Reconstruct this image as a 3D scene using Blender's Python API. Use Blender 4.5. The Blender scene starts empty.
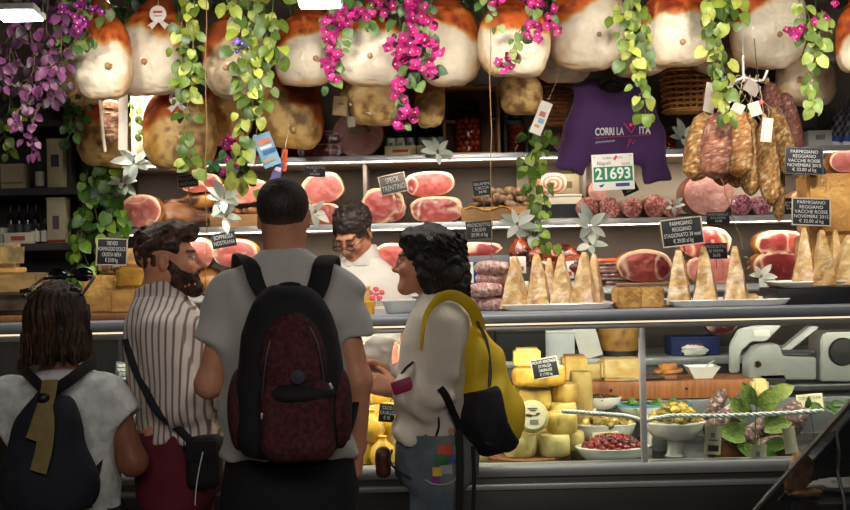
import bpy, bmesh, math, random
import numpy as np
from mathutils import Vector, Matrix
PI = math.pi
sin, cos = math.sin, math.cos
SC = bpy.context.scene
COL = SC.collection
F, CZ, ROLL = 1100.0, 1.53, math.radians(1.25)

def W(px, py, Y):
    """world point seen at photo position (px, py) when it stands Y metres in front of the camera"""
    dx, dy = px - 425.0, 255.0 - py
    u = cos(ROLL) * dx + sin(ROLL) * dy
    v = -sin(ROLL) * dx + cos(ROLL) * dy
    return Vector((u * Y / F, Y, CZ + v * Y / F))
def X(px, Y, py=255): return W(px, py, Y).x
def Z(py, Y, px=425): return W(px, py, Y).z
def V(*a): return Vector(a)

# ---------------------------------------------------------------- noise (numpy)
def _hash(ix, iy, iz, s):
    n = (ix.astype(np.int64) * 73856093) ^ (iy.astype(np.int64) * 19349663) ^ (iz.astype(np.int64) * 83492791) ^ (s * 2654435 + 12345)
    n = (n ^ (n >> 13)) * 1274126177 & 0x7fffffff
    n = (n ^ (n >> 16)) * 668265263 & 0x7fffffff
    return (n & 0xffff).astype(np.float32) / 32767.5 - 1.0
def vnoise(P, scale=1.0, seed=0):
    p = np.asarray(P, dtype=np.float32) * scale
    i = np.floor(p); f = p - i; f = f * f * (3 - 2 * f)
    i = i.astype(np.int64); ix, iy, iz = i[..., 0], i[..., 1], i[..., 2]
    fx, fy, fz = f[..., 0], f[..., 1], f[..., 2]
    def h(a, b, c): return _hash(ix + a, iy + b, iz + c, seed)
    x00 = h(0,0,0) * (1-fx) + h(1,0,0) * fx; x10 = h(0,1,0) * (1-fx) + h(1,1,0) * fx
    x01 = h(0,0,1) * (1-fx) + h(1,0,1) * fx; x11 = h(0,1,1) * (1-fx) + h(1,1,1) * fx
    return (x00 * (1-fy) + x10 * fy) * (1-fz) + (x01 * (1-fy) + x11 * fy) * fz
def fbm(P, scale=1.0, seed=0, oct=3):
    t, a = 0, 1.0
    for k in range(oct):
        t = t + a * vnoise(P, scale * 2**k, seed + 17 * k); a *= .5
    return t / 1.75
def sstep(a, b, x):
    t = np.clip((x - a) / (b - a), 0, 1); return t * t * (3 - 2 * t)
def mixc(c0, c1, t):
    t = np.asarray(t)[..., None]; return np.asarray(c0) * (1 - t) + np.asarray(c1) * t
def lin(c):
    """sRGB 0-255 triple to linear"""
    return tuple(((v / 255) / 12.92 if v / 255 < .04045 else ((v / 255 + .055) / 1.055) ** 2.4) for v in c[:3])

# ---------------------------------------------------------------- materials
MATS = {}
def M(name, rgb=(128,128,128), rough=.5, metal=0., var=.12, scale=25., bump=0., bscale=None, coat=0., attr=False, sss=0., emit=None, estr=0., spec=.5, stretch=(1,1,1), alpha=1., trans=0., sheen=0., ior=1.45):
    if name in MATS: return MATS[name]
    m = bpy.data.materials.new(name); m.use_nodes = True
    nt = m.node_tree; N = nt.nodes; L = nt.links
    b = N['Principled BSDF']
    b.inputs['Roughness'].default_value = rough; b.inputs['Metallic'].default_value = metal
    b.inputs['Specular IOR Level'].default_value = spec; b.inputs['IOR'].default_value = ior
    b.inputs['Coat Weight'].default_value = coat; b.inputs['Coat Roughness'].default_value = .12
    if sheen: b.inputs['Sheen Weight'].default_value = sheen
    if trans: b.inputs['Transmission Weight'].default_value = trans
    if alpha < 1: b.inputs['Alpha'].default_value = alpha
    if sss:
        b.inputs['Subsurface Weight'].default_value = sss; b.inputs['Subsurface Radius'].default_value = (.02,.008,.004); b.inputs['Subsurface Scale'].default_value = .5
    c = lin(rgb) + (1,)
    tc = N.new('ShaderNodeTexCoord'); mp = N.new('ShaderNodeMapping'); mp.inputs['Scale'].default_value = stretch
    L.new(tc.outputs['Object'], mp.inputs['Vector'])
    nz = N.new('ShaderNodeTexNoise'); nz.inputs['Scale'].default_value = scale; nz.inputs['Detail'].default_value = 4
    L.new(mp.outputs['Vector'], nz.inputs['Vector'])
    rmp = N.new('ShaderNodeMapRange'); rmp.inputs['From Min'].default_value = .3; rmp.inputs['From Max'].default_value = .7
    rmp.inputs['To Min'].default_value = 1 - var; rmp.inputs['To Max'].default_value = 1 + var
    L.new(nz.outputs['Fac'], rmp.inputs['Value'])
    vm = N.new('ShaderNodeVectorMath'); vm.operation = 'SCALE'
    if attr:
        at = N.new('ShaderNodeAttribute'); at.attribute_name = 'Col'; L.new(at.outputs['Color'], vm.inputs[0])
    else: vm.inputs[0].default_value = c[:3]
    L.new(rmp.outputs['Result'], vm.inputs['Scale']); L.new(vm.outputs['Vector'], b.inputs['Base Color'])
    if bump:
        n2 = N.new('ShaderNodeTexNoise'); n2.inputs['Scale'].default_value = bscale or scale * 2; n2.inputs['Detail'].default_value = 5
        L.new(mp.outputs['Vector'], n2.inputs['Vector'])
        bp = N.new('ShaderNodeBump'); bp.inputs['Strength'].default_value = bump; bp.inputs['Distance'].default_value = .01
        L.new(n2.outputs['Fac'], bp.inputs['Height']); L.new(bp.outputs['Normal'], b.inputs['Normal'])
    if emit:
        b.inputs['Emission Color'].default_value = lin(emit) + (1,); b.inputs['Emission Strength'].default_value = estr
    MATS[name] = m; return m

def pane_mat(name, tint=(255,255,255), gloss=.6):
    """thin clear sheet: passes light straight on and mirrors a little by Fresnel"""
    m = bpy.data.materials.new(name); m.use_nodes = True; nt = m.node_tree; N = nt.nodes; L = nt.links
    N.remove(N['Principled BSDF'])
    tr = N.new('ShaderNodeBsdfTransparent'); tr.inputs[0].default_value = lin(tint) + (1,)
    gl = N.new('ShaderNodeBsdfGlossy'); gl.inputs['Roughness'].default_value = .03; gl.inputs[0].default_value = (gloss,)*3 + (1,)
    lw = N.new('ShaderNodeLayerWeight'); lw.inputs[0].default_value = .5; pw = N.new('ShaderNodeMath'); pw.operation = 'POWER'; pw.inputs[1].default_value = 4; L.new(lw.outputs['Facing'], pw.inputs[0])
    fr = N.new('ShaderNodeMath'); fr.operation = 'MULTIPLY_ADD'; fr.inputs[1].default_value = .9; fr.inputs[2].default_value = .035; L.new(pw.outputs[0], fr.inputs[0])
    mx = N.new('ShaderNodeMixShader'); L.new(fr.outputs[0], mx.inputs[0]); L.new(tr.outputs[0], mx.inputs[1]); L.new(gl.outputs[0], mx.inputs[2])
    L.new(mx.outputs[0], N['Material Output'].inputs[0]); MATS[name] = m; return m

# ---------------------------------------------------------------- mesh builder
def fr_axes(d, up=(0,0,1)):
    d = Vector(d).normalized(); u = Vector(up)
    if abs(d.dot(u.normalized())) > .98: u = Vector((0,1,0)) if abs(d.y) < .9 else Vector((1,0,0))
    s = d.cross(u).normalized(); return d, s, s.cross(d).normalized()
class MB:
    def __init__(s): s.v = []; s.f = []; s.c = []; s.mi = []; s.n = 0; s.smooth = True
    def add(s, vs, fs, col=(1,1,1), mi=0):
        vs = np.asarray(vs, dtype=np.float64).reshape(-1, 3); n = s.n
        s.v.append(vs); s.f += [tuple(int(i) + n for i in f) for f in fs]; s.mi += [mi] * len(fs)
        c = np.asarray(col, dtype=np.float64)
        if c.ndim == 1: c = np.tile(c, (len(vs), 1))
        s.c.append(c); s.n += len(vs); return s
    def box(s, c, size, bevel=.0, rot=None, col=(1,1,1), mi=0, seg=2):
        bm = bmesh.new(); bmesh.ops.create_cube(bm, size=1)
        for v in bm.verts: v.co = Vector((v.co.x * size[0], v.co.y * size[1], v.co.z * size[2]))
        if bevel > 0: bmesh.ops.bevel(bm, geom=bm.edges[:], offset=min(bevel, .49 * min(size)), segments=seg, affect='EDGES', profile=.5)
        R = rot.to_matrix() if hasattr(rot, 'to_matrix') else rot
        bm.verts.index_update(); vs = [((R @ v.co) if R is not None else v.co) + Vector(c) for v in bm.verts]
        fs = [[v.index for v in f.verts] for f in bm.faces]; bm.free()
        return s.add([tuple(v) for v in vs], fs, col, mi)
    def tube(s, pts, r, n=8, cap=True, col=(1,1,1), mi=0, flat=1., up=(0,0,1)):
        pts = [Vector(p) for p in pts]; k = len(pts); rs = list(r) if hasattr(r, '__len__') else [r] * k
        vs = []; fs = []; u = None
        for i, p in enumerate(pts):
            d = (pts[min(i+1, k-1)] - pts[max(i-1, 0)])
            if d.length < 1e-9: d = Vector((0,0,1))
            d.normalize()
            if u is None: _, sd, u = fr_axes(d, up)
            else:
                u = (u - d * u.dot(d)); u = u.normalized() if u.length > 1e-6 else fr_axes(d)[2]
            sd = d.cross(u)
            for j in range(n):
                a = 2 * PI * j / n; vs.append(tuple(p + sd * (cos(a) * rs[i]) + u * (sin(a) * rs[i] * flat)))
        for i in range(k - 1):
            for j in range(n): fs.append((i*n+j, i*n+(j+1)%n, (i+1)*n+(j+1)%n, (i+1)*n+j))
        if cap: fs.append(tuple(range(n))[::-1]); fs.append(tuple((k-1)*n+j for j in range(n)))
        return s.add(vs, fs, col, mi)
    def lathe(s, prof, n=32, c=(0,0,0), sx=1, sy=1, col=(1,1,1), mi=0, R=None, colf=None):
        k = len(prof); vs = []
        for (r, z) in prof:
            for j in range(n):
                a = 2 * PI * j / n; vs.append((r * cos(a) * sx, r * sin(a) * sy, z))
        fs = []
        for i in range(k - 1):
            for j in range(n): fs.append((i*n+j, i*n+(j+1)%n, (i+1)*n+(j+1)%n, (i+1)*n+j))
        if prof[0][0] > 1e-6: fs.append(tuple(range(n))[::-1])
        if prof[-1][0] > 1e-6: fs.append(tuple((k-1)*n+j for j in range(n)))
        vs = np.array(vs); cc = colf(vs) if colf else col
        if R is not None: vs = vs @ np.array(R).T
        return s.add(vs + np.array(c), fs, cc, mi)
    def ball(s, c, r, nu=16, nv=10, col=(1,1,1), mi=0, R=None, noise=0., nscale=20, seed=0, colf=None):
        r = (r, r, r) if not hasattr(r, '__len__') else r
        th = np.linspace(0, PI, nv + 1); ph = np.linspace(0, 2*PI, nu, endpoint=False)
        T, Q = np.meshgrid(th, ph, indexing='ij')
        vs = np.stack([np.sin(T)*np.cos(Q), np.sin(T)*np.sin(Q), np.cos(T)], -1).reshape(-1, 3)
        if noise: vs = vs * (1 + noise * fbm(vs + seed * 3.7, nscale * .1, seed, 2))[:, None]
        vs = vs * np.array(r); cc = colf(vs) if colf else col
        if R is not None: vs = vs @ np.array(R).T
        fs = [(i*nu+j, (i+1)*nu+j, (i+1)*nu+(j+1)%nu, i*nu+(j+1)%nu) for i in range(nv) for j in range(nu)]
        return s.add(vs + np.array(c), fs, cc, mi)
    def prism(s, poly, y0, y1, col=(1,1,1), mi=0, axis='y', c=(0,0,0), R=None):
        n = len(poly)
        if axis == 'y': vs = [(a, y0, b) for a, b in poly] + [(a, y1, b) for a, b in poly]
        elif axis == 'x': vs = [(y0, a, b) for a, b in poly] + [(y1, a, b) for a, b in poly]
        else: vs = [(a, b, y0) for a, b in poly] + [(a, b, y1) for a, b in poly]
        fs = [tuple(range(n))[::-1], tuple(range(n, 2*n))] + [(i, (i+1)%n, n+(i+1)%n, n+i) for i in range(n)]
        vs = np.array(vs)
        if R is not None: vs = vs @ np.array(R).T
        return s.add(vs + np.array(c), fs, col, mi)
    def leaf(s, p, d, nrm, L, w, col=(1,1,1), bend=.3, mi=0, fold=.25, heart=.0):
        d = Vector(d).normalized(); nrm = Vector(nrm); sd = d.cross(nrm)
        if sd.length < 1e-4: sd = d.cross(Vector((.3,.8,.5)))
        sd.normalize(); nn = sd.cross(d).normalized(); p = Vector(p); vs = []; K = 5
        for i in range(K + 1):
            t = i / K; ww = w * .5 * (sin(PI * min(1, t**.72 * .96 + .04)) ** .8 if heart <= 0 else (sin(PI * min(1, .18 + t * .82)) ** .75))
            if i == K: ww = w * .015
            cpt = p + d * (L * t) - nn * (bend * L * t * t)
            for e in (-1, 0, 1): vs.append(tuple(cpt + sd * (ww * e) + nn * (abs(e) * ww * fold) - d * (heart * L * .12 * abs(e) * (1 - t) ** 3)))
        fs = []
        for i in range(K):
            for e in (0, 1): fs.append((i*3+e, i*3+e+1, i*3+e+4, i*3+e+3))
        return s.add(vs, fs, col, mi)
    def mesh(s, name):
        me = bpy.data.meshes.new(name); v = np.concatenate(s.v) if s.v else np.zeros((0,3))
        me.from_pydata(v.tolist(), [], s.f)
        ca = me.color_attributes.new('Col', 'FLOAT_COLOR', 'POINT')
        c = np.concatenate(s.c); c4 = np.ones((len(c), 4), dtype=np.float32); c4[:, :3] = c
        ca.data.foreach_set('color', c4.ravel())
        me.polygons.foreach_set('material_index', s.mi)
        me.polygons.foreach_set('use_smooth', [s.smooth] * len(me.polygons))
        me.update(); return me

def link(o, parent=None):
    COL.objects.link(o)
    if parent is not None: o.parent = parent
    return o
def obj(name, mb, mat, parent=None, sharp=35, label=None):
    me = mb.mesh(name) if isinstance(mb, MB) else mb
    for m in (mat if isinstance(mat, (list, tuple)) else [mat]): me.materials.append(m)
    if sharp is not None and isinstance(mb, MB) and mb.smooth: me.set_sharp_from_angle(angle=math.radians(sharp))
    o = bpy.data.objects.new(name, me); link(o, parent)
    if label: o['label'] = label
    return o
def tag(o, label, cat, group=None):
    o['label'] = label; o['category'] = cat
    if group: o['group'] = group
    return o
def T(name, label, cat, loc=(0,0,0), rot=(0,0,0), group=None):
    o = bpy.data.objects.new(name, None); o.empty_display_size = .05; link(o)
    o.location = loc; o.rotation_euler = rot if hasattr(rot, '__len__') else (0, 0, rot)
    return tag(o, label, cat, group)
def struct(name, mb, mat):
    o = obj(name, mb, mat); o['kind'] = 'structure'; return o
def copy_tree(o, parent=None):
    c = o.copy(); COL.objects.link(c); c.parent = parent
    for ch in list(o.children): copy_tree(ch, c)
    return c
def box_obj(name, c, size, mat, parent=None, bevel=.003, rot=None):
    return obj(name, MB().box(c, size, bevel, rot), mat, parent)
def text_mesh(body, size, depth=.0006, w=None, spacing=1.0, bold=0.0, shear=0., align='CENTER'):
    cu = bpy.data.curves.new('t', 'FONT'); cu.body = body; cu.size = size; cu.align_x = align; cu.align_y = 'CENTER'
    cu.extrude = depth; cu.space_line = spacing; cu.offset = bold; cu.shear = shear; cu.resolution_u = 3
    o = bpy.data.objects.new('t', cu); COL.objects.link(o); dg = bpy.context.evaluated_depsgraph_get()
    me = bpy.data.meshes.new_from_object(o.evaluated_get(dg)); bpy.data.objects.remove(o); bpy.data.curves.remove(cu)
    if w and len(me.vertices):
        xs = [v.co.x for v in me.vertices]; k = w / max(1e-6, max(xs) - min(xs))
        if k < 1:
            for v in me.vertices: v.co.x *= k
    # text stands in the xz plane, read from -y
    for v in me.vertices: v.co = Vector((v.co.x, -v.co.z, v.co.y))
    me.update(); return me

# ---------------------------------------------------------------- distance-field modelling
def A(p): return np.asarray(p, dtype=np.float32)
def ell(c, r, R=None):
    c, r = A(c), A(r)
    def f(P):
        q = P - c
        if R is not None: q = q @ R
        k0 = np.sqrt(((q / r) ** 2).sum(-1)); k1 = np.sqrt(((q / (r * r)) ** 2).sum(-1)); return k0 * (k0 - 1) / np.maximum(k1, 1e-6)
    return f
def rc(a, b, ra, rb=None):
    a, b = A(a), A(b); rb = ra if rb is None else rb; d = b - a; dd = max(float((d * d).sum()), 1e-9)
    def f(P):
        q = P - a; t = np.clip((q @ d) / dd, 0, 1); return np.sqrt(((q - t[:, None] * d) ** 2).sum(-1)) - (ra + (rb - ra) * t)
    return f
def rbox(c, h, r, R=None):
    c, h = A(c), A(h)
    def f(P):
        q = P - c
        if R is not None: q = q @ R
        q = np.abs(q) - (h - r); return np.sqrt((np.maximum(q, 0) ** 2).sum(-1)) + np.minimum(q.max(-1), 0) - r
    return f
def smin(a, b, k):
    if k <= 0: return np.minimum(a, b)
    h = np.maximum(k - np.abs(a - b), 0) / k; return np.minimum(a, b) - h * h * k * .25
def U(k, *fs):
    def f(P):
        d = fs[0](P)
        for g in fs[1:]: d = smin(d, g(P), k)
        return d
    return f
def chain(pts, rs, k=.01): return U(k, *[rc(pts[i], pts[i+1], rs[i], rs[i+1]) for i in range(len(pts) - 1)])
def sub(k, f, g): return lambda P: -smin(-f(P), g(P), k)
def cut(f, p, n, k=.006):
    p, n = A(p), A(Vector(n).normalized()); return lambda P: -smin(-f(P), -((P - p) @ n), k)
def disp(f, fn): return lambda P: f(P) + fn(P)
def loft(rows, e=2.3, k=.02):
    """rows of (z, cx, cy, rx, ry), z ascending: a stack of rounded ovals"""
    rows = np.array(rows, dtype=np.float32)
    def f(P):
        z = P[:, 2]; cx, cy, rx, ry = [np.interp(z, rows[:, 0], rows[:, i]) for i in (1, 2, 3, 4)]
        q = (np.abs((P[:, 0] - cx) / rx) ** e + np.abs((P[:, 1] - cy) / ry) ** e) ** (1 / e)
        d = (q - 1) * np.minimum(rx, ry) * .9
        d = -smin(-d, -(z - rows[-1, 0]), k); return (-smin(-d, -(rows[0, 0] - z), k)).astype(np.float32)
    return f
def axis(lo, hi, h, fine=()):
    """coordinates from lo to hi in steps of h, finer inside each (a, b, step)"""
    xs = [lo]
    while xs[-1] < hi:
        st = h
        for a, b, s in fine:
            if a - s <= xs[-1] <= b: st = min(st, s)
            elif xs[-1] < a: st = min(st, max(s, a - xs[-1])) if a - xs[-1] < h else st
        xs.append(xs[-1] + st)
    return np.array(xs, dtype=np.float32)
def sdf_mesh(name, f, xs, ys, zs, colf=None, smooth=1):
    nx, ny, nz = len(xs), len(ys), len(zs)
    Xg, Yg, Zg = np.meshgrid(xs, ys, zs, indexing='ij'); P = np.stack([Xg.ravel(), Yg.ravel(), Zg.ravel()], -1)
    D = np.empty(len(P), dtype=np.float32); CH = 400000
    for i in range(0, len(P), CH): D[i:i+CH] = f(P[i:i+CH])
    D = D.reshape(nx, ny, nz); P = P.reshape(nx, ny, nz, 3); ins = D < 0
    acc = np.zeros((nx-1, ny-1, nz-1, 3), dtype=np.float32); cnt = np.zeros((nx-1, ny-1, nz-1), dtype=np.float32)
    def sl(o): return tuple(slice(o[i], (nx, ny, nz)[i] - 1 + o[i]) for i in range(3))
    corners = [(a, b, c) for a in (0,1) for b in (0,1) for c in (0,1)]
    for a in corners:
        for ax in range(3):
            if a[ax]: continue
            b = list(a); b[ax] = 1; b = tuple(b); da, db = D[sl(a)], D[sl(b)]; m = (da < 0) != (db < 0)
            t = np.where(m, da / np.where(m, da - db, 1), 0)[..., None]
            acc += np.where(m[..., None], P[sl(a)] * (1 - t) + P[sl(b)] * t, 0); cnt += m
    act = cnt > 0; idx = -np.ones(act.shape, dtype=np.int64); idx[act] = np.arange(act.sum()); verts = acc[act] / cnt[act][:, None]
    faces = []
    for ax in range(3):
        o = [0,0,0]; o[ax] = 1; s0 = [slice(None)]*3; s1 = [slice(None)]*3; s0[ax] = slice(0, -1); s1[ax] = slice(1, None)
        i0, i1 = ins[tuple(s0)], ins[tuple(s1)]; e = np.argwhere(i0 != i1); u, w = (ax + 1) % 3, (ax + 2) % 3
        lim = np.array([nx, ny, nz]) - 1; ok = (e[:, u] > 0) & (e[:, u] < lim[u]) & (e[:, w] > 0) & (e[:, w] < lim[w]); e = e[ok]
        if not len(e): continue
        q = []
        for du, dw in ((-1,-1), (0,-1), (0,0), (-1,0)):
            c = e.copy(); c[:, u] += du; c[:, w] += dw; q.append(idx[c[:,0], c[:,1], c[:,2]])
        q = np.stack(q, -1); neg = i0[e[:,0], e[:,1], e[:,2]]; q[~neg] = q[~neg][:, ::-1]; faces.append(q)
    q = np.concatenate(faces)
    for _ in range(smooth):
        a = np.zeros_like(verts); c = np.zeros(len(verts), dtype=np.float32)
        for i in range(4):
            np.add.at(a, q[:, i], verts[q[:, (i+1) % 4]]); np.add.at(c, q[:, i], 1); np.add.at(a, q[:, (i+1) % 4], verts[q[:, i]]); np.add.at(c, q[:, (i+1) % 4], 1)
        verts = verts * .5 + .5 * a / np.maximum(c, 1)[:, None]
    me = bpy.data.meshes.new(name); me.vertices.add(len(verts)); me.vertices.foreach_set('co', verts.astype(np.float32).ravel())
    me.loops.add(q.size); me.loops.foreach_set('vertex_index', q.astype(np.int32).ravel()); me.polygons.add(len(q))
    me.polygons.foreach_set('loop_start', np.arange(0, q.size, 4, dtype=np.int32)); me.update(calc_edges=True)
    me.polygons.foreach_set('use_smooth', [True] * len(q))
    if colf is not None:
        ca = me.color_attributes.new('Col', 'FLOAT_COLOR', 'POINT'); c4 = np.ones((len(verts), 4), dtype=np.float32); c4[:, :3] = colf(verts); ca.data.foreach_set('color', c4.ravel())
    me.validate(); return me
def sdf_obj(name, f, lo, hi, h, mat, parent=None, colf=None, fine=((),(),()), smooth=1, label=None):
    me = sdf_mesh(name, f, *[axis(lo[i], hi[i], h, fine[i]) for i in range(3)], colf=colf, smooth=smooth)
    return obj(name, me, mat, parent, label=label)
from mathutils.bvhtree import BVHTree
def surf(o):
    me = o.data; b = BVHTree.FromPolygons([v.co[:] for v in me.vertices], [p.vertices[:] for p in me.polygons])
    return lambda x, z, y0=-1.0: (b.ray_cast(Vector((x, y0, z)), Vector((0, 1, 0)))[0] or Vector((x, 0, z)))
# ================================================================ camera, view, world
cam = bpy.data.cameras.new('camera'); cam.lens = F * 36 / 850; cam.sensor_width = 36; cam.clip_start = .05
co = bpy.data.objects.new('camera', cam); COL.objects.link(co); SC.camera = co
co.location = (0, 0, CZ)
co.matrix_world = Matrix.Translation((0, 0, CZ)) @ Matrix.Rotation(PI/2, 4, 'X') @ Matrix.Rotation(-ROLL, 4, 'Z')
SC.view_settings.view_transform = 'Standard'; SC.view_settings.look = 'None'; SC.view_settings.gamma = 1; SC.view_settings.use_curve_mapping = False
SC.view_settings.exposure = 0.0
SC.cycles.use_denoising = True
SC.cycles.max_bounces = 8; SC.cycles.transparent_max_bounces = 16; SC.cycles.sample_clamp_indirect = 6
w = bpy.data.worlds.new('world'); SC.world = w; w.use_nodes = True
w.node_tree.nodes['Background'].inputs[0].default_value = (.55, .5, .48, 1); w.node_tree.nodes['Background'].inputs[1].default_value = .022

# ================================================================ shared materials
STEEL = M('brushed_steel', (172,174,174), .36, .45, .06, 60, .05, stretch=(1,1,12))
DSTEEL = M('dark_steel', (74,74,76), .35, .5, .08, 30)
BLACK = M('black_plastic', (14,14,15), .45)
WHITE_PL = M('white_plastic', (225,224,218), .4, var=.04)
CERAM = M('white_ceramic', (214,212,204), .22, var=.04, coat=.3)
PAPER = M('white_paper', (226,222,210), .8, var=.05)
CREAM = M('cream_card', (214,206,168), .8, var=.06)
WOOD = M('light_wood', (158,118,74), .6, var=.25, scale=9, stretch=(1,1,14), bump=.15)
BOARD = M('brown_board_wood', (122,78,44), .55, var=.3, scale=8, stretch=(10,2,1), bump=.1)
STRING = M('butcher_string', (196,176,132), .9)
CHALK = M('chalk', (186,186,182), .9, var=.1)
SLATE = M('slate_black', (22,22,26), .6, var=.15)
ATTR = M('painted_matte', attr=True, rough=.62, var=.1, scale=60, bump=.12)
LEAFM = M('leaf', attr=True, rough=.42, var=.22, scale=40, spec=.45)
MEATC = M('cured_meat_cut', attr=True, rough=.32, var=.1, scale=70, bump=.08, coat=.25)
HAMM = M('ham_surface', attr=True, rough=.5, var=.05, scale=30, bump=.5, bscale=26, coat=.15)
SALM = M('salami_casing', attr=True, rough=.7, var=.22, scale=60, bump=.5, bscale=90)
CHEESEM = M('cheese', attr=True, rough=.5, var=.08, scale=40, bump=.15, bscale=70)
WRAPM = M('wrapped_cheese', attr=True, rough=.5, var=.06, scale=60, bump=.8, bscale=45, coat=.9)
PANE = pane_mat('clear_glass', (238,244,242), .75)
FILM = pane_mat('clear_plastic', (235,235,235), .8)

# ================================================================ setting
wallm = M('taupe_wall', (112,101,92), .8, var=.05, scale=3)
struct('floor', MB().box((0, 3.2, -.05), (6.6, 7.4, .1)), M('floor_tile', (70,64,60), .45, var=.2, scale=3))
struct('ceiling', MB().box((0, 3.2, 3.25), (6.6, 7.4, .1)), M('dark_ceiling', (26,24,24), .9))
struct('wall_back', MB().box((0, 6.55, 1.6), (6.6, .1, 3.4)), wallm)
struct('wall_left', MB().box((-3.15, 3.2, 1.6), (.1, 7.4, 3.4)), wallm)
struct('wall_right', MB().box((3.15, 3.2, 1.6), (.1, 7.4, 3.4)), wallm)
# warm cream panel of wall behind the shirt and the big mortadella
struct('wall_panel', MB().box((1.30, 6.488, 1.92), (1.5, .02, .36)), M('cream_wall_panel', (196,184,164), .7, var=.04, scale=4))

# ================================================================ shelves on the back wall
SA, SB, SCz, SD = 2.075, 1.705, 1.335, .955      # tops of the shelves, top to bottom
def shelf(label, x0, x1, z, y0=5.98, y1=6.48, th=.036, parts=()):
    t = T('wall_shelf', label, 'shelf', ((x0 + x1) / 2, y1, z))
    L = x1 - x0; obj('board', MB().box((0, -(y1 - y0) / 2, -th / 2), (L, y1 - y0 - .004, th), .002), M('shelf_board', (168,160,148), .5, var=.05), t)
    obj('added_profile', MB().box((0, -(y1 - y0) - .028, -th / 2 - .008), (L, .03, .008), .002), STEEL, t)  # added bar under the edge, dressing for the shelf fill lights
    obj('edge_strip', MB().box((0, -(y1 - y0) - .004, -th / 2), (L, .008, th + .004), .002), STEEL, t)
    return t
xl = X(121, 6.0)
shelf('top steel-edged wall shelf with jars, bottle boxes and mortadella, level with the purple t-shirt', xl, 2.9, SA)
shelf('middle steel-edged wall shelf with cut hams and a row of cut salamis', xl, 2.9, SB)
shelf('lower steel-edged wall shelf behind the hard cheese spires with hams and roast meats', xl, 2.9, SCz)
t = T('upright_panel', 'grey upright panel between top and middle shelves, left of the two stacked hams', 'panel', (X(368,6.2), 6.25, SB))
obj('panel', MB().box((0, 0, .166), (.02, .42, .331), .002), M('grey_laminate', (122,112,102), .6), t)
t = T('upright_panel', 'grey upright panel between top and middle shelves, right of the pancetta roll', 'panel', (X(582,6.2), 6.25, SB))
obj('panel', MB().box((0, 0, .166), (.02, .42, .331), .002), M('grey_laminate'), t)
# back work counter
t = T('back_work_counter', 'long steel work counter along the back wall, seen through the display glass', 'counter', (0, 6.17, 0))
obj("worktop", MB().box((.7, 0, SD - .02), (4.3, .62, .04), .004), STEEL, t)
obj("cabinet", MB().box((.7, .02, (SD - .04) / 2), (4.3, .56, SD - .042), .004), DSTEEL, t)
for k in range(4): obj("door", MB().box((-.8 + k * .96, -.265, .46), (.92, .012, .8), .004), M('cupboard_grey', (58,56,56), .5), t)
# dark shelving unit at the far left
ux0, ux1 = -2.95, X(118, 6.0); uz = [SCz + .02, 1.64, 1.945]
t = T('dark_shelving_unit', 'dark shelving unit with bottles and gift boxes behind trailing green vine', 'shelves', ((ux0 + ux1) / 2, 6.25, 0))
dk = M('dark_laminate', (44,41,42), .6, var=.06); uw = ux1 - ux0
obj('back_panel', MB().box((0, .20, 1.4), (uw, .02, 2.4), .002), M('dark_back_panel', (52,49,49), .6), t)
for s in (-1, 1): obj('side_panel', MB().box((s * (uw / 2 - .012), -.01, 1.3), (.024, .4, 2.6), .002), dk, t)
for z in uz + [2.32]: obj('shelf_board', MB().box((0, -.02, z - .02), (uw - .05, .42, .04), .003), dk, t)

# ================================================================ glass display counter
CY = 4.32; TOPZ = 1.295; CX0, CX1 = -2.7, 2.55
t = CASE = T('glass_display_counter', 'long glass-fronted deli display counter with steel top across the shop', 'counter', (0, CY, 0))
def cb(name, x0, x1, y0, y1, z0, z1, mat, bev=.003): return obj(name, MB().box(((x0 + x1) / 2, (y0 + y1) / 2 - CY, (z0 + z1) / 2), (x1 - x0, y1 - y0, z1 - z0), bev), mat, t)
cb('base_panel', CX0, CX1, CY + .015, 4.9, .08, .655, M('dark_base_steel', (66,64,62), .38, .6, .1, 4, stretch=(.4,1,8)), .004)
cb('plinth', CX0, CX1, CY + .07, 4.85, 0, .08, BLACK)
cb('base_rail', CX0, CX1, CY - .02, CY + .06, .652, .700, STEEL, .012)
cb('lower_trim', CX0, CX1, CY - .005, CY + .02, .60, .625, STEEL, .006)
cb('deck', CX0, CX1, CY + .06, 4.93, .652, .672, M('deck_steel', (74,72,70), .3, .7, .06), .002)
cb('rear_panel', CX0, CX1, 4.90, 4.93, .05, .70, DSTEEL, .003)
for a, b in ((CX0, -1.0), (.32, CX1)): cb('rear_ledge', a, b, 4.932, 5.25, .02, .855, M('ledge_steel', (120,122,124), .35, .7, .06, 20), .004)
cb('top_slab', CX0, CX1, CY - .03, 4.86, TOPZ - .036, TOPZ, M('counter_top_steel', (150,156,164), .3, .4, .04, 30), .005)
cb('top_rail', CX0, CX1, CY - .012, CY + .012, 1.226, 1.242, STEEL, .005)
cb('top_gap_panel', CX0, CX1, CY + .03, CY + .034, 1.235, TOPZ - .036, M('dark_gap', (34,32,30), .5), 0)
px_ = X(643, CY, 400)
cb('post', px_ - .012, px_ + .012, CY - .012, CY + .012, .70, 1.228, M('lightened_post', (206,208,204), .35, .1), .004)  # steel lightened in colour to stand in for its bright reflection
for a, b in ((CX0, -1.35), (-1.345, px_ - .013), (px_ + .013, CX1)): cb('glass_pane', a, b, CY - .003, CY + .003, .70, 1.228, PANE, 0)
cb('post', -1.36, -1.335, CY - .012, CY + .012, .70, 1.228, STEEL, .004)
for x in (CX0 + .04, -1.0, CX1 - .04): cb('rear_post', x - .012, x + .012, 4.82, 4.845, .672, TOPZ - .036, STEEL, .004)
o = cb('light_tube', CX0 + .1, CX1 - .1, CY + .014, CY + .022, 1.2455, 1.2525, M('lit_tube', (255,240,214), emit=(255,236,200), estr=1.0), .003)

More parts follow.
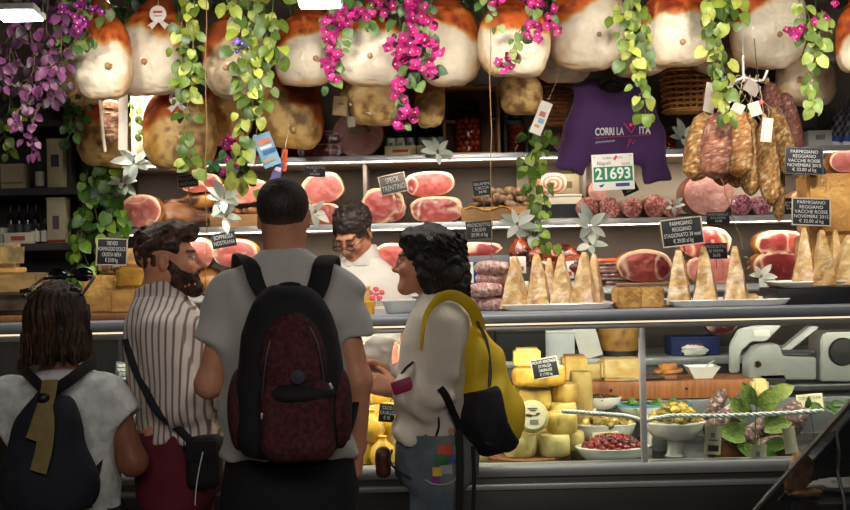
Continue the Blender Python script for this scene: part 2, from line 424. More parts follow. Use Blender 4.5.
# ================================================================ lamps
LAMPS = [(-1.505, 2.462), (-.375, 2.486), (.74, 2.53), (1.86, 2.53), (-.94, 2.61), (.18, 2.61), (1.30, 2.61)]  # last three are unseen, added between the others to even the light on the hams
LY = 4.12
lab = ['white flat floodlight hanging at the upper left above the purple leaves', 'white flat floodlight hanging above the left-centre hams',
       'white flat floodlight hung above the t-shirt', 'white flat floodlight hung above the salami bunch', 'added unseen floodlight above the wide ham with the rosette', 'added unseen floodlight above the longest magenta strand', 'added unseen floodlight above the ham by the woven basket']
for i, (x, z) in enumerate(LAMPS):
    t = T('hanging_flood_lamp', lab[i], 'lamp', (x, LY, z), (math.radians(-7), 0, 0), 'floodlights over the counter')
    obj('housing', MB().box((0, 0, .012), (.17, .135, .026), .008), M('lamp_housing', (206,204,198), .4), t)
    obj('diffuser', MB().box((0, 0, -.004), (.15, .115, .006), .002), M('lit_diffuser', (255,255,255), emit=(246,250,255), estr=14), t)
    for s in (-1, 1): obj('bracket', MB().tube([(s * .089, 0, .012), (s * .089, .01, .06), (s * .03, .02, .10)], .005, 6), DSTEEL, t)
    obj('cable', MB().tube([(0, 0, .025), (.015, .03, .07), (0, .05, .13), (0, .16, .5)], .0045, 6), BLACK, t)
    L = bpy.data.lights.new('flood_light', 'AREA'); L.shape = 'RECTANGLE'; L.size = .15; L.size_y = .115; L.energy = 13.5; L.color = (1, .93, .84); L.spread = math.radians(175)
    lo = bpy.data.objects.new('flood_light', L); COL.objects.link(lo); lo.location = (x, LY + .005, z - .012); lo.rotation_euler = (math.radians(42), 0, 0)
t = T('ceiling_lamp_rail', 'black ceiling rail carrying the floodlights', 'rail', (0, LY + .12, 3.2)); obj('rail', MB().box((0, 0, -.12), (5.4, .04, .04), .004), BLACK, t)
for x in (-2.4, 0, 2.4): obj('rod', MB().tube([(x, 0, -.1), (x, 0, 0)], .008, 8), BLACK, t)
t = T('ceiling_ham_rail', 'long dark steel rail above the shop front that the hams hang from', 'rail', (0, 5.12, 3.2))
for dy in (-.1, .1, .35, .55): obj('rail', MB().tube([(-2.9, dy, -.22), (2.9, dy, -.22)], .018, 10), DSTEEL, t)
for x in (-2.6, -.9, .9, 2.6): obj('rod', MB().tube([(x, 0, 0), (x, 0, -.22), (x, .35, -.22), (x, .35, 0)], .01, 8), DSTEEL, t)
RAILZ = 2.98
def spot(name, loc, target, energy, size, color=(1, .86, .7), blend=.5, r=.04):
    L = bpy.data.lights.new(name, 'SPOT'); L.energy = energy; L.spot_size = math.radians(size); L.spot_blend = blend; L.color = color; L.shadow_soft_size = r
    o = bpy.data.objects.new(name, L); COL.objects.link(o); o.location = loc; o.rotation_euler = (Vector(target) - Vector(loc)).to_track_quat('-Z', 'Y').to_euler(); return o
def area(name, loc, rot, sx, sy, energy, color=(1, .88, .72)):
    L = bpy.data.lights.new(name, 'AREA'); L.shape = 'RECTANGLE'; L.size = sx; L.size_y = sy; L.energy = energy; L.color = color
    o = bpy.data.objects.new(name, L); COL.objects.link(o); o.location = loc; o.rotation_euler = rot; return o
# the tube inside the display, and added fill lights for the shelves
area('tube_light', (0, CY + .05, 1.23), (math.radians(38), 0, 0), 4.9, .02, 44)
for z, e in ((SA, 12.5), (SB, 13.5)): area('shelf_fill_light', (.42, 5.935, z - .035), (math.radians(38), 0, 0), 4.1, .015, e, (1, .88, .74))  # unseen fill lights added to brighten the goods on the shelves
spot('left_spot', (-1.58, 5.30, 2.98), tuple(W(130, 120, 5.58)), 280, 36, (1, .93, .82))  # unseen spot, added for the bright patch behind the left hams

# the market hall's own soft light behind the photographer
area('hall_light', (.4, -1.2, 3.1), (math.radians(52), 0, 0), 3.0, 1.2, 84, (1, .93, .86))
# ================================================================ generators for meats and cheeses
def c255(*a): return np.array(lin(a))
def ham_body(rx, rz, ry, seed, style='white', edge=.25, slant=.0):
    """pear-shaped leg of ham seen on its face (-y); shank runs up"""
    nu, nv = 72, 48
    th = np.linspace(0, PI, nv + 1); ph = np.linspace(0, 2*PI, nu, endpoint=False); Tt, Q = np.meshgrid(th, ph, indexing='ij')
    n = np.stack([np.sin(Tt)*np.cos(Q), -np.cos(Tt), np.sin(Tt)*np.sin(Q)], -1).reshape(-1, 3)
    zz = n[:, 2]; up = np.clip(zz, 0, 1)
    wid = 1 - .05 * up ** 3 + .03 * np.clip(-zz, 0, 1); tall = 1 + .04 * up ** 3
    sgn = np.sign(n[:, 1]); yy = sgn * np.abs(n[:, 1]) ** .75
    wr_ = 1 - 2 * np.abs(vnoise(n * A((1, 1, 1.6)) + seed * 3.3, 5.5, seed + 21)); lump = 1 + .06 * fbm(n + seed * 7.1, 2.2, seed, 3) + .014 * fbm(n + seed, 9, seed + 3, 3) - .03 * np.maximum(wr_ - .6, 0) / .4 + .005 * fbm(n * A((1, 1, 3)) + seed, 14, seed + 8, 2)
    ang = np.arctan2(n[:, 2], n[:, 0]); r2 = np.hypot(n[:, 0], n[:, 2])
    sq = (np.abs(np.cos(ang)) ** 2.7 + np.abs(np.sin(ang)) ** 2.7 + 1e-6) ** (-1 / 2.7) * (1 + .04 * np.cos(2 * ang + seed) * r2)
    tall = tall * (1 + (sq - 1) * .6)
    P = np.stack([n[:, 0] * rx * wid * sq, yy * ry, zz * rz * tall * sq], -1) * lump[:, None]
    P[:, 1] += -.015 * (1 - r2 ** 2) * (n[:, 1] < 0) + .012 * fbm(P, 14, seed + 5, 2)
    x, z = P[:, 0] / rx, P[:, 2] / rz
    nz = fbm(P, 9, seed + 9, 3); nz2 = fbm(P, 30, seed + 2, 3)
    line = edge + .14 + slant * x + .28 * nz - .10 * np.abs(x) ** 2 + .1 * vnoise(P, 22, seed)
    m = sstep(-.045, .045, z - line)                                # the rind side of the edge
    rim = sstep(.30, .62, P[:, 1] / ry + .18 * nz)
    if style == 'white':
        lard = mixc(c255(232,218,192), c255(206,178,138), sstep(.1, 1.1, .35 * nz2 + .8 * nz + .4 * (r2 - .6)))
        lard = mixc(lard, c255(220,164,84), sstep(.80, 1.05, r2 + .12 * nz) * .55)
        rind = mixc(c255(216,104,40), c255(140,52,26), sstep(-.35, .5, .6 * nz + nz2)); rind = mixc(rind, c255(232,150,70), sstep(.25, .55, fbm(P * A((1, 1, .35)), 40, seed + 40, 2)) * .6); edgec = c255(224,160,60)
    elif style == 'grey':
        lard = mixc(c255(190,168,136), c255(150,122,88), sstep(-.2, .7, nz2 + .6 * nz))
        rind = mixc(c255(176,86,34), c255(112,50,28), sstep(-.3, .6, nz)); edgec = c255(190,132,56)
    else:
        lard = mixc(c255(216,178,112), c255(134,96,52), sstep(-.3, .5, .6 * nz + nz2))
        lard = mixc(lard, c255(196,140,44), sstep(.1, .6, vnoise(P, 7, seed + 31)) * .6)
        rind = mixc(c255(186,92,42), c255(108,46,28), sstep(-.3, .6, nz)); edgec = c255(190,126,46)
    col = mixc(lard, rind, np.maximum(m, rim))
    e = np.exp(-((z - line) / .055) ** 2) * (1 - rim) + np.exp(-((P[:, 1] / ry + .18 * nz - .42) / .13) ** 2) * .7
    col = mixc(col, edgec, np.clip(e, 0, 1) * .75)
    mb = MB()
    fs = [(i*nu+j, i*nu+(j+1)%nu, (i+1)*nu+(j+1)%nu, (i+1)*nu+j) for i in range(nv) for j in range(nu)]
    mb.add(P, fs, col)
    # shank
    pts = [(0, .01, rz * .9), (0.01, .02, rz * 1.2), (.0, .02, rz * 1.5), (0, .02, rz * 1.72)]
    mb.tube(pts, [rx * .6, rx * .42, rx * .24, rx * .16], 16, True, mixc(c255(170,80,34), c255(110,48,26), np.linspace(0, 1, 64) % .3 * 3))
    return mb
def hanging_ham(px, py, Y, wpx, hpx, label, style='white', edge=.25, slant=0., seed=1, knob=(0, -.15), rotz=0., tilt=0., cat='ham', group='hams hanging over the counter', top=True):
    s = Y / F; rx, rz = wpx * s / 2, hpx * s / 2; ry = .5 * rx + .02
    t = T('hanging_ham', label, cat, W(px, py, Y), (0, tilt, rotz), group)
    obj('cured_body', ham_body(rx, rz, ry, seed, style, edge, slant), HAMM, t, 60)
    if knob:
        kx, kz = knob[0] * rx, knob[1] * rz; k = MB()
        yk = -ry * (1 - min(.9, (kx / rx) ** 2 + (kz / rz) ** 2)) ** .38 - .012
        kc = c255(176,136,90) if style != 'brown' else c255(206,178,120)
        k.ball((kx, yk, kz), (.014, .014, .014), 14, 10, kc, noise=.15, seed=seed)
        k.lathe([(.01, 0), (.02, .004), (.024, .012), (.018, .02)], 16, (kx, yk + .026, kz), col=kc * .6, R=Matrix.Rotation(PI/2, 3, 'X'))
        obj('bone_end', k, HAMM, t, 60)
    if top:
        h = max(.02, RAILZ - W(px, py, Y).z - rz * 1.62)
        obj('string', MB().tube([(0, .02, rz * 1.62), (.002, .02, rz * 1.62 + h * .5), (0, .02, rz * 1.62 + h)], .0028, 6), STRING, t)
    return t

def cut_piece(w, h, d, seed, kind='ham', power=2.3, flat=.0, lump=.08):
    """a cured piece lying with its cut face towards -y; base at z=0"""
    nt, nr = 72, 22; th = np.linspace(0, 2*PI, nt, endpoint=False); ct, st = np.cos(th), np.sin(th)
    cpt = np.stack([ct, 0*ct, st], -1)
    rad = (np.abs(ct) ** power + np.abs(st) ** power) ** (-1/power) * (1 + lump * fbm(cpt * 1.2 + seed * 5.3, 1.3, seed, 3))
    bx, bz = rad * ct * w / 2, rad * st * h / 2
    bz = np.maximum(bz, -h / 2 * (1 - flat)); vs, cs = [], []
    def facecol(P, r):
        if kind == 'mortadella':
            c = mixc(c255(218,164,152), c255(204,144,134), sstep(-.4, .5, fbm(P, 20, seed)))
            c = mixc(c, c255(236,208,194), .7 * sstep(.6, .68, vnoise(P, 110, seed + 4)))
            return mixc(c, c255(120,62,48), sstep(.965, .99, r))
        if kind in ('salami', 'purple'):
            a, b = ((c255(170,86,82), c255(216,160,146)) if kind == 'salami' else (c255(120,58,76), c255(186,128,140)))
            c = mixc(a, b, sstep(-.1, .25, vnoise(P, 150, seed) + .4 * vnoise(P, 260, seed + 3)))
            return mixc(c, c255(150,110,92), sstep(.93, .98, r))
        if kind == 'roll':
            ang = np.arctan2(P[:, 2], P[:, 0]); sp = (r * 3.0 + ang / (2*PI)) % 1
            return mixc(c255(206,120,100), c255(240,216,190), sstep(.45, .6, sp + .15 * fbm(P, 40, seed)))
        n1, n2 = fbm(P, 11 / max(w, .12) * .12, seed + 2, 3), fbm(P, 26, seed + 8, 3)
        fatc, skin = c255(214,180,150), c255(116,72,38)
        lean = mixc(c255(172,82,74), c255(118,38,40), sstep(-.35, .45, n1 + .5 * n2))
        if kind == 'pale': lean = mixc(c255(200,126,114), c255(164,88,82), sstep(-.35, .45, n1 + .5 * n2))
        if kind == 'dark': lean = mixc(c255(122,44,44), c255(72,22,26), sstep(-.35, .45, n1 + .5 * n2)); fatc = c255(206,160,136)
        c = mixc(lean, fatc, np.exp(-((n1 - .05) / .035) ** 2) * .85 + .5 * sstep(.35, .6, n2))
        c = mixc(c, lean * .55, np.exp(-((n1 + .33) / .05) ** 2) * .5)
        top = .10 + .10 * np.clip(P[:, 2] / (h / 2), -1, 1)
        c = mixc(c, fatc, sstep(1 - top - .05, 1 - top + .02, r + .07 * n2))
        return mixc(c, skin, sstep(.975, 1, r))
    for k in range(nr):
        r = k / (nr - 1) * .97; P = np.stack([bx * r, np.full(nt, -d/2) - .006 * (1 - r*r), bz * r], -1)
        P[:, 1] += .004 * fbm(P, 30, seed, 2); vs.append(P); cs.append(facecol(P, np.full(nt, r)))
    prof = [(.99, -d/2 + .004), (1.0, -d/2 + .012), (1.02, -d * .25), (1.0, 0), (.95, d * .22), (.82, d * .38), (.55, d * .48), (.2, d * .5)]
    for r, y in prof:
        P = np.stack([bx * r, np.full(nt, y), bz * r], -1); nn = fbm(P, 18, seed + 5, 3); P = P + .004 * nn[:, None]
        if kind == 'mortadella': c = mixc(c255(150,80,60), c255(120,58,44), sstep(-.4, .4, nn))
        elif kind in ('salami', 'purple'): c = mixc(c255(176,150,132), c255(112,70,60), sstep(-.3, .3, nn))
        elif kind == 'roll': c = mixc(c255(226,190,150), c255(190,130,90), sstep(-.3, .3, nn))
        elif kind == 'dark': c = mixc(c255(96,46,34), c255(58,26,22), sstep(-.3, .3, nn))
        else: c = mixc(c255(196,140,74), c255(126,70,34), sstep(-.35, .35, nn))
        vs.append(P); cs.append(c)
    Vv = np.concatenate(vs); Vv[:, 2] -= Vv[:, 2].min(); K = len(vs)
    fs = [(i*nt+j, i*nt+(j+1)%nt, (i+1)*nt+(j+1)%nt, (i+1)*nt+j) for i in range(K-1) for j in range(nt)]
    fs.append(tuple((K-1)*nt + j for j in range(nt)))
    return MB().add(Vv, fs, np.concatenate(cs))
def piece(name, x0, x1, y0, y1, Y, base, label, cat='ham', kind='ham', d=.2, seed=1, rot=0., power=2.3, lump=.08, group=None, roll=0., flat=0.):
    """a cut piece spanning photo columns x0..x1 and rows y0..y1 at depth Y, standing on height base"""
    s = Y / F; a = W((x0 + x1) / 2, y1, Y - d / 2)
    t = T(name, label, cat, (a.x * 1.0, Y, base), (0, roll, rot), group)
    mb = cut_piece((x1 - x0) * s, (y1 - y0) * s, d, seed, kind, power, flat, lump)
    o = obj('cured_meat' if kind != 'mortadella' else 'sausage_body', mb, MEATC, t, 60); return t
def leg_side(name, x0, x1, y0, y1, Y, base, label, seed, flip=1, tone=0, group=None):
    """a whole cured leg lying on its side, shank to one end"""
    s = Y / F; L = (x1 - x0) * s; h = (y1 - y0) * s; a = W((x0 + x1) / 2, y1, Y)
    t = T(name, label, 'ham', (a.x, Y, base), (0, 0, 0), group); n = 30; nt = 28
    u = np.linspace(0, 1, n); prof = np.where(u < .62, .5 * np.sqrt(np.clip(1 - ((u - .32) / .34) ** 2, .02, 1)) ** .8, 0)
    prof = np.maximum(prof, .5 * (.95 - .72 * u) * (u > .3)); prof[0] = .1; prof[-1] = .06
    vs, cs = [], []
    for i in range(n):
        th = np.linspace(0, 2*PI, nt, endpoint=False); r = prof[i] * h
        P = np.stack([np.full(nt, flip * (u[i] - .5) * L), np.cos(th) * r * 1.25, np.sin(th) * r], -1); nn = fbm(P, 14, seed, 3); P *= (1 + .06 * nn)[:, None]
        P[:, 2] += h * (.5 - .12 * u[i])
        c = mixc(c255(196,136,66) if tone == 0 else c255(130,84,50), c255(70,40,24), sstep(-.25, .35, nn + .7 * fbm(P * A((.4, 1, 1)), 40, seed + 5, 3)))
        c = mixc(c, c255(226,176,140), sstep(.1, .5, vnoise(P, 9, seed + 3)) * (.8 if tone == 0 else .3)); vs.append(P); cs.append(c)
    Vv = np.concatenate(vs); Vv[:, 2] -= Vv[:, 2].min()
    fs = [(i*nt+j, i*nt+(j+1)%nt, (i+1)*nt+(j+1)%nt, (i+1)*nt+j) for i in range(n-1) for j in range(nt)] + [tuple(range(nt))[::-1], tuple((n-1)*nt+j for j in range(nt))]
    obj('cured_body', MB().add(Vv, fs, np.concatenate(cs)), HAMM, t, 70)
    return t
def salami_mesh(L, r, seed, tones, bend=.0, n=44, nt=30, taper=.35):
    vs, cs = [], []; u = np.linspace(0, 1, n)
    for i in range(n):
        e = min(1, (u[i] / .12)) ** .5 * min(1, ((1 - u[i]) / .10)) ** .5; e = max(e, .12)
        th = np.linspace(0, 2*PI, nt, endpoint=False); rr = r * e * (1 - taper * (u[i] - .5))
        rr = r * e * (1 - taper * .4 * (.5 - u[i]) * 2 * (.5)) if taper < 0 else r * e * (.82 + .3 * sin(PI * u[i] ** 1.15))
        P = np.stack([np.cos(th) * rr + bend * sin(PI * u[i]), np.sin(th) * rr, np.full(nt, -u[i] * L)], -1)
        nn = fbm(P, 30, seed, 3); P[:, :2] *= (1 + .08 * nn)[:, None]
        n2 = fbm(P, 150, seed + 4, 3); c = mixc(tones[0], tones[1], sstep(-.35, .35, n2)); c = mixc(c, tones[2], sstep(.1, .45, fbm(P, 100, seed + 8, 3))); vs.append(P); cs.append(c)
    fs = [(i*nt+j, i*nt+(j+1)%nt, (i+1)*nt+(j+1)%nt, (i+1)*nt+j) for i in range(n-1) for j in range(nt)] + [tuple(range(nt))[::-1], tuple((n-1)*nt+j for j in range(nt))]
    fs = [f[::-1] for f in fs]
    return MB().add(np.concatenate(vs), fs, np.concatenate(cs))
def spire(x0, x1, y0, y1, Y, base, label, seed, side=.35, lean=0., group='tall wedges of hard cheese on the counter'):
    """tall narrow wedge cut from a hard cheese, standing on its rind end"""
    s = Y / F; w = (x1 - x0) * s; h = (y1 - y0) * s; a = W((x0 + x1) / 2, y1, Y); rnd = random.Random(seed)
    t = T('hard_cheese_wedge', label, 'cheese', (a.x, Y, base), (0, 0, rnd.uniform(-.12, .12)), group)
    K = 16; m = 7; vs = []; d = w * .95
    cr = np.array([(-.5, -.42), (side * .5 + .05, -.5), (.5, .35), (-.32, .5)])
    for i in range(K + 1):
        u = i / K; k = ((1 - u) ** .85 * .82 + .18 if u < 1 else .15) * 1.22
        for e in range(4):
            p, q = cr[e], cr[(e + 1) % 4]
            for j in range(m):
                f = p + (q - p) * (j / m); vs.append((f[0] * w * k + lean * w * u, f[1] * d * k, u * h))
    P = np.array(vs); nn = fbm(P, 16, seed, 3); P[:, 0] += .007 * nn + .003 * fbm(P, 55, seed + 9, 2); P[:, 1] += .007 * fbm(P, 18, seed + 2, 3); n = 4 * m
    col = mixc(c255(220,184,122), c255(178,132,72), sstep(-.4, .5, fbm(P, 35, seed + 3, 3))); col = mixc(col, c255(160,108,52), sstep(.06, .0, P[:, 2] / h) * .6)
    col = mixc(col, c255(250,236,204), sstep(.0, .5, fbm(P, 45, seed + 6, 3)) * .45)
    fs = [(i*n+j, i*n+(j+1)%n, (i+1)*n+(j+1)%n, (i+1)*n+j) for i in range(K) for j in range(n)] + [tuple(range(n))[::-1], tuple(K*n+j for j in range(n))]
    obj('wrapped_cheese', MB().add(P, fs, col), WRAPM, t, 30); return t
def cheese_block(name, w, d, h, seed, c0, c1, rind=None, bevel=.008, label='', loc=(0,0,0), rotz=0., group=None, wrap=False, wedge=False, cat='cheese', holes=0.):
    t = T(name, label, cat, loc, (0, 0, rotz), group); bm = bmesh.new(); bmesh.ops.create_cube(bm, size=1)
    for v in bm.verts: v.co = Vector((v.co.x * w * (.78 if wedge and v.co.y > 0 else 1), v.co.y * d, (v.co.z + .5) * h))
    bmesh.ops.bevel(bm, geom=bm.edges[:], offset=bevel, segments=2, affect='EDGES'); bmesh.ops.subdivide_edges(bm, edges=bm.edges[:], cuts=5, use_grid_fill=True)
    P = np.array([v.co[:] for v in bm.verts]); bm.verts.index_update(); fs = [[v.index for v in f.verts] for f in bm.faces]; bm.free()
    nn = fbm(P, 22, seed, 3); P = P + .0035 * np.stack([nn, fbm(P, 20, seed + 1, 2), .4 * nn * (P[:, 2] > .005)], -1); P[:, 2] = np.maximum(P[:, 2], 0)
    col = mixc(c255(*c0), c255(*c1), sstep(-.4, .4, fbm(P, 30, seed + 2, 3)))
    if rind is not None: col = mixc(col, c255(*rind), np.maximum(sstep(h * .90, h * .97, P[:, 2]), sstep(h * .1, h * .03, P[:, 2])) * .9)
    obj('cheese_body', MB().add(P, fs, col), WRAPM if wrap else CHEESEM, t, 40); return t
def wheel(r, h, label, loc, seed=1, c0=(214,190,110), c1=(184,152,74), group=None, top=None, rot=(0,0,0), name='cheese_round', label_face=False, cut=None):
    t = T(name, label, 'cheese', loc, rot, group)
    prof = [(.0, 0), (r * .6, 0), (r * .9, .0), (r * .98, h * .08), (r * 1.01, h * .3), (r * 1.015, h * .5), (r * 1.01, h * .7), (r * .98, h * .92), (r * .9, h), (r * .6, h * 1.005), (0, h * 1.005)]
    def cf(v):
        n = fbm(v, 24, seed, 3); c = mixc(c255(*c0), c255(*c1), sstep(-.4, .5, n)); c = mixc(c, c * .55, sstep(.55, .75, vnoise(v, 45, seed + 2)))
        if top is not None: c = mixc(c, c255(*top), sstep(h * .93, h * 1.0, v[:, 2]))
        return c
    obj('cheese_body', MB().lathe(prof, 40, colf=cf), CHEESEM, t, 50)
    if label_face:
        obj('paper_label', MB().lathe([(0, .0), (r * .78, 0), (r * .78, .0015), (0, .0015)], 32, (0, 0, h * 1.008)), M('cream_label', (226,216,176), .6), t)
        g = MB(); g.box((-.016, .004, h * 1.008 + .0022), (.024, .010, .001), 0, Matrix.Rotation(-.15, 3, 'Z')); g.box((.020, .010, h * 1.008 + .0022), (.016, .008, .001), 0, Matrix.Rotation(.2, 3, 'Z')); g.box((.006, .004, h * 1.008 + .0022), (.03, .003, .001)); g.box((0, .032, h * 1.008 + .0022), (.04, .004, .001)); g.box((0, .024, h * 1.008 + .0022), (.026, .003, .001))
        obj('label_print', g, M('dark_print', (70,60,50), .7), t); g = MB().box((.004, -.022, h * 1.008 + .0022), (.034, .018, .001))
        obj('label_picture', g, M('green_print', (112,140,70), .7), t)
    return t

# ---------------------------------------------------------------- signs and cards
def sign(px, py, wpx, hpx, Y, lines, label, roll=0., yaw=0., frame='pale', stick=None, size=None, pitch=-.1, name='chalk_sign', cat='sign', board=None, ink=None):
    s = Y / F; w, h = wpx * s, hpx * s; t = T(name, label, cat, W(px, py, Y), (pitch, roll, yaw))
    obj('board', MB().box((0, 0, 0), (w, .004, h), .001), board or SLATE, t)
    if frame:
        fm = MB(); b = .035 * w if frame == 'pale' else .02 * w; b = max(.0025, min(b, .005))
        for z in (-1, 1): fm.box((0, -.001, z * (h / 2 - b / 2)), (w + .001, .0065, b), .0008)
        for x in (-1, 1): fm.box((x * (w / 2 - b / 2), -.001, 0), (b, .0064, h - 2 * b), .0008)
        obj('sign_frame', fm, M('pale_sign_frame', (176,164,144), .5) if frame == 'pale' else M('clear_sign_edge', (120,122,122), .25, alpha=.6), t)
    if lines:
        me = text_mesh('\n'.join(lines), size or h / (len(lines) * 1.12 + .3), .0003, w * .88, 1.0, 0.0)
        o = obj('lettering', me, ink or CHALK, t); o.location = (0, -.0035, 0)
    if stick: obj('stick', MB().tube([(0, .004, -h / 2 + .01), (0, .006, -h / 2 - stick)], .0022, 6), DSTEEL, t)
    return t

# ================================================================ hams hanging over the counter, front row
G1 = 'hams hanging over the counter'
FR = [ # px, py, w, h, style, edge, slant, knob, seed, tilt, label
 (102, 58, 58, 78, 'white', .22, -.1, (.35,-.3), 3, -.05, 'hanging ham with bright orange top and ragged rind edge, beside the dark purple flowers'),
 (153, 54, 68, 84, 'white', .30, -.35, (-.05,-.28), 5, .1, 'wide hanging ham with white rosette at its top, left of the first green vine'),
 (237, 61, 64, 78, 'grey', .35, .5, (-.2,-.28), 8, .05, 'greyish hanging ham half behind the thick yellow-green vine'),
 (309, 50, 62, 72, 'white', .25, .35, (.3,-.32), 11, .1, 'pale hanging ham under the second floodlight, left of the first magenta flowers'),
 (371, 54, 66, 68, 'white', .42, 0., (0,-.18), 13, 0, 'bright white hanging ham between two strands of magenta flowers'),
 (449, 46, 62, 76, 'white', .25, -.35, None, 16, -.06, 'hanging ham with orange-brown right rim, right of the longest magenta strand'),
 (514, 42, 66, 74, 'white', .12, -.1, None, 19, .04, 'hanging ham with a glossy orange tip, magenta blossoms lying across it'),
 (588, 28, 76, 80, 'white', .32, .5, (.18,-.28), 22, .05, 'largest round white hanging ham above the t-shirt hanger'),
 (677, 30, 66, 78, 'white', .18, .1, (.0,-.42), 25, 0, 'white hanging ham between the two yellow-green vines over the woven basket'),
 (768, 24, 74, 84, 'white', .30, .55, (.1,-.36), 28, .05, 'white hanging ham right of the salami bunch vine, bone end low on its face'),
 (858, 40, 40, 66, 'white', .0, .3, None, 31, 0, 'orange hanging ham half cut off at the far upper right'),
]
for i, (px, py, w_, h_, st, ed, sl, kn, sd, ti, lb) in enumerate(FR):
    hanging_ham(px, py, 5.02 + .2 * (i % 2), w_ * 1.05, h_, lb, st, ed, sl, sd, kn, tilt=ti)
BR = [
 (58, 74, 44, 44, 'grey', .6, 0, None, 41, 5.42, 'small grey hanging ham half hidden behind the purple leaves'),
 (85, 84, 74, 44, 'grey', .7, 0, (-.1,.2), 43, 5.42, 'wide grey hanging ham low behind the bright orange-topped one at the left'),
 (104, 132, 56, 72, 'brown', .15, .1, (.42,-.3), 45, 5.62, 'golden hanging ham under a net with white string, lit by the left spot'),
 (180, 132, 76, 74, 'brown', .45, .6, None, 47, 5.50, 'large brown hanging ham with printed stamp behind the left green vine'),
 (226, 114, 54, 62, 'brown', .4, .2, None, 49, 5.55, 'brown hanging ham in the shade behind the thick vine'),
 (292, 112, 60, 76, 'brown', .10, -.6, (.12,-.52), 51, 5.42, 'hanging ham with orange upper left half and pale bone end, below the second floodlight'),
 (372, 96, 66, 56, 'brown', .8, 0, None, 53, 5.5, 'mottled brown hanging ham with green and white seal behind the white ham'),
 (430, 103, 30, 50, 'brown', .2, 0, None, 55, 5.5, 'narrow golden hanging ham tip left of the jar crate'),
 (521, 95, 42, 42, 'brown', .9, 0, (-.08,-.3), 57, 5.5, 'small mottled hanging ham with pale bone end beside the brown basket'),
 (563, 62, 56, 40, 'white', .9, 0, None, 59, 5.42, 'white hanging ham low behind the largest round one'),
 (640, 56, 60, 40, 'white', .9, 0, None, 61, 5.42, 'white hanging ham hidden behind the vine over the shirt'),
 (722, 56, 60, 36, 'grey', .9, 0, None, 63, 5.42, 'greyish hanging ham in the gap above the salami hook'),
 (806, 80, 60, 50, 'grey', .55, 0, (-.35,-.1), 65, 5.5, 'smaller tan hanging ham with shiny white bone end at the right'),
 (818, 46, 44, 44, 'grey', .9, 0, None, 67, 5.42, 'grey hanging ham in shade behind the right magenta vine'),
]
for i, (px, py, w_, h_, st, ed, sl, kn, sd, Y, lb) in enumerate(BR): hanging_ham(px, py, {41: 5.4, 43: 5.62, 45: 5.8, 47: 5.5, 49: 5.72}.get(sd, 5.45 + .2 * (i % 2)), w_, h_, lb, st, ed, sl, sd, kn)
# ================================================================ top shelf
def jar(px, Y, base, r, h, label, seed, name='preserve_jar'):
    t = T(name, label, 'jar', (X(px, Y, 140), Y, base)); rnd = random.Random(seed)
    prof = [(0, 0), (r * .95, 0), (r, .01), (r, h * .76), (r * .86, h * .84), (r * .8, h * .86)]
    obj('glass', MB().lathe(prof + [(r * .78, h * .86), (r * .97, h * .75), (r * .97, .012), (0, .006)], 28), PANE, t)
    fr = MB(); rr = r * .23
    for lv in range(int(h * .74 / (rr * 1.75))):
        for k in range(9):
            a = 2*PI * (k + .5 * (lv % 2)) / 9; fr.ball((cos(a) * (r - rr - .004), sin(a) * (r - rr - .004), rr + .008 + lv * rr * 1.75), rr * rnd.uniform(.9, 1.04), 10, 7, mixc(c255(206,72,30), c255(150,26,16), rnd.random()))
    o = obj('red_fruit', fr, M('glossy_attr', attr=True, rough=.22, var=.1, coat=.4), t); o['kind'] = 'stuff'
    obj('lid', MB().lathe([(0, h * .86), (r * .86, h * .86), (r * .88, h * .87), (r * .88, h * .98), (r * .84, h), (0, h)], 28), M('dark_lid', (34,28,26), .4, .5), t); return t
def rbottle(px, Y, base, r, h, label, glass=(16,22,16), paper=(196,204,196), cap=(20,18,18), group=None, band=None, neck=.32):
    t = T('bottle', label, 'bottle', (X(px, Y, 140), Y, base), group=group)
    obj('glass_body', MB().lathe([(0, 0), (r * .95, 0), (r, .006), (r, h * .58), (r * .85, h * .66), (r * neck, h * .76), (r * neck, h * .96), (0, h * .96)], 20), M('bottle_glass_%d_%d' % (glass[0], glass[1]), glass, .12, coat=.5), t)
    obj('paper_label', MB().lathe([(r * 1.012, h * .08), (r * 1.02, h * .1), (r * 1.02, h * .5), (r * 1.012, h * .52)], 20), M('bottle_label_%d' % paper[0], paper, .7), t)
    if band: obj('label_mark', MB().box((0, -r * 1.02, h * .32), (r * .7, .003, h * .12), .001), M('label_mark_%d' % band[0], band, .7), t)
    obj('cap', MB().lathe([(r * neck * 1.15, h * .84), (r * neck * 1.15, h), (0, h)], 14), M('cap_%d_%d' % (cap[0], cap[1]), cap, .4), t); return t
def carton(px, Y, base, w, d, h, label, rgb, name='gift_box', flap=None, print_=None, rotz=0., group=None):
    t = T(name, label, 'box', (X(px, Y, 180), Y, base), (0, 0, rotz), group)
    obj('box_body', MB().box((0, 0, h / 2), (w, d, h), .003), M('card_%d_%d_%d' % rgb, rgb, .7, var=.05), t)
    obj('box_lid', MB().box((0, 0, h - .006), (w + .004, d + .004, .014), .002), M('card_%d_%d_%d' % rgb, rgb), t)
    if flap: obj('printed_band', MB().box((0, -d / 2 - .0005, h * flap[0]), (w * .999, .002, h * flap[1]), 0), M('print_%d_%d_%d' % flap[2], flap[2], .6), t)
    if print_: obj('printed_label', MB().box((0, -d / 2 - .001, h * print_[0]), (w * print_[1], .002, h * print_[2]), 0), M('print_%d_%d_%d' % print_[3], print_[3], .6), t)
    return t
s6 = 6.1 / F
piece('speck_slab', 298, 342, 146, 160, 6.16, SA, 'dark cured slab lying lowest on the top shelf, left of the mortadella', kind='dark', seed=3, d=.22, power=3.5, lump=.05)
piece('speck_slab', 304, 342, 134, 147, 6.18, SA + .079, 'dark cured slab lying on top of another one, left of the mortadella', kind='dark', seed=4, d=.2, power=3.5, lump=.05)
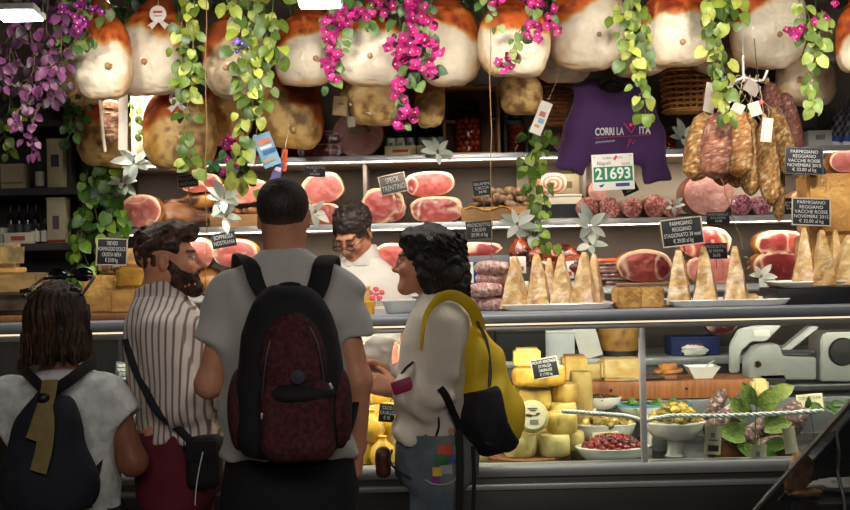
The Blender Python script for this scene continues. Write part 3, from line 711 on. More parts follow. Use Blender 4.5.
t = piece('mortadella_half', 333, 384, 113, 159, 6.2, SA, 'round pink mortadella with paper tag on its cut face, on the top shelf', cat='sausage', kind='mortadella', d=.2, seed=2, lump=.015, power=2.05)
obj('paper_tag', MB().box((-.01, -.118, .15), (.075, .003, .035), .001, Matrix.Rotation(.12, 3, 'Y')), M('green_paper', (176,176,128), .8), t)
obj('cut_slot', MB().box((.04, -.112, .18), (.02, .01, .09), .004, Matrix.Rotation(-.6, 3, 'Y')), M('meat_slot', (150,110,100), .5), t)
for bi, (x0, x1, lb) in enumerate(((385, 416, 'open pale carton of dark bottles beside the mortadella on the top shelf'), (417, 446, 'open pale carton of dark bottles beside the wooden jar crate'))):
    w_ = (x1 - x0) * s6; t = T('bottle_carton', lb, 'box', (X((x0 + x1) / 2, 6.1, 150), 6.1, SA), group='cartons of dark bottles')
    cm = M('pale_carton', (214,196,154), .75)
    for yy in (-.05, .05): obj('carton_side', MB().box((0, yy, .03), (w_, .004, .058), .001), cm, t)
    for xx in (-1, 1): obj('carton_end', MB().box((xx * (w_ / 2 - .002), 0, .03), (.004, .096, .058), .001), cm, t)
    obj('carton_base', MB().box((0, 0, .003), (w_ - .006, .094, .005), .001), cm, t)
    obj('red_print', MB().box((0, -.0525, .03), (w_ * .5, .001, .016), 0), M('red_print', (176,70,50), .7), t)
    for k in range(3):
        rbottle((x0 + x1) / 2 + (k - 1) * (x1 - x0) * .31, 6.1, SA + .007, .024, .19, ['dark bottle with pale label standing nearest the mortadella in the carton', 'middle bottle of three in the carton by the mortadella', 'dark bottle at the right end of the carton by the mortadella',
            'dark bottle at the left end of the carton by the jar crate', 'middle bottle of three in the carton by the jar crate', 'dark bottle with pale label standing nearest the jar crate'][bi * 3 + k], paper=(188,200,190), group='dark bottles in cartons', band=(90,120,110))
# wooden crate on its side
cw, ch, cd = 57 * s6, 70 * s6, .2; t = T('wooden_crate', 'open pine crate standing on its side around the big red jar', 'crate', (X(471, 6.15, 140), 6.15, SA))
for x in (-1, 1): obj('side_board', MB().box((x * (cw / 2 - .008), 0, ch / 2), (.016, cd, ch), .003), WOOD, t)
for z in (.008, ch - .008): obj('end_board', MB().box((0, 0, z), (cw - .033, cd, .016), .003), WOOD, t)
obj('bottom_board', MB().box((0, cd / 2 - .006, ch / 2), (cw - .034, .01, ch - .034), .002), M('dark_wood', (96,68,44), .7, var=.2), t)
obj('slat', MB().box((-cw * .36, 0, ch * .5), (.05, cd * .4, .012), .002), WOOD, t); obj('slat', MB().box((cw * .4, 0, ch * .53), (.03, cd * .4, .012), .002), WOOD, t)
jar(468, 6.15, SA + .0165, .077, .28, 'large jar packed with red fruit, dark lid, inside the pine crate', 1)
jar(516, 6.16, SA, .05, .24, 'slim jar of red fruit in the shade right of the pine crate', 2)
t = T('wall_shelf_divider', 'dark upright divider right of the pine crate on the top shelf', 'panel', (X(504, 6.2, 140), 6.22, SA)); obj('panel', MB().box((0, 0, .18), (.018, .3, .36), .002), dk, t)
# right end of the top shelf
t = T('steel_cabinet', 'dark cabinet with pale printed label standing behind the right hanging ham', 'cabinet', (X(786, 6.28, 120), 6.28, SA))
obj('body', MB().box((0, 0, .19), (.34, .3, .38), .006), M('cabinet_grey', (64,64,68), .4, .4), t); obj('panel_label', MB().box((.07, -.152, .05), (.11, .004, .07), .001), M('pale_label', (170,172,168), .6), t); obj('door', MB().box((-.02, -.152, .22), (.28, .006, .2), .003), M('cabinet_door', (92,92,96), .35, .5), t)
for k, (px, lb) in enumerate(((834, 'bottle wrapped in dark checked cloth with blue base, nearer the salami bunch'), (846, 'checked cloth wrapped bottle with blue base at the far right end of the top shelf'))):
    t = T('wrapped_bottle', lb, 'bottle', (X(px, 6.1, 120), 6.1 + .02 * k, SA), (0, .18, .3 * k), 'checked cloth bottles'); m = MB(); 
    def cf(v): 
        ck = ((np.floor(v[:, 2] / .03) + np.floor(np.arctan2(v[:, 1], v[:, 0]) / .52)) % 2)
        return mixc(c255(28,28,36), c255(120,122,132), ck)
    m.lathe([(.034, .05)] + [(.035, .05 + .01 * i) for i in range(1, 14)] + [(.02, .21), (.013, .25), (.013, .30), (0, .30)], 24, colf=cf); obj('checked_cloth', m, ATTR, t)
    obj('blue_band', MB().lathe([(.036, .03), (.037, .035), (.037, .055), (.036, .06)], 20), M('blue_cap', (40,80,170), .5), t); obj('white_base', MB().lathe([(0, 0), (.034, 0), (.036, .01), (.036, .032), (0, .034)], 20), WHITE_PL, t)
carton(818, 6.08, SA, .13, .1, .09, 'low white box with grey label on the top shelf near the checked bottles', (190,190,186), print_=(.6, .4, .3, (120,122,126)))
jar(668, 6.12, SA, .045, .13, 'small jar with dark lid under the woven basket', 5)
# ================================================================ middle shelf
piece('ham_end', 121, 161, 197, 231, 6.12, SB, 'round pale ham end with red patch, alone at the left end of the middle shelf', kind='pale', seed=11, d=.2, lump=.05, power=2.1)
leg_side('whole_cured_leg', 156, 222, 205, 232, 6.2, SB, 'cured leg lowest in the pile above the bearded man', 3, 1, 1, 'cured legs piled on the middle shelf')
leg_side('whole_cured_leg', 164, 224, 196, 214, 6.2, SB + .115, 'golden cured leg in the middle of the pile above the bearded man', 4, -1, 0, 'cured legs piled on the middle shelf')
piece('cut_ham', 180, 222, 180, 199, 6.22, SB + .20, 'dark pinkish ham topmost on the pile above the bearded man', kind='ham', seed=14, d=.2, lump=.1)
piece('ham_shank_piece', 186, 211, 166, 184, 6.28, SB + .31, 'small pink ham piece tucked behind the chalk sign at the left', kind='pale', seed=15, d=.14)
# crate with nuts and the pink ham
t = T('wooden_crate', 'low pale crate of small salamis under the long pink ham', 'crate', (X(250, 6.14, 215), 6.14, SB)); cw = .40
for y in (-.12, .12): obj('side_board', MB().box((0, y, .035), (cw, .012, .068), .002), WOOD, t)
for x in (-1, 1): obj('end_board', MB().box((x * (cw / 2 - .006), 0, .035), (.012, .226, .068), .002), WOOD, t)
obj('bottom_board', MB().box((0, 0, .005), (cw - .03, .222, .008), .001), WOOD, t)
rnd = random.Random(5)
def nuggets(n, cx, cy, z, rx, ry, size, colors, label, group, name, cat, seed, mat=None, elong=1.5, rows=2):
    rnd = random.Random(seed); proto = {}
    for k in range(n):
        key = k % 4
        if key not in proto:
            nn = seed * 10 + key; c0, c1 = colors; m = MB().ball((0, 0, 0), (size * elong, size, size * .95), 16, 10, noise=.16, nscale=22, seed=nn, colf=lambda v: mixc(c255(*c0), c255(*c1), sstep(-.4, .4, fbm(v, 60, nn, 3))))
            me = m.mesh(name); me.materials.append(mat or SALM); proto[key] = me
        o = bpy.data.objects.new(name, proto[key]); COL.objects.link(o); lay = k * rows // n
        per = max(1, n // rows); u = ((k % per) + .5) / per
        o.location = (cx + (u * 2 - 1) * rx * (1 - .12 * lay), cy + rnd.uniform(-ry, ry) * (1 - .2 * lay), z + size * .8 + lay * size * 1.35)
        o.rotation_euler = (rnd.uniform(-.6, .6), rnd.uniform(-.7, .7), rnd.uniform(0, 6.28)); o.scale = (rnd.uniform(.85, 1.1),) * 3; tag(o, label, cat, group)
nuggets(12, X(250, 6.14, 215), 6.12, SB + .03, .16, .07, .026, ((150,104,62), (96,58,32)), 'small brown cured nugget in the low pale crate under the pink ham', 'small cured nuggets in the low crate', 'cured_nugget', 'sausage', 31)
piece('cut_ham', 219, 272, 178, 203, 6.2, SB + .13, 'long pink ham resting on the low crate, behind the centre man', kind='pale', seed=17, d=.2, lump=.09, power=2.2, roll=-.06)
piece('cut_ham', 305, 347, 179, 210, 6.16, SB + .12, 'pale pink cut ham standing tilted, right above the centre man', kind='pale', seed=18, d=.18, lump=.08, power=2.6, roll=-.2)
piece('cut_ham', 304, 342, 206, 228, 6.12, SB, 'lower pink ham slice half behind the head of the centre man', kind='ham', seed=19, d=.16, power=2.6)
piece('cut_ham', 364, 407, 191, 227, 6.14, SB, 'cut ham with curled fat flap, above the vendor', kind='ham', seed=20, d=.2, lump=.12, power=2.3, roll=-.06)
piece('cut_ham', 411, 463, 200, 226, 6.12, SB, 'lower of the two stacked pink cut hams left of the sausage crate', kind='ham', seed=22, d=.2, lump=.06, power=2.8)
piece('cut_ham', 406, 455, 178, 203, 6.13, SB + .143, 'upper of the two stacked cut hams, dark red face, left of the sausage crate', kind='ham', seed=24, d=.2, lump=.07, power=2.7, roll=-.06)
# crate of dried sausages
t = T('wooden_crate', 'crate with yellow ribbon heaped with dried sausages on the middle shelf', 'crate', (X(500, 6.12, 212), 6.12, SB)); cw = .44
for y in (-.12, .12): obj('side_board', MB().box((0, y, .04), (cw, .012, .078), .002), WOOD, t)
for x in (-1, 1): obj('end_board', MB().box((x * (cw / 2 - .006), 0, .04), (.012, .226, .078), .002), WOOD, t)
obj('bottom_board', MB().box((0, 0, .005), (cw - .03, .222, .008), .001), WOOD, t)
obj('yellow_ribbon', MB().tube([(-.2 + .4 * k / 12, -.131 - .004 * abs(sin(k)), .07 + .012 * sin(k * 1.3) - .02 * (k > 7)) for k in range(13)], .012, 8, flat=.25), M('yellow_ribbon', (216,166,44), .5), t)
nuggets(34, X(500, 6.12, 200), 6.12, SB + .03, .19, .085, .027, ((148,122,92), (84,60,42)), 'knobbly brown dried sausage heaped in the ribboned crate', 'dried sausages in the ribboned crate', 'dried_sausage', 'sausage', 37, elong=1.7, rows=4)
# tins and pancetta
carton(557, 6.12, SB, 44 * s6, .2, .14, 'white lidded box with dark printed side under the pancetta roll', (226,216,196), 'food_box', flap=(.35, .55, (38,40,48)))
carton(563, 6.22, SB + .142, 32 * s6, .1, .12, 'pale box standing behind the pancetta roll', (206,192,160), 'food_box', print_=(.5, .5, .3, (120,110,80)))
piece('pancetta_roll', 538, 567, 176, 197, 6.08, SB + .142, 'rolled pancetta with spiral cut face on the white lidded box', 'sausage', 'roll', .12, 27, lump=.03)
# salamis with cut faces
SL = [(597, 193, 213, 13, .105, 'cut salami lowest left of the row, under the race number'), (613, 192, 220, 16, 0, ''), (0,)*6]
def salami_cut(px, r_px, base, label, kind, seed, Y=6.1, d=.26, rot=0., cat='sausage'):
    return piece('cut_salami', px - r_px, px + r_px, 200 - r_px, 200 + r_px, Y, base, label, cat, kind, d, seed, rot, 2.05, .04, 'cut salamis on the middle shelf')
salami_cut(588, 10.5, SB, 'cut salami at the left end of the row under the race number', 'salami', 41, 6.1)
salami_cut(610, 10.5, SB, 'cut salami second in the row, directly under the race number', 'salami', 42, 6.1)
salami_cut(598, 9.5, SB + .10, 'plain pink salami lying on top of two others under the race number', 'mortadella', 43, 6.14)
salami_cut(632, 10, SB, 'cut salami right of the race number, smallest gap to the shirt sleeve', 'salami', 44, 6.1)
salami_cut(653, 11.5, SB, 'palest cut salami in the row, below the right shirt sleeve', 'salami', 45, 6.12, rot=.1)
salami_cut(672, 9, SB, 'small cut salami beside the sage sprig and the big mortadella', 'salami', 46, 6.1)
piece('mortadella_half', 685, 735, 174, 218, 6.14, SB, 'big round pale pink mortadella on the middle shelf below the hanging salamis', 'sausage', 'mortadella', .3, 47, lump=.01, power=2.02)
salami_cut(742, 10.5, SB, 'dark purple cut salami right of the big mortadella', 'purple', 48, 6.1)
salami_cut(762, 9.5, SB, 'second dark purple cut salami, farther from the big mortadella', 'purple', 49, 6.1)
piece('cut_ham', 790, 826, 188, 213, 6.14, SB, 'pink cut ham at the right end of the middle shelf behind the chalk sign', kind='pale', seed=50, d=.2)
# ================================================================ lower shelf
piece('cut_ham', 214, 258, 246, 274, 6.06, SCz + .15, 'pink ham face at the left of the lower shelf, upper layer, nearest the centre man', kind='pale', seed=61, d=.2, lump=.08)
piece('cut_ham', 184, 214, 244, 274, 6.08, SCz + .15, 'pink ham face in front of the bearded face, upper layer of the lower shelf', kind='pale', seed=62, d=.2, lump=.06)
leg_side('whole_cured_leg', 196, 240, 270, 298, 6.08, SCz, 'golden cured leg lowest between the bearded man and the centre man', 63, 1, 0, 'cured legs on the lower shelf')
leg_side('whole_cured_leg', 150, 200, 268, 300, 6.14, SCz, 'golden cured leg behind the head of the bearded man', 64, -1, 1, 'cured legs on the lower shelf')
leg_side('whole_cured_leg', 232, 290, 270, 300, 6.18, SCz, 'golden cured leg hidden behind the neck of the centre man', 65, -1, 1, 'cured legs on the lower shelf')
piece('cut_ham', 374, 412, 236, 262, 6.1, SCz + .12, 'pink ham slice just behind the collar of the vendor', kind='ham', seed=66, d=.2)
piece('cut_ham', 372, 418, 262, 296, 6.1, SCz, 'ham lying lowest behind the shoulder of the vendor', kind='ham', seed=67, d=.2)
piece('flat_ham', 446, 502, 238, 252, 6.16, SCz + .18, 'flat dark ham lying above the scale display', kind='dark', seed=68, d=.22, lump=.12)
piece('flat_ham', 440, 500, 252, 290, 6.18, SCz, 'dark ham lying behind the scale display', kind='dark', seed=69, d=.2)
# packaged roast trays
def roast(px0, px1, py0, py1, Y, base, label, seed):
    s = Y / F; w_, h_ = (px1 - px0) * s, (py1 - py0) * s; t = T('roast_joint', label, 'roast meat', (X((px0 + px1) / 2, Y, py1), Y, base), group='brown roast joints on the lower shelf')
    def cf(v):
        n = fbm(v, 28, seed, 3); c = mixc(c255(126,52,26), c255(44,16,10), sstep(-.4, .4, n)); return mixc(c, c255(176,88,40), sstep(.4, .7, fbm(v, 40, seed + 3)))
    m = MB().ball((0, 0, h_ / 2), (w_ / 2, .08, h_ / 2), 36, 24, noise=.22, nscale=28, seed=seed, colf=cf); obj('roast_meat', m, M('roast_crust', attr=True, rough=.25, var=.2, bump=.6, bscale=60, coat=.5), t)
roast(510, 530, 235, 268, 6.08, SCz + .10, 'dark roast joint highest and leftmost in the roast heap', 71)
roast(524, 560, 242, 268, 6.06, SCz + .10, 'wide glossy roast joint in the middle of the roast heap', 72)
roast(550, 580, 240, 264, 6.1, SCz + .10, 'roast joint at the right of the heap beside the sage leaves', 73)
roast(530, 556, 258, 282, 6.02, SCz + .04, 'small roast joint low in front of the heap', 74)
roast(560, 592, 255, 280, 6.02, SCz + .04, 'orange roast joint low at the right of the heap', 75)
t = T('steel_tray', 'pale tray under the brown roast joints', 'tray', (X(548, 6.06, 285), 6.08, SCz)); obj('tray_body', MB().box((0, 0, .02), (.48, .2, .036), .008), WHITE_PL, t)
for k, (px, py) in enumerate(((518, 265), (541, 270), (566, 270))):
    sign(px, py, 16, 17, 5.95, [], ['white paper price tag with red band under the left roasts', 'white paper price tag with red band under the middle roasts', 'white paper price tag with red band under the right roasts'][k], frame=None, board=PAPER, name='price_tag', cat='price tag', stick=.16)
    obj('red_band', MB().box((0, -.003, -.02), (.06, .002, .022), 0), M('red_print'), bpy.data.objects['price_tag' if k == 0 else 'price_tag.%03d' % k])
for k in range(4):
    c = [(176,84,40), (150,96,84), (128,60,50), (120,70,60)][k]; t = T('packed_meat', ['orange topped packet, topmost of the packed meats', 'glossy packet of meat, second from the top of the packed stack', 'dark packet of meat, third in the packed stack', 'packet of meat lowest in the packed stack'][k], 'packed meat', (X(606 + 3 * k, 6.06, 280), 6.06, SCz + .123 - k * .041), (0, 0, .1 * (k % 2)), 'packed meats')
    obj('sliced_meat', MB().box((0, 0, .018), (.15, .15, .03), .012, col=(1,1,1)), M('packed_%d' % k, c, .3, coat=.5, var=.3), t); obj('plastic_tray', MB().box((0, 0, .004), (.17, .17, .008), .003), M('clear_tray', (170,164,160), .2, alpha=.6), t)
t = T('cutting_board', 'light cutting board under the pink ham right of the packed meats', 'board', (X(645, 6.04, 285), 6.05, SCz)); obj('board', MB().box((0, 0, .01), (.34, .2, .02), .004), WOOD, t)
piece('cut_ham', 618, 672, 252, 284, 6.05, SCz + .02, 'large pink ham half with white fat edge on the light cutting board', kind='ham', seed=81, d=.18, lump=.09, power=2.3)
piece('cut_ham', 680, 732, 230, 262, 6.12, SCz + .14, 'upper ham behind the middle tray of cheese wedges', kind='ham', seed=82, d=.2, lump=.07)
piece('cut_ham', 686, 742, 258, 288, 6.12, SCz, 'pale ham lowest behind the middle tray of cheese wedges', kind='pale', seed=83, d=.2, lump=.08)
piece('cut_ham', 757, 806, 228, 255, 6.1, SCz + .14, 'upper ham of the pair left of the big cheese block', kind='ham', seed=84, d=.2, lump=.08, power=2.6)
piece('cut_ham', 755, 806, 254, 286, 6.1, SCz, 'lower ham of the pair left of the big cheese block', kind='ham', seed=85, d=.2, lump=.08, power=2.6)
# ================================================================ dark unit at the left
U1, U2, U3 = SCz + .02, 1.64, 1.945
carton(16, 6.1, U3, .125, .12, .135, 'square pale gift box with bow band in the dark unit', (150,138,112), flap=(.22, .1, (112,96,60)))
rbottle(39, 6.1, U3, .024, .18, 'small clear bottle with pale label beside the square gift box', (60,66,66), (196,192,180), (210,206,196))
carton(58, 6.1, U3, .088, .09, .27, 'tall pale bottle box with dark picture on the upper shelf of the dark unit', (168,158,124), 'bottle_box', print_=(.55, .5, .25, (48,44,58)))
carton(70, 6.16, U3, .05, .09, .25, 'tall dark box behind the tall pale bottle box', (58,54,46), 'bottle_box')
carton(58, 6.1, U2, .1, .1, .25, 'tall pale bottle box on the middle shelf of the dark unit', (160,152,124), 'bottle_box', print_=(.45, .36, .3, (70,66,62)), flap=(.04, .06, (130,40,30)))
for k in range(4): rbottle(9 + 8.5 * k, 6.18, U2, .021, .22, ['dark bottle farthest left on the middle shelf of the dark unit', 'dark bottle second from the left on the middle shelf of the dark unit', 'dark bottle third from the left on the middle shelf of the dark unit', 'dark bottle behind the yellow labelled ones'][k], (14,14,16), (72,72,76), group='dark bottles in the unit')
for k in range(2): rbottle(33.5 + 9.5 * k, 6.1, U2, .023, .135, ['yellow labelled bottle nearest the low white carton', 'yellow labelled bottle nearest the tall pale box'][k], (40,36,20), (196,160,54), (40,36,30), 'yellow labelled bottles')
carton(19, 6.06, U2, .155, .07, .06, 'low white carton with red print in front of dark bottles', (196,186,160), 'carton', print_=(.5, .5, .4, (150,72,60)))
carton(0, 6.08, U2, .05, .08, .09, 'pale box cut by the picture edge on the middle shelf of the dark unit', (150,146,138), 'carton')
carton(20, 6.1, U1, .075, .1, .125, 'pale carton on the lowest shelf of the dark unit, beside the blue cheese', (170,170,152), 'carton')
carton(37, 6.12, U1, .1, .1, .12, 'greenish carton on the lowest shelf of the dark unit, left of the vine', (140,140,116), 'carton', print_=(.5, .6, .4, (110,112,92)))
# ================================================================ plants
GRN = [(128,142,46), (94,116,38), (152,158,70), (64,86,32), (84,104,36)]
DGR = [(40,64,28), (58,84,36), (30,48,24)]
PUR = [(86,42,76), (112,62,98), (60,32,54), (42,27,38)]
SAGE = [(196,204,190), (168,180,166), (214,218,206)]
MAG = [(156,12,92), (180,26,116), (120,8,74)]
VIO = [(138,26,122), (160,50,140), (110,16,96)]
def curve_pts(P, n):
    P = [Vector(p) for p in P]; out = []; k = len(P) - 1
    for i in range(n):
        u = i / (n - 1) * k; j = min(int(u), k - 1); f = u - j
        p0, p1, p2, p3 = P[max(j-1,0)], P[j], P[j+1], P[min(j+2,k)]
        out.append(.5 * ((2*p1) + (p2-p0)*f + (2*p0-5*p1+4*p2-p3)*f*f + (3*p1-p0-3*p2+p3)*f**3))
    return out
def vine(paths, Y, label, n=30, size=.05, cols=GRN, seed=1, spread=.045, flowers=None, nf=0, fsize=.03, stemc=(92,104,44), name='hanging_vine', cat='vine', group=None, heart=.5, flow_at=None, elong=1.08, dy=.03, droop=.6, thick=.0018):
    rnd = random.Random(seed); o0 = W(*paths[0][0], Y); t = T(name, label, cat, o0, 0, group); st, lf, fl = MB(), MB(), MB()
    tot = sum(math.hypot(b[0]-a[0], b[1]-a[1]) for p in paths for a, b in zip(p, p[1:]))
    for p in paths:
        pl = sum(math.hypot(b[0]-a[0], b[1]-a[1]) for a, b in zip(p, p[1:]))
        pts = [W(x, y, Y) - o0 + V(0, rnd.uniform(-dy, dy), 0) for x, y in p]; pts = curve_pts(pts, max(8, int(pl / 4)))
        st.tube(pts, [thick * 1.4 * (1 - .6 * i / len(pts)) for i in range(len(pts))], 6, col=c255(*stemc))
        m = max(2, int(n * pl / tot))
        for k in range(m):
            q = pts[min(len(pts) - 1, int((k + rnd.random()) / m * len(pts)))]; side = 1 if k % 2 else -1
            d = V(side * rnd.uniform(.1, 1), rnd.uniform(-.9, .3), rnd.uniform(-1, .45) - droop * .4); off = V(d.x, d.y, d.z) * spread * rnd.uniform(.15, 1)
            st.tube([q, q + off * .5 + V(0, 0, .006), q + off], thick * .55, 4, col=c255(*stemc))
            c = c255(*rnd.choice(cols)) * rnd.uniform(.75, 1.25); L = size * rnd.uniform(.65, 1.25)
            lf.leaf(q + off, d + V(0, 0, -droop), (rnd.uniform(-.7, .7), -1, rnd.uniform(-.2, .9)), L, L / elong * rnd.uniform(.85, 1.1), np.array([c * (.9 + .1 * (j % 3 == 1)) for j in range(18)]), rnd.uniform(.05, .45), 0, rnd.uniform(.1, .35), heart)
    if flowers:
        for k in range(nf):
            if flow_at: x, y = rnd.choice(flow_at); q = W(x + rnd.gauss(0, 5), y + rnd.gauss(0, 5), Y) - o0 + V(0, rnd.uniform(-.06, .0), 0)
            else: p = rnd.choice(paths); i = rnd.randrange(len(p)); q = W(p[i][0] + rnd.gauss(0, 9), p[i][1] + rnd.gauss(0, 8), Y) - o0 + V(0, rnd.uniform(-.06, .0), 0)
            ax = V(rnd.uniform(-.8, .8), -1, rnd.uniform(-.5, .6)).normalized(); _, s1, u1 = fr_axes(ax); a0 = rnd.random() * 6
            for b in range(4):
                a = a0 + b * PI / 2; d = s1 * cos(a) + u1 * sin(a) + ax * .35
                fl.leaf(q, d, ax, fsize * rnd.uniform(.8, 1.2), fsize * .85, c255(*rnd.choice(flowers)) * rnd.uniform(.8, 1.2), -.2, 0, .2, .4)
            fl.ball(q + ax * .006, .0035, 6, 5, c255(236,220,150))
    o = obj('stems', st, M('plant_stem', attr=True, rough=.6, var=.2), t)
    if n: o = obj('leaves', lf, LEAFM, t, None); o['kind'] = 'stuff'
    if flowers: o = obj('blossoms', fl, M('petal', attr=True, rough=.55, var=.15, sss=.0), t, None); o['kind'] = 'stuff'
    return t
VY = 4.78
# purple plant at the left
vine([[(5,-10),(12,30),(8,60),(20,88)], [(25,-10),(30,30),(34,64),(24,84)], [(50,-10),(46,30),(50,60),(44,84)], [(-15,10),(-6,50),(2,80)], [(60,0),(62,40),(58,70),(50,92)]], VY - .05, 'bushy purple-leaved plant hanging under the floodlight at the upper left', 130, .048, PUR, 1, .07, stemc=(96,70,60), heart=.2, elong=1.3, cat='plant')
vine([[(48,70),(34,96),(20,112),(22,130),(36,148)], [(44,80),(40,100),(34,122),(32,140)]], VY - .02, 'trailing purple strand with berry-like leaf tips, left of the golden ham', 46, .032, PUR[:2], 2, .035, stemc=(110,84,66), heart=.2, elong=1.1, cat='plant')
vine([[(0,70),(10,100),(4,130),(12,148)], [(30,80),(24,104),(14,118)]], VY + .35, 'dim yellow-green vine in the shade at the far left', 26, .045, [(70,84,30),(52,66,26),(120,130,40)], 3, .05)
vine([[(58,0),(60,20),(66,40)], [(80,0),(86,24),(92,40)], [(105,0),(104,14)], [(70,-5),(74,30),(70,50)]], VY, 'dark green vine with deep violet blossoms, between purple plant and bright orange ham', 36, .046, [(70,94,44),(52,76,36),(94,112,56)], 4, .05, VIO, 26, .026, flow_at=[(62,14),(54,32),(75,28),(82,22),(80,34),(98,12),(82,12)])
# yellow-green vines
vine([[(190,-10),(186,30),(190,70),(186,110),(190,150),(192,166)], [(196,-10),(194,40),(196,84)], [(182,10),(180,50),(184,86)]], VY, 'long yellow-green vine hanging to the brown ham, left of the vine with purple blossom', 66, .052, GRN, 5, .05)
vine([[(246,-10),(250,40),(248,80),(246,120),(242,160),(247,180)], [(262,-10),(266,40),(260,80),(258,112)], [(274,-5),(272,40),(280,56)], [(234,-5),(242,40),(238,70)], [(226,-4),(232,20)], [(250,30),(254,70),(252,104)]], VY, 'thickest yellow-green vine, dense at the top with one strand reaching the leaflet', 118, .055, GRN, 6, .06, [(90,70,170),(120,90,190)], 5, .02, flow_at=[(224,18),(240,48)])
vine([[(630,-8),(628,30),(634,60),(640,90),(645,112)], [(618,5),(624,30),(628,60)], [(640,4),(646,30),(640,60)]], VY, 'yellow-green vine falling in front of the purple shirt', 62, .052, GRN, 7, .045)
vine([[(716,-8),(714,30),(720,60),(724,90),(726,118)], [(706,0),(710,36),(714,64)], [(730,-5),(724,24)], [(738,-5),(734,20)]], VY, 'yellow-green vine falling onto the hanging salami bunch', 62, .055, GRN, 8, .04)
vine([[(806,6),(812,34),(810,60),(812,90),(814,104)], [(822,10),(818,40),(814,58)], [(798,0),(806,26),(800,36)]], VY, 'green vine with a few magenta blossoms hanging before the right white ham', 44, .05, [(120,140,66),(150,168,80),(90,112,52)], 9, .045, MAG, 12, .026, flow_at=[(836,6),(800,30),(792,32),(822,18),(812,30)])
# magenta bougainvillea
vine([[(335,-5),(338,20),(334,50),(330,82)], [(345,0),(342,30),(340,56)], [(328,10),(330,36),(336,70)]], VY, 'magenta-blossomed vine hanging between the two white hams left of the shirt', 34, .05, [(84,112,56),(60,88,44),(110,130,76)], 11, .04, MAG, 36, .030, flow_at=[(339,15),(341,25),(332,40),(335,56),(328,79),(330,32),(345,22),(336,60)])
vine([[(352,-8),(358,14),(372,22)], [(375,-5),(376,14)]], VY, 'short sprig with magenta blossoms above the bright white ham', 18, .045, [(70,100,48),(94,118,62)], 12, .04, MAG, 14, .026, flow_at=[(360,16),(366,10),(356,20),(384,6)])
vine([[(404,-8),(410,30),(404,70),(402,100),(400,122)], [(420,-5),(416,30),(412,66),(418,80)], [(390,-5),(400,20),(396,50)], [(432,0),(428,30),(434,40)], [(415,20),(420,50),(434,70)]], VY, 'longest magenta-blossomed strand, right of the bright white ham', 70, .05, [(70,98,48),(104,126,74),(50,78,40)], 13, .05, MAG, 74, .032, flow_at=[(404,10),(415,16),(412,30),(408,48),(400,60),(403,98),(400,124),(406,118),(430,24),(434,70),(438,50),(416,5),(390,8),(402,40),(424,40),(414,62),(402,84)])
vine([[(486,-8),(492,10),(498,24)], [(530,-8),(532,14),(520,30),(512,50),(502,60)], [(548,-8),(546,14)]], VY - .02, 'sprig of magenta blossoms trailing across the glossy orange-tipped ham', 30, .042, [(74,102,50),(120,140,76)], 14, .04, MAG, 34, .026, flow_at=[(493,6),(548,20),(546,30),(530,34),(536,38),(512,54),(500,64),(528,2),(538,2),(510,58)])
vine([[(268,150),(246,148),(226,150),(216,160),(212,166)], [(262,156),(250,160),(238,162)]], 5.3, 'low cluster of magenta blossoms beside the hanging leaflet', 20, .038, [(60,110,60),(84,130,80)], 15, .03, MAG, 24, .026, flow_at=[(232,146),(238,150),(248,154),(232,166),(246,160),(256,160),(228,148)])
# dark greenery along the top
vine([[(-20,-12),(60,-4),(140,-10),(220,-2),(300,-8),(380,-2),(450,-8)], [(60,0),(118,8),(130,28),(130,40)], [(118,-6),(128,14),(124,30)]], 5.34, 'dark leafy garland along the left half of the ham rail', 130, .06, DGR, 16, .06, name='leafy_garland', cat='garland')
vine([[(440,-6),(500,-10),(560,-6),(640,-12),(720,-6),(800,-10),(870,-6)], [(474,-6),(484,8),(480,18)], [(616,-14),(632,0),(634,12)]], 5.34, 'dark leafy garland along the right half of the ham rail', 100, .06, DGR, 17, .05, name='leafy_garland', cat='garland')
vine([[(68,96),(74,110),(70,124),(76,134)], [(84,98),(80,116)]], 5.3, 'small dark green sprig beside the golden ham under the net', 24, .045, [(44,72,30),(60,92,38)], 18, .045)
vine([[(176,30),(182,60),(178,90),(184,120),(182,160)]], 5.1, 'thin pale tendril vine left of the long yellow-green vine', 16, .03, GRN, 19, .03)
vine([[(128,100),(134,114),(142,118)], [(140,96),(136,120),(138,134)]], 5.55, 'little green sprig before the white paper, right of the netted ham', 14, .035, [(110,130,60),(80,110,50)], 20, .03)
# shelf plants
def pot(px, Y, base, r, h, rgb, t):
    a = V(X(px, Y, 150), Y, base) - t.location
    obj('pot', MB().lathe([(0, 0), (r * .75, 0), (r, h), (r * .9, h), (r * .85, h * .85), (0, h * .84)], 24, a), M('pot_%d' % rgb[0], rgb, .7), t)
t = vine([[(112,96),(100,130),(96,170),(88,200),(82,240),(90,272)], [(104,110),(92,150),(84,190),(76,236),(80,280)], [(110,120),(112,170),(114,200),(108,236)], [(98,150),(104,190),(120,210),(122,222)], [(90,180),(98,230),(104,268)]], 5.86, 'big leafy green vine trailing down past the dark shelving unit', 120, .065, [(96,134,40),(70,108,34),(130,160,56),(52,86,32)], 21, .07, heart=.6)
t = vine([[(540,128),(536,146),(532,172),(538,196),(536,220),(540,240),(552,238)], [(548,128),(542,150),(540,176),(544,206),(538,228)], [(530,130),(526,160),(530,190)]], 5.88, 'leafy pothos vine trailing from the top shelf left of the shirt', 66, .055, [(130,160,56),(160,186,84),(96,130,48)], 22, .05)
pot(541, 6.06, SA, .05, .09, (70,64,58), t)
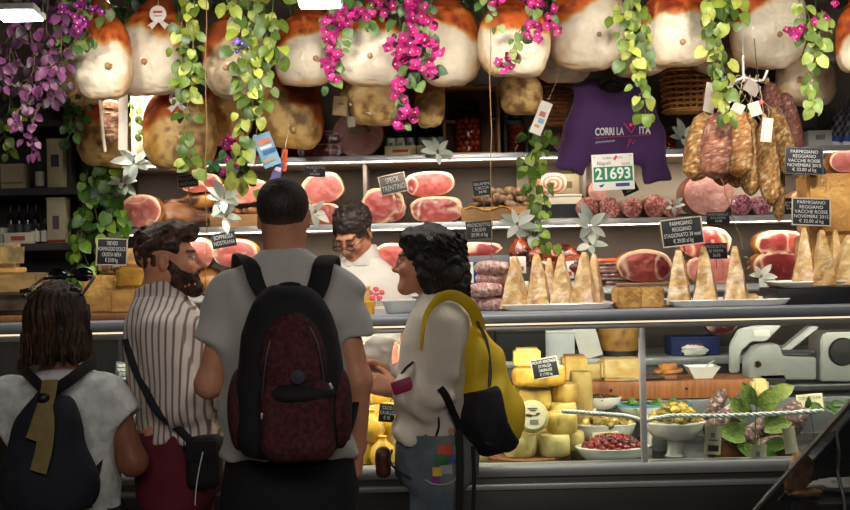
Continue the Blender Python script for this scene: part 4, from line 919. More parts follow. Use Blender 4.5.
def sage(px, py, Y, label, n=14, size=.075, seed=1, base=None, up=.4):
    rnd = random.Random(seed); t = T('sage_sprig', label, 'plant', W(px, py, Y), 0, 'silvery sage sprigs'); lf = MB(); st = MB()
    st.tube([(0, .05, -.03), (0, .02, -.01), (0, 0, .01)], .004, 6, col=c255(120,130,100))
    if base is not None: st.tube([(0, .02, -.01), (0.01, .05, (base - W(px, py, Y).z) * .5), (0, .06, base - W(px, py, Y).z)], .004, 6, col=c255(120,130,100))
    for k in range(max(6, int(n * .6))):
        a = 2.4 * k; e = rnd.uniform(-.9, .9) + up * .4; d = V(cos(a), -.25 - .5 * rnd.random(), sin(a) * .8 + e * .4); L = size * rnd.uniform(.7, 1.15)
        lf.leaf(V(d.x, d.y, d.z) * .012, d, (.2 * cos(k), -1, .5), L, L * .52, c255(*rnd.choice(SAGE)) * rnd.uniform(.8, 1.15), rnd.uniform(.05, .35), 0, .15, .25)
    obj('stems', st, MATS['plant_stem'], t); o = obj('leaves', lf, M('sage_leaf', attr=True, rough=.75, var=.1), t, None); o['kind'] = 'stuff'; return t
sage(517, 224, 5.86, 'pale sage rosette on the shelf edge under the ribboned sausage crate', 16, .11, 1)
sage(590, 226, 5.9, 'sage sprig hanging under the lowest cut salami, above the packed meats', 16, .11, 2, up=.8)
sage(590, 244, 5.9, 'lower sage sprig right of the roast joints', 12, .08, 12)
sage(224, 198, 5.9, 'pale sage sprig left of the long pink ham', 15, .1, 3)
sage(226, 216, 5.9, 'second pale sage sprig just below the one beside the long pink ham', 12, .08, 13)
sage(438, 152, 5.92, 'grey-green sage sprig on the top shelf edge below the jar crate', 13, .085, 4)
sage(673, 206, 5.95, 'tiny sage sprig beside the smallest cut salami', 9, .05, 5)
sage(683, 138, 6.0, 'dark bluish sage sprig under the woven basket', 13, .09, 6)
sage(761, 276, 5.98, 'dark sage sprig at the left of the lower pair of hams', 13, .075, 7)
sage(315, 212, 5.95, 'small pale sage sprig right of the head of the centre man', 10, .075, 8)
sage(134, 162, 5.5, 'frosty sage sprig under the netted ham', 14, .09, 9)
sage(122, 182, 5.8, 'frosty sage sprig lower left, above the round ham end', 10, .08, 10)
sage(530, 234, 5.88, 'second sage rosette tucked low behind the pothos vine', 9, .07, 11)
# ================================================================ hanging salami bunch
S1 = [c255(186,140,76), c255(124,82,42), c255(220,196,150)]; S2 = [c255(160,100,76), c255(112,64,50), c255(196,164,138)]; S3 = [c255(198,146,84), c255(146,92,50), c255(232,212,172)]; S4 = [c255(140,84,70), c255(96,54,48), c255(172,134,114)]
SAL = [ # top, bottom, width px, Y, tones
 ((707,112),(694,181),26,4.98,S1,'speckled brown hanging salami, leftmost of the front three'),
 ((720,112),(713,179),28,4.87,S2,'reddish hanging salami, middle of the front three'),
 ((735,108),(739,177),27,4.97,S3,'pale speckled hanging salami, rightmost of the front three'),
 ((750,116),(751,196),19,5.05,S1,'long thin brown hanging salami just right of the front three'),
 ((764,118),(772,206),19,5.0,S1,'long brown hanging salami with white tag on it'),
 ((774,112),(790,176),19,5.10,S1,'brown hanging salami leaning right behind the tagged one'),
 ((768,82),(782,130),17,5.2,S4,'purplish hanging salami leaning at the upper right of the bunch'),
 ((784,92),(798,152),16,5.28,S4,'dark hanging salami at the far right of the bunch'),
 ((722,130),(722,186),18,5.08,S2,'salami tip showing behind the middle of the front three'),
 ((740,130),(736,188),20,5.17,S1,'salami tip showing under the pale speckled one'),
 ((779,150),(779,222),11,5.19,S1,'thinnest salami dangling lowest in the bunch'),
]
hk = W(743, 62, 5.02)
t = T('hanging_hook', 'white steel hook with prongs that holds the salami bunch', 'hook', hk, 0)
hm = MB(); hm.tube([(0, 0, .03), (0, 0, -.02), (0, 0, -.09)], .006, 8).tube([(0, 0, .02), (.01, .02, .3), (0, .03, .5)], .002, 5)
for s, e in ((-1, .13), (1, .13), (-.4, .1), (.5, .1)): hm.tube([(0, 0, -.07), (s * .05, -.01 + .06 * (abs(s) < .9), -.09), (s * e * .7, .09 * (abs(s) < .9), -.085), (s * e * .85, .12 * (abs(s) < .9), -.04)], .006, 8)
obj('hook_arms', hm, WHITE_PL, t)
for i, ((x0, y0), (x1, y1), wp, Y, tn, lb) in enumerate(SAL):
    a, b = W(x0, y0, Y), W(x1, y1, Y); L = (b - a).length; t = T('hanging_salami', lb, 'salami', a, (0, math.atan2(-(b.x - a.x), -(b.z - a.z)) * -1, 0), 'hanging salami bunch')
    t.rotation_euler = (0, math.atan2((a.x - b.x), (a.z - b.z)), 0)
    obj('salami_body', salami_mesh(L, wp / 2 * Y / F, 100 + i, tn, .004 * ((i % 3) - 1)), SALM, t, 70)
    R = t.rotation_euler.to_matrix().inverted(); top = R @ (hk + V((i % 5 - 2) * .03, 0, -.06) - a)
    kn = MB(); kn.ball((0, 0, .006), (.012, .012, .016), 10, 8, noise=.4, seed=i); obj('casing_knot', kn, M('casing_knot', (190,150,90), .8, var=.3), t)
    obj('string', MB().tube([(0, 0, .01), top * .5 + V(.006, 0, 0), top], .0022, 5), STRING, t)
def paper_tag(px, py, w, h, Y, label, roll=0., yaw=0., rgb=(222,214,196), up=.05, extra=None):
    s = Y / F; t = T('hanging_tag', label, 'tag', W(px, py, Y), (0, roll, yaw)); m = MB(); n = 6
    vs = [((i / n - .5) * w * s, -.004 * sin(PI * i / n), z * h * s) for z in (-.5, .5) for i in range(n + 1)]; vs += [(a, b + .0012, c) for a, b, c in vs]
    k = n + 1; fs = [(i, i+1, k+i+1, k+i) for i in range(n)] + [(2*k+i+1, 2*k+i, 3*k+i, 3*k+i+1) for i in range(n)] + [(i+1, i, 2*k+i, 2*k+i+1) for i in range(n)] + [(k+i, k+i+1, 3*k+i+1, 3*k+i) for i in range(n)] + [(0, k, 3*k, 2*k), (n, 2*k+n, 3*k+n, k+n)]
    m.add(vs, fs); obj('paper', m, M('tag_%d_%d_%d' % rgb, rgb, .75, var=.06), t, 30)
    obj('string', MB().tube([(0, 0, h * s * .48), (.005, .01, h * s * .5 + up * .5), (0, .02, h * s * .5 + up)], .0012, 5), STRING, t)
    if extra: 
        for (dx, dz, ww, hh, c) in extra: obj('print', MB().box((dx * s, -.0065, dz * s), (ww * s, .002, hh * s), 0), M('tagprint_%d_%d_%d' % c, c, .7), t)
    return t
paper_tag(767, 130, 11, 24, 4.86, 'largest blank white tag on the long brown salami', .12)
paper_tag(755, 109, 12, 14, 4.9, 'white tag turned to the right below the hook', -.3)
paper_tag(710, 98, 14, 30, 4.94, 'crumpled white tag at the upper left of the salami bunch', .2, .5, (198,186,170))
paper_tag(729, 92, 13, 20, 4.9, 'white tag with red mark left of the hook', -.5, .2, (216,206,188), extra=[(0, 2, 7, 2, (190,60,60)), (0, -3, 7, 1.5, (120,110,110))])
paper_tag(738, 108, 12, 10, 4.92, 'small folded tag in the middle of the salami bunch', .5, -.3)
paper_tag(752, 88, 16, 13, 5.0, 'greyish paper tag behind the hook', .6, .2, (168,156,146))
t = T('hanging_red_light', 'small glowing red dot light among the salamis', 'light', W(761, 102, 4.92)); obj('bulb', MB().ball((0, 0, 0), .009, 12, 8), M('red_glow', (255,60,70), emit=(255,50,60), estr=6), t); obj('cable', MB().tube([(0, .01, 0), (0, .04, .12), (.0, .08, .3)], .002, 5), BLACK, t)
# long strings crossing the view
for (x0, y0), (x1, y1), Y, lb in (((206,-10),(206,300),4.70,'long string hanging left of the centre man with no hook'), ((490,20),(492,272),4.72,'long string with an S-hook hanging before the jar crate'), ((721,178),(744,250),4.74,'string slanting down from the salami bunch to a curved hook')):
    a, b = W(x0, y0, Y), W(x1, y1, Y); t = T('hanging_string', lb, 'string', a); R_ = V(b.x - a.x, 0, b.z - a.z)
    obj('cord', MB().tube([V(.004 * sin(k * 2), .003 * cos(k * 3), 0) + R_ * (k / 9) for k in range(10)], .002, 6), M('twine', (128,100,60), .9, var=.3, scale=200), t)
    if x0 > 300: obj('hook', MB().tube([R_ + V(.014 * cos(q) - .0, 0, .014 * sin(q) - .03) * (1.6 if x0 < 600 else 1.9) for q in np.linspace(PI * (.5), PI * (2.1 if x0 < 600 else -.55), 14)], .003, 6), M('hook_metal', (120,104,80), .35, .9), t)
# ================================================================ baskets
def basket(px0, px1, py0, py1, Y, label, rgb, nb=9, d=.22):
    s = Y / F; w, h = (px1 - px0) * s, (py1 - py0) * s; t = T('hanging_wicker_basket', label, 'basket', W((px0 + px1) / 2, py1, Y)); m = MB(); st = MB(); N = 44
    def pt(a, z, off=0): 
        k = .86 + .14 * z / h; e = 4; r = (abs(cos(a)) ** e + abs(sin(a)) ** e) ** (-1/e); return V(cos(a) * r * (w / 2 * k + off), sin(a) * r * (d / 2 * k + off), z)
    for b in range(nb):
        z0 = h * b / nb; zm = z0 + h / nb * .5; pts = [pt(2*PI*i/N, zm, .0045 * (1 if (i // 2 + b) % 2 else -1)) for i in range(N + 1)]
        m.tube(pts, h / nb * .6, 8, False, flat=.5, up=(0,0,1))
    for i in range(0, N, 2): st.tube([pt(2*PI*(i+.5)/N, z) for z in np.linspace(0, h, 5)], .005, 5)
    wm = M('wicker_%d' % rgb[0], rgb, .6, var=.35, scale=30, stretch=(1,1,5), bump=.2); obj('weave', m, wm, t, 70); obj('stakes', st, wm, t)
    obj('rim', MB().tube([pt(2*PI*i/N, h + .004, .003) for i in range(N + 1)], .011, 8, False), wm, t, 70)
    fl = MB(); fl.prism([tuple(pt(2*PI*i/N, 0)[:2]) for i in range(N)], .002, .008, axis='z'); obj('floor', fl, wm, t)
    obj('string', MB().tube([(-w * .4, 0, h), (0, 0, h + .3), (w * .4, 0, h)], .003, 6), STRING, t); return t
basket(664, 712, 70, 113, 5.9, 'woven tan wicker basket right of the purple shirt', (206,150,84), 8)
basket(541, 572, 74, 126, 5.88, 'tall brown slatted basket left of the purple shirt', (140,88,50), 13, .14)
piece('salami_end', 552, 574, 126, 152, 6.15, SA, 'dark red salami end behind the left sleeve of the shirt', 'salami', 'salami', .12, 91, power=2.1)
# ================================================================ t-shirt with race number
TY = 5.55; s = TY / F; t = T('hanging_t_shirt', 'purple t-shirt with white slogan on a black hanger', 't-shirt', W(613, 130, TY))
def tp(px, py, y=0.): p = W(px, py, TY) - W(613, 130, TY); return (p.x, y, p.z)
tors = loft([(tp(0,178)[2], -.00, 0, .155, .045), (tp(0,165)[2], .0, 0, .17, .05), (tp(0,140)[2], 0, 0, .185, .05), (tp(0,112)[2], 0, 0, .205, .05), (tp(0,100)[2], 0, .0, .20, .045), (tp(0,92)[2], 0, 0, .13, .03), (tp(0,89)[2], 0, 0, .08, .02)], 2.6, .02)
slv = U(.03, rc(tp(590,106), tp(579,130), .066, .072), rc(tp(579,130), tp(570,166), .072, .076)); slv2 = U(.03, rc(tp(640,106), tp(650,135), .066, .07), rc(tp(650,135), tp(658,184), .07, .066))
slv = cut(slv, tp(568,171), (-.35, 0, -1)); slv2 = cut(slv2, tp(660,182), (.25, 0, -1))
def squash(f): return lambda P: f(P * A((1, 1.35, 1)))
sh = U(.03, tors, squash(slv), squash(slv2)); sh = sub(.01, sh, ell(tp(612,86), (.075, .12, .045)))
sh = cut(sh, tp(612,183), (-.02, 0, -1)); 
def folds(P): return .008 * np.sin(P[:, 0] * 46 + 9 * P[:, 2] + 3 * vnoise(P, 7, 3)) * sstep(.05, -.2, P[:, 2]) + .007 * fbm(P, 13, 5, 2)
PURP = M('purple_cotton', (54,20,70), .85, var=.08, scale=12, bump=.1, bscale=300, sheen=.2)
shirt_cloth = sdf_obj('cloth', disp(sh, folds), (-.36, -.13, -.36), (.36, .13, .26), .0085, PURP, t, smooth=2)
on_shirt = surf(shirt_cloth)
def wrap(me, ox, oz):
    for v in me.vertices: v.co = Vector((v.co.x + ox, v.co.y + on_shirt(v.co.x + ox, v.co.z + oz).y - .002, v.co.z + oz))
    me.update()
obj('hanger', MB().tube([tp(588,100), tp(598,90), tp(606,84), tp(612,82), tp(618,84), tp(628,90), tp(640,99)], .012, 8).tube([tp(611,82), tp(611,77), tp(615,73), tp(611,69), tp(607,71)], .004, 6), BLACK, t)
obj('string', MB().tube([tp(611,69), tp(611,20), tp(611,-40)], .0025, 5), STRING, t)
def ttext(body, x0, x1, py, mat, size, bold=.0, name='lettering', shear=0.):
    me = text_mesh(body, size, .001, (x1 - x0) * s, bold=bold, shear=shear); me.materials.append(mat); p = tp((x0 + x1) / 2, py); wrap(me, p[0], p[2]); link(bpy.data.objects.new(name, me), t)
PINK = M('pink_print', (226,44,92), .6); ttext('CORRI LA', 593.5, 622, 133, CHALK, .052, .0012); ttext('ITA', 637, 648, 132, CHALK, .052, .0012)
fg = MB()
def stroke(pts, r): fg.tube([V(*tp(x, y, 0)) for x, y in pts], [r * .5] + [r] * (len(pts) - 2) + [r * .5], 8, flat=.3)
stroke([(622,124), (626,129), (629.5,134), (633,128), (636,122)], .006); fg.ball(tp(629,126,0), (.009, .003, .009), 12, 8); stroke([(628,140), (627,145), (625,149)], .006); stroke([(628.5,140), (631,145), (634,141)], .005)
ul = MB().tube([tp(594 + 54 * k / 20, 139 - 3 * k / 20, 0) for k in range(21)], .0026, 6, flat=.4); sc_ = MB().tube([V(*tp(594 + 19 * k / 24, 143.5 - 1.6 * k / 24 + 1.0 * sin(k * 2.1), 0)) for k in range(25)], .0014, 5)
for nm, m_, mt in (('figure_print', fg, PINK), ('underline_print', ul, M('red_line_print', (206,40,60), .6)), ('script_print', sc_, CHALK)):
    me = m_.mesh(nm); wrap(me, 0, 0); me.materials.append(mt); link(bpy.data.objects.new(nm, me), t)
BY = TY - .09; bs = BY / F; t = T('hanging_race_number', 'white race number 21693 with green band pinned to the purple shirt', 'race number', W(613, 172, BY), (0, -.05 + ROLL, 0))
obj('paper_bib', MB().box((0, 0, 0), (42 * bs, .003, 36 * bs), .001), M('bib_white', (226,224,214), .7, var=.02), t)
obj('green_band', MB().box((0, -.0018, -2 * bs), (39 * bs, .002, 15 * bs), 0), M('bib_green', (20,128,84), .6, var=.03), t)
for b, sz, x, z, mt, wd in (('21693', .078, 0, -2, WHITE_PL, 35), ('CORRI LA VITA', .016, 0, 14, M('grey_print', (110,104,100), .7), 20), ('Napoli', .026, -9, 9, M('dark_print', (70,60,50), .7), 16), ('RUN', .02, 13, 7.5, M('red_print'), 11)):
    me = text_mesh(b, sz, .0004, wd * bs, bold=.0018 if b == '21693' else 0); me.materials.append(mt); o = bpy.data.objects.new('lettering', me); link(o, t); o.location = (x * bs, -.0032, z * bs)
pr = MB(); pr.prism([(-15 * bs, -13 * bs), (-9 * bs, -11.5 * bs), (-11 * bs, -14.5 * bs), (-13 * bs, -15 * bs)], -.003, -.0015); obj('bird_mark', pr, M('blue_print', (44,66,140), .6), t); obj('blue_mark', MB().box((9 * bs, -.002, -13 * bs), (14 * bs, .002, 3.4 * bs), 0), M('blue_print'), t); obj('pink_mark', MB().box((3 * bs, -.002, 14 * bs), (2 * bs, .002, 5 * bs), 0, Matrix.Rotation(.5, 3, 'Y')), PINK, t)
for x in (-1, 1): obj('pin', MB().ball((x * 18 * bs, -.002, 15.5 * bs), .004, 8, 6), STEEL, t)
# ================================================================ netted bundle, leaflets, rosettes
a = W(111, 98, 5.48); t = T('hanging_salami', 'pale netted salami hanging in white string before the left spot', 'salami', a); obj('salami_body', salami_mesh(.22, .05, 140, [c255(206,150,120), c255(170,104,80), c255(236,214,190)]), SALM, t, 70)
nt_ = MB()
for k in range(7): nt_.tube([(.053 * cos(q), .053 * sin(q), -.03 - k * .027 + .004 * sin(q * 3)) for q in np.linspace(0, 2*PI, 20)], .0025, 5, False)
for q in np.linspace(0, 2*PI, 6, endpoint=False): nt_.tube([(.054 * cos(q), .054 * sin(q), -.02 - .19 * k / 5) for k in range(6)], .002, 5)
obj('string_net', nt_, STRING, t, 70); obj('string', MB().tube([(0, 0, 0), (0, .0, .3), (0, 0, .6)], .003, 5), STRING, t)
paper_tag(123, 122, 9, 56, 5.42, 'tall white paper strip in the glare of the left spot', .03, .2, (240,232,214), .3)
paper_tag(102, 122, 3, 60, 5.40, 'thin white ribbon hanging on the netted ham', -.08, 0, (232,220,196), .3)
paper_tag(148, 122, 34, 66, 5.66, 'wide pale wrapping sheet behind the sprigs, in the glare of the left spot', .0, 0, (236,216,172), .3)
def rosette(px, py, Y, label):
    t = T('hanging_rosette', label, 'rosette', W(px, py, Y)); R = Matrix.Rotation(PI/2, 3, 'X'); m = MB()
    m.lathe([(0, 0)] + [(.034, 0), (.038, .002), (.034, .004), (0, .005)], 28, R=R); obj('disc', m, M('rosette_white', (206,198,186), .7), t); rb = MB()
    for s_ in (-1, 1): rb.prism([(s_ * .005, -.02), (s_ * .05, -.05), (s_ * .036, -.055), (s_ * .03, -.07), (s_ * -.004, -.03)][::s_], .003, .005)
    obj('ribbon', rb, M('rosette_ribbon', (190,180,170), .7), t); obj('red_print', MB().box((0, -.0066, .008), (.04, .002, .01), 0), M('red_print'), t); obj('green_print', MB().box((0, -.0066, -.01), (.036, .002, .005), 0), M('green_print'), t)
    obj('string', MB().tube([(0, .004, .03), (0, .02, .1), (0, .04, .4)], .0015, 5), STRING, t)
rosette(158, 14, 4.92, 'white paper rosette at the top of the wide ham')
rosette(177, 98, 5.3, 'white rosette hanging on the large brown ham behind the left vine')
paper_tag(267, 150, 18, 34, 4.95, 'blue printed leaflet hanging at the end of the thick vine', -.35, .2, (120,160,186), .12, [(0, 9, 14, 5, (190,120,90)), (2, -2, 13, 4, (60,100,150)), (-2, -10, 12, 4, (170,150,130)), (0, 3, 12, 3, (210,214,210))])
paper_tag(284, 160, 7, 22, 5.0, 'orange foil packet beside the blue leaflet', .1, -.4, (214,84,34), .15)
paper_tag(277, 172, 9, 22, 4.98, 'small purple leaflet under the blue one', .3, .2, (92,84,130), .15, [(0, 3, 6, 4, (190,180,190))])
paper_tag(254, 150, 5, 30, 4.96, 'narrow pale tag left of the blue leaflet', .15, .3, (190,196,190), .1)
paper_tag(340, 106, 14, 19, 5.35, 'tan card tag hanging above the mortadella on the top shelf', .1, .0, (196,168,120), .2, [(1, 2, 5, 1.5, (140,110,76))])
paper_tag(363, 103, 24, 15, 5.36, 'oval white seal with red print on the mottled brown ham', .45, .0, (222,208,186), .2, [(4, -2, 9, 3.5, (190,70,50)), (-6, 3, 8, 2, (60,110,80))])
paper_tag(350, 112, 8, 30, 5.38, 'clear hanging tag with barcode beside the oval seal', -.1, .2, (150,136,120), .2, [(0, 0, 3, 9, (40,36,34))])
paper_tag(541, 118, 12, 34, 5.3, 'white flyer with small colour prints hanging by the brown basket', .4, .0, (222,216,206), .2, [(0, 4, 6, 5, (196,110,90)), (1, -3, 6, 5, (130,170,190)), (-1, -9, 5, 3, (206,160,90))])
# ================================================================ chalk signs at the back
sign(188, 181, 21, 13, 5.86, ['PROSCIUTTO', 'NOSTRANO'], 'small chalk sign in front of the top of the leg pile', -.1, stick=.1)
sign(315, 171, 21, 12, 5.9, ['PROSCIUTTO', 'DI', 'SAURIS'], 'small chalk sign hanging from the top shelf edge, right of the centre man', .05, frame='clear')
sign(393, 184, 27, 20, 5.95, ['SPECK', 'TRENTINO'], 'greyish framed sign standing on the curled-flap ham', -.2, frame='pale', board=M('grey_slate', (92,88,82), .6), stick=.1)
sign(482, 188, 18, 15, 5.9, ['SALAMINI', 'CACCIA', '24.90'], 'tilted chalk sign stuck in the heap of dried sausages', -.1, frame=None, stick=.08)
sign(479, 230, 26, 18, 5.9, ['PROSCIUTTO', 'CRUDO', '29.90 al kg'], 'chalk sign in clear holder on the shelf edge below the sausage crate', -.05, frame='clear')
sign(224, 240, 24, 15, 5.88, ['SOPPRESSA', 'NOSTRANA'], 'chalk sign with clear edge above the pink ham face, left of the centre man', -.15, frame='clear')
sign(629, 187, 16, 14, 5.8, ['SALAME', '22.00'], 'small tilted black sign half behind the race number', -.4, frame=None)
sign(718, 218, 23, 12, 5.92, ['MORTADELLA', 'BOLOGNA', '18.90'], 'dark chalk sign on the shelf edge under the big mortadella', 0, frame=None)
sign(716, 251, 22, 16, 5.9, ['PROSCIUTTO', 'DI PARMA', '26.00'], 'chalk sign between two cheese wedges of the middle tray', 0, frame='clear', stick=.05)
sign(788, 206, 14, 16, 5.86, ['SPECK'], 'black sign partly behind the big cheese block', 0, frame=None)
# ================================================================ on the counter top
CS = 4.58; cs = CS / F
def plate(px0, px1, Y, base, d, label, h=.03, name='serving_tray', mat=None):
    s = Y / F; w_ = (px1 - px0) * s; t = T(name, label, 'tray', (X((px0 + px1) / 2, Y, 304), Y, base)); m = MB()
    prof = [(.42, 0), (.46, .002), (.5, h), (.49, h + .003), (.44, .009), (0, .007)]; vs = []; e = 7; n = 64
    def ring(k, z): return [(math.copysign(abs(cos(a)) ** (2 / e), cos(a)) * k * w_ , math.copysign(abs(sin(a)) ** (2 / e), sin(a)) * (d * .5 - (.5 - k) * w_ * .5), z) for a in (2*PI*i/n for i in range(n))]
    rings = [ring(.42, 0)] + [ring(k, z) for k, z in prof[1:5]] + [ring(.2, .008)]
    for r in rings: vs += r
    fs = [(i*n+j, i*n+(j+1)%n, (i+1)*n+(j+1)%n, (i+1)*n+j) for i in range(len(rings)-1) for j in range(n)] + [tuple(range(n))[::-1], tuple((len(rings)-1)*n+j for j in range(n))]
    m.add(vs, fs); obj('tray_body', m, mat or CERAM, t, 50); return t
plate(498, 611, 4.56, TOPZ, .26, 'long white tray with the left group of hard cheese wedges', .024)
B1 = TOPZ + .0095
for a in ((503, 528, 254, 306, 4.50, 'leftmost hard cheese wedge on the left tray', 1), (525, 552, 253, 306, 4.56, 'second hard cheese wedge from the left on the left tray', 2), (551, 574, 253, 306, 4.52, 'third hard cheese wedge on the left tray, with dark front', 3), (572, 598, 252, 306, 4.55, 'rightmost hard cheese wedge on the left tray', 4), (541, 560, 258, 306, 4.63, 'slim hard cheese wedge behind the others on the left tray', 5), (585, 604, 255, 306, 4.64, 'hard cheese wedge behind the rightmost one on the left tray', 8)):
    spire(a[0], a[1], a[2], a[3], a[4], B1, a[5], a[6])
plate(664, 784, 4.56, TOPZ, .26, 'white tray with three hard cheese wedges in the middle', .026)
for a in ((667, 692, 247, 304, 4.53, 'left of the three hard cheese wedges on the middle tray, below the chalk sign', 11), (692, 719, 247, 304, 4.55, 'centre one of the three hard cheese wedges on the middle tray', 12), (724, 749, 247, 304, 4.54, 'right of the three hard cheese wedges on the middle tray, by the curved hook', 13)): spire(a[0], a[1], a[2], a[3], a[4], B1, a[5], a[6])
for k, (x0, x1, lb) in enumerate(((614, 639, 'film-wrapped cheese cube nearer the left tray'), (640, 663, 'film-wrapped cheese cube nearer the middle tray'))): cheese_block('wrapped_cheese_cube', (x1 - x0) * cs, .09, 20 * cs, 60 + k, (214,168,92), (176,128,62), label=lb, loc=(X((x0 + x1) / 2, 4.5, 300), 4.5, TOPZ), rotz=.15 - .3 * k, wrap=True, bevel=.006, group='film-wrapped cheese cubes')
cheese_block('cheese_piece', .045, .05, .035, 63, (226,196,134), (206,168,98), label='small cheese scrap at the foot of the right wedge on the middle tray', loc=(X(752, 4.57, 300), 4.57, B1))
t = T('riser_block', 'black riser block under the right tray of cheese wedges', 'block', (X(826, 4.6, 303), 4.6, TOPZ)); rw = .48
obj('riser', MB().box((0.0, 0, .033), (rw, .26, .066), .006), BLACK, t)
R1 = TOPZ + .0665; plate(770, 884, 4.6, R1, .24, 'white tray on the black riser at the right end of the counter', .024); B2 = R1 + .0095
for a in ((793, 817, 234, 291, 4.56, 'leftmost hard cheese wedge on the riser tray', 21, .02), (811, 836, 236, 291, 4.53, 'front hard cheese wedge in the middle of the riser tray', 22, 0), (828, 846, 234, 288, 4.64, 'hard cheese wedge at the back of the riser tray', 23, 0), (832, 864, 243, 292, 4.55, 'hard cheese wedge cut by the right picture edge on the riser tray', 24, .1)): spire(a[0], a[1], a[2], a[3], a[4], B2, a[5], a[6], lean=a[7])
# big block on a stand behind
t = T('black_stand', 'black stand carrying the big block of hard cheese', 'stand', (X(836, 4.8, 303), 4.80, TOPZ)); obj('stand_box', MB().box((.04, 0, .04), (.44, .08, .08), .005), BLACK, t)
HB = TOPZ + .08
cheese_block('hard_cheese_block', .34, .16, .205, 71, (206,158,88), (180,128,62), label='lower big block of hard cheese behind the riser tray', loc=(X(838, 4.85, 260), 4.84, HB), rind=(170,118,60), wrap=True, bevel=.01)
cheese_block('hard_cheese_block', .36, .16, .265, 72, (212,164,92), (186,134,66), label='upper big block of hard cheese behind two chalk signs at the right', loc=(X(842, 4.85, 220), 4.84, HB + .206), rind=(176,124,64), wrap=True, bevel=.012)
piece('wrapped_meat', 830, 862, 154, 176, 4.84, HB + .472, 'film-wrapped pink meat on top of the big cheese block', 'meat', 'pale', .12, 73)
sign(804, 161, 38, 27, 4.72, ['PARMIGIANO', 'REGGIANO', 'VACCHE ROSSE', 'NOVEMBRE 2015', '€ 32.00 al kg'], 'upper of the two chalk signs on the big cheese block', .06, frame='clear', stick=.02)
sign(811, 212, 39, 28, 4.70, ['PARMIGIANO', 'REGGIANO', 'VACCHE ROSSE', 'NOVEMBRE 2015', '€ 32.00 al kg'], 'lower of the two chalk signs, in front of the big cheese block', .06, frame='pale', stick=.02)
sign(682, 232, 42, 28, 4.52, ['PARMIGIANO', 'REGGIANO', 'STAGIONATO 24 mesi', '€ 29.00 al kg'], 'pale-framed chalk sign stuck in the left wedge of the middle tray', -.1, frame='pale', stick=.03)
# scale and salamis beside the woman
t = T('counter_scale', 'grey weighing scale with blue display behind the dark-haired woman', 'scale', (X(486, 4.78, 300), 4.78, TOPZ), (0, 0, 0)); S_ = 4.78 / F
obj('base', MB().box((0, 0, .02), (.2, .12, .04), .008), M('scale_grey', (104,104,106), .4), t); obj('pillar', MB().box((0, .03, .06), (.06, .03, .10), .008), MATS['scale_grey'], t)
obj('display_housing', MB().box((0, 0, .155), (.215, .035, .145), .012), MATS['scale_grey'], t); obj('screen', MB().box((.01, -.0178, .155), (.15, .003, .09), .002), M('blue_screen', (28,54,120), .3), t); obj('screen_header', MB().box((.01, -.0192, .185), (.13, .002, .018), 0), M('green_header', (90,120,70), .5), t); obj('paper_note', MB().box((-.07, -.0192, .155), (.035, .002, .09), 0), PAPER, t)
cc = [c255(150,96,92), c255(196,160,150), c255(216,190,178)]
for k, (px, py, lb) in enumerate(((492, 266, 'frosty salami on top of the stack beside the dark curls'), (493, 279, 'frosty salami second from the top of the stack'), (486, 288, 'frosty salami in the middle of the stack, nearest the curls'), (508, 292, 'frosty salami sticking out at the right of the stack'), (494, 302, 'frosty salami at the bottom of the stack'), (474, 302, 'frosty salami at the bottom left against the curls'))):
    r_ = .0265; zz = [TOPZ + .15, TOPZ + .105, TOPZ + .06, TOPZ + .05, TOPZ, TOPZ][k] + r_ ; L_ = .15
    t = T('frosted_salami', lb, 'salami', (X(px, 4.54, py) + L_ / 2, 4.52 + .02 * (k % 2), zz), (0, PI / 2, .12 * (k % 3 - 1)), 'frosty salamis stacked beside the woman'); obj('salami_body', salami_mesh(L_, r_, 160 + k, cc), SALM, t, 70)
    kk = MB().tube([(0, 0, 0), (.012, .004, .012), (.02, .01, .03)], .004, 6); obj('string_end', kk, M('yellow_string', (206,160,60), .7), t)
# vendor side bowls
t = T('white_bowl', 'shallow white bowl on the counter before the vendor', 'bowl', (X(400, 4.5, 310), 4.5, TOPZ)); obj('bowl_body', MB().lathe([(0, 0), (.05, 0), (.056, .004), (.074, .05), (.079, .052), (.078, .056), (.07, .05), (.05, .01), (0, .008)], 40, sy=.8), CERAM, t, 50); obj('rim', MB().lathe([(.074, .049), (.081, .05), (.081, .055), (.074, .056)], 40, sy=.8), CERAM, t, 50)
t = T('yellow_pot', 'small yellow pot on the counter left of the white bowl', 'pot', (X(369, 4.5, 310), 4.5, TOPZ)); obj('pot_body', MB().lathe([(0, 0), (.02, 0), (.026, .05), (.024, .052), (.018, .006), (0, .005)], 24), M('yellow_plastic', (226,170,40), .4), t); obj('contents', MB().lathe([(0, .04), (.02, .044), (0, .05)], 20), M('orange_sauce', (206,120,30), .4), t)
carton(361, 4.56, TOPZ, .05, .04, .11, 'yellowish packet standing behind the yellow pot', (206,168,90), 'packet')
# cheeses on the counter at the left
t = T('serving_board', 'brown wooden board under the grey-rinded cheeses at the far left', 'board', (X(14, 4.56, 322), 4.56, TOPZ)); obj('board', MB().box((-.1, 0, .013), (.44, .26, .026), .005), BOARD, t); LB = TOPZ + .0265
t = T('serving_board', 'brown wooden board under the yellow cheeses left of the bearded man', 'board', (X(125, 4.56, 322), 4.56, TOPZ)); obj('board', MB().box((0, 0, .013), (.36, .26, .026), .005), BOARD, t)
GR = (150,130,96)
cheese_block('rough_cheese', .24, .18, .082, 81, (92,78,60), (58,48,38), label='dark rough cheese lowest of the stack at the far left', loc=(X(10, 4.55, 310), 4.55, LB), bevel=.02)
cheese_block('rough_cheese', .25, .17, .088, 82, (172,140,84), (110,88,56), label='grey-rinded cheese in the middle of the stack at the far left', loc=(X(14, 4.55, 295), 4.55, LB + .083), bevel=.012, rind=(120,104,80))
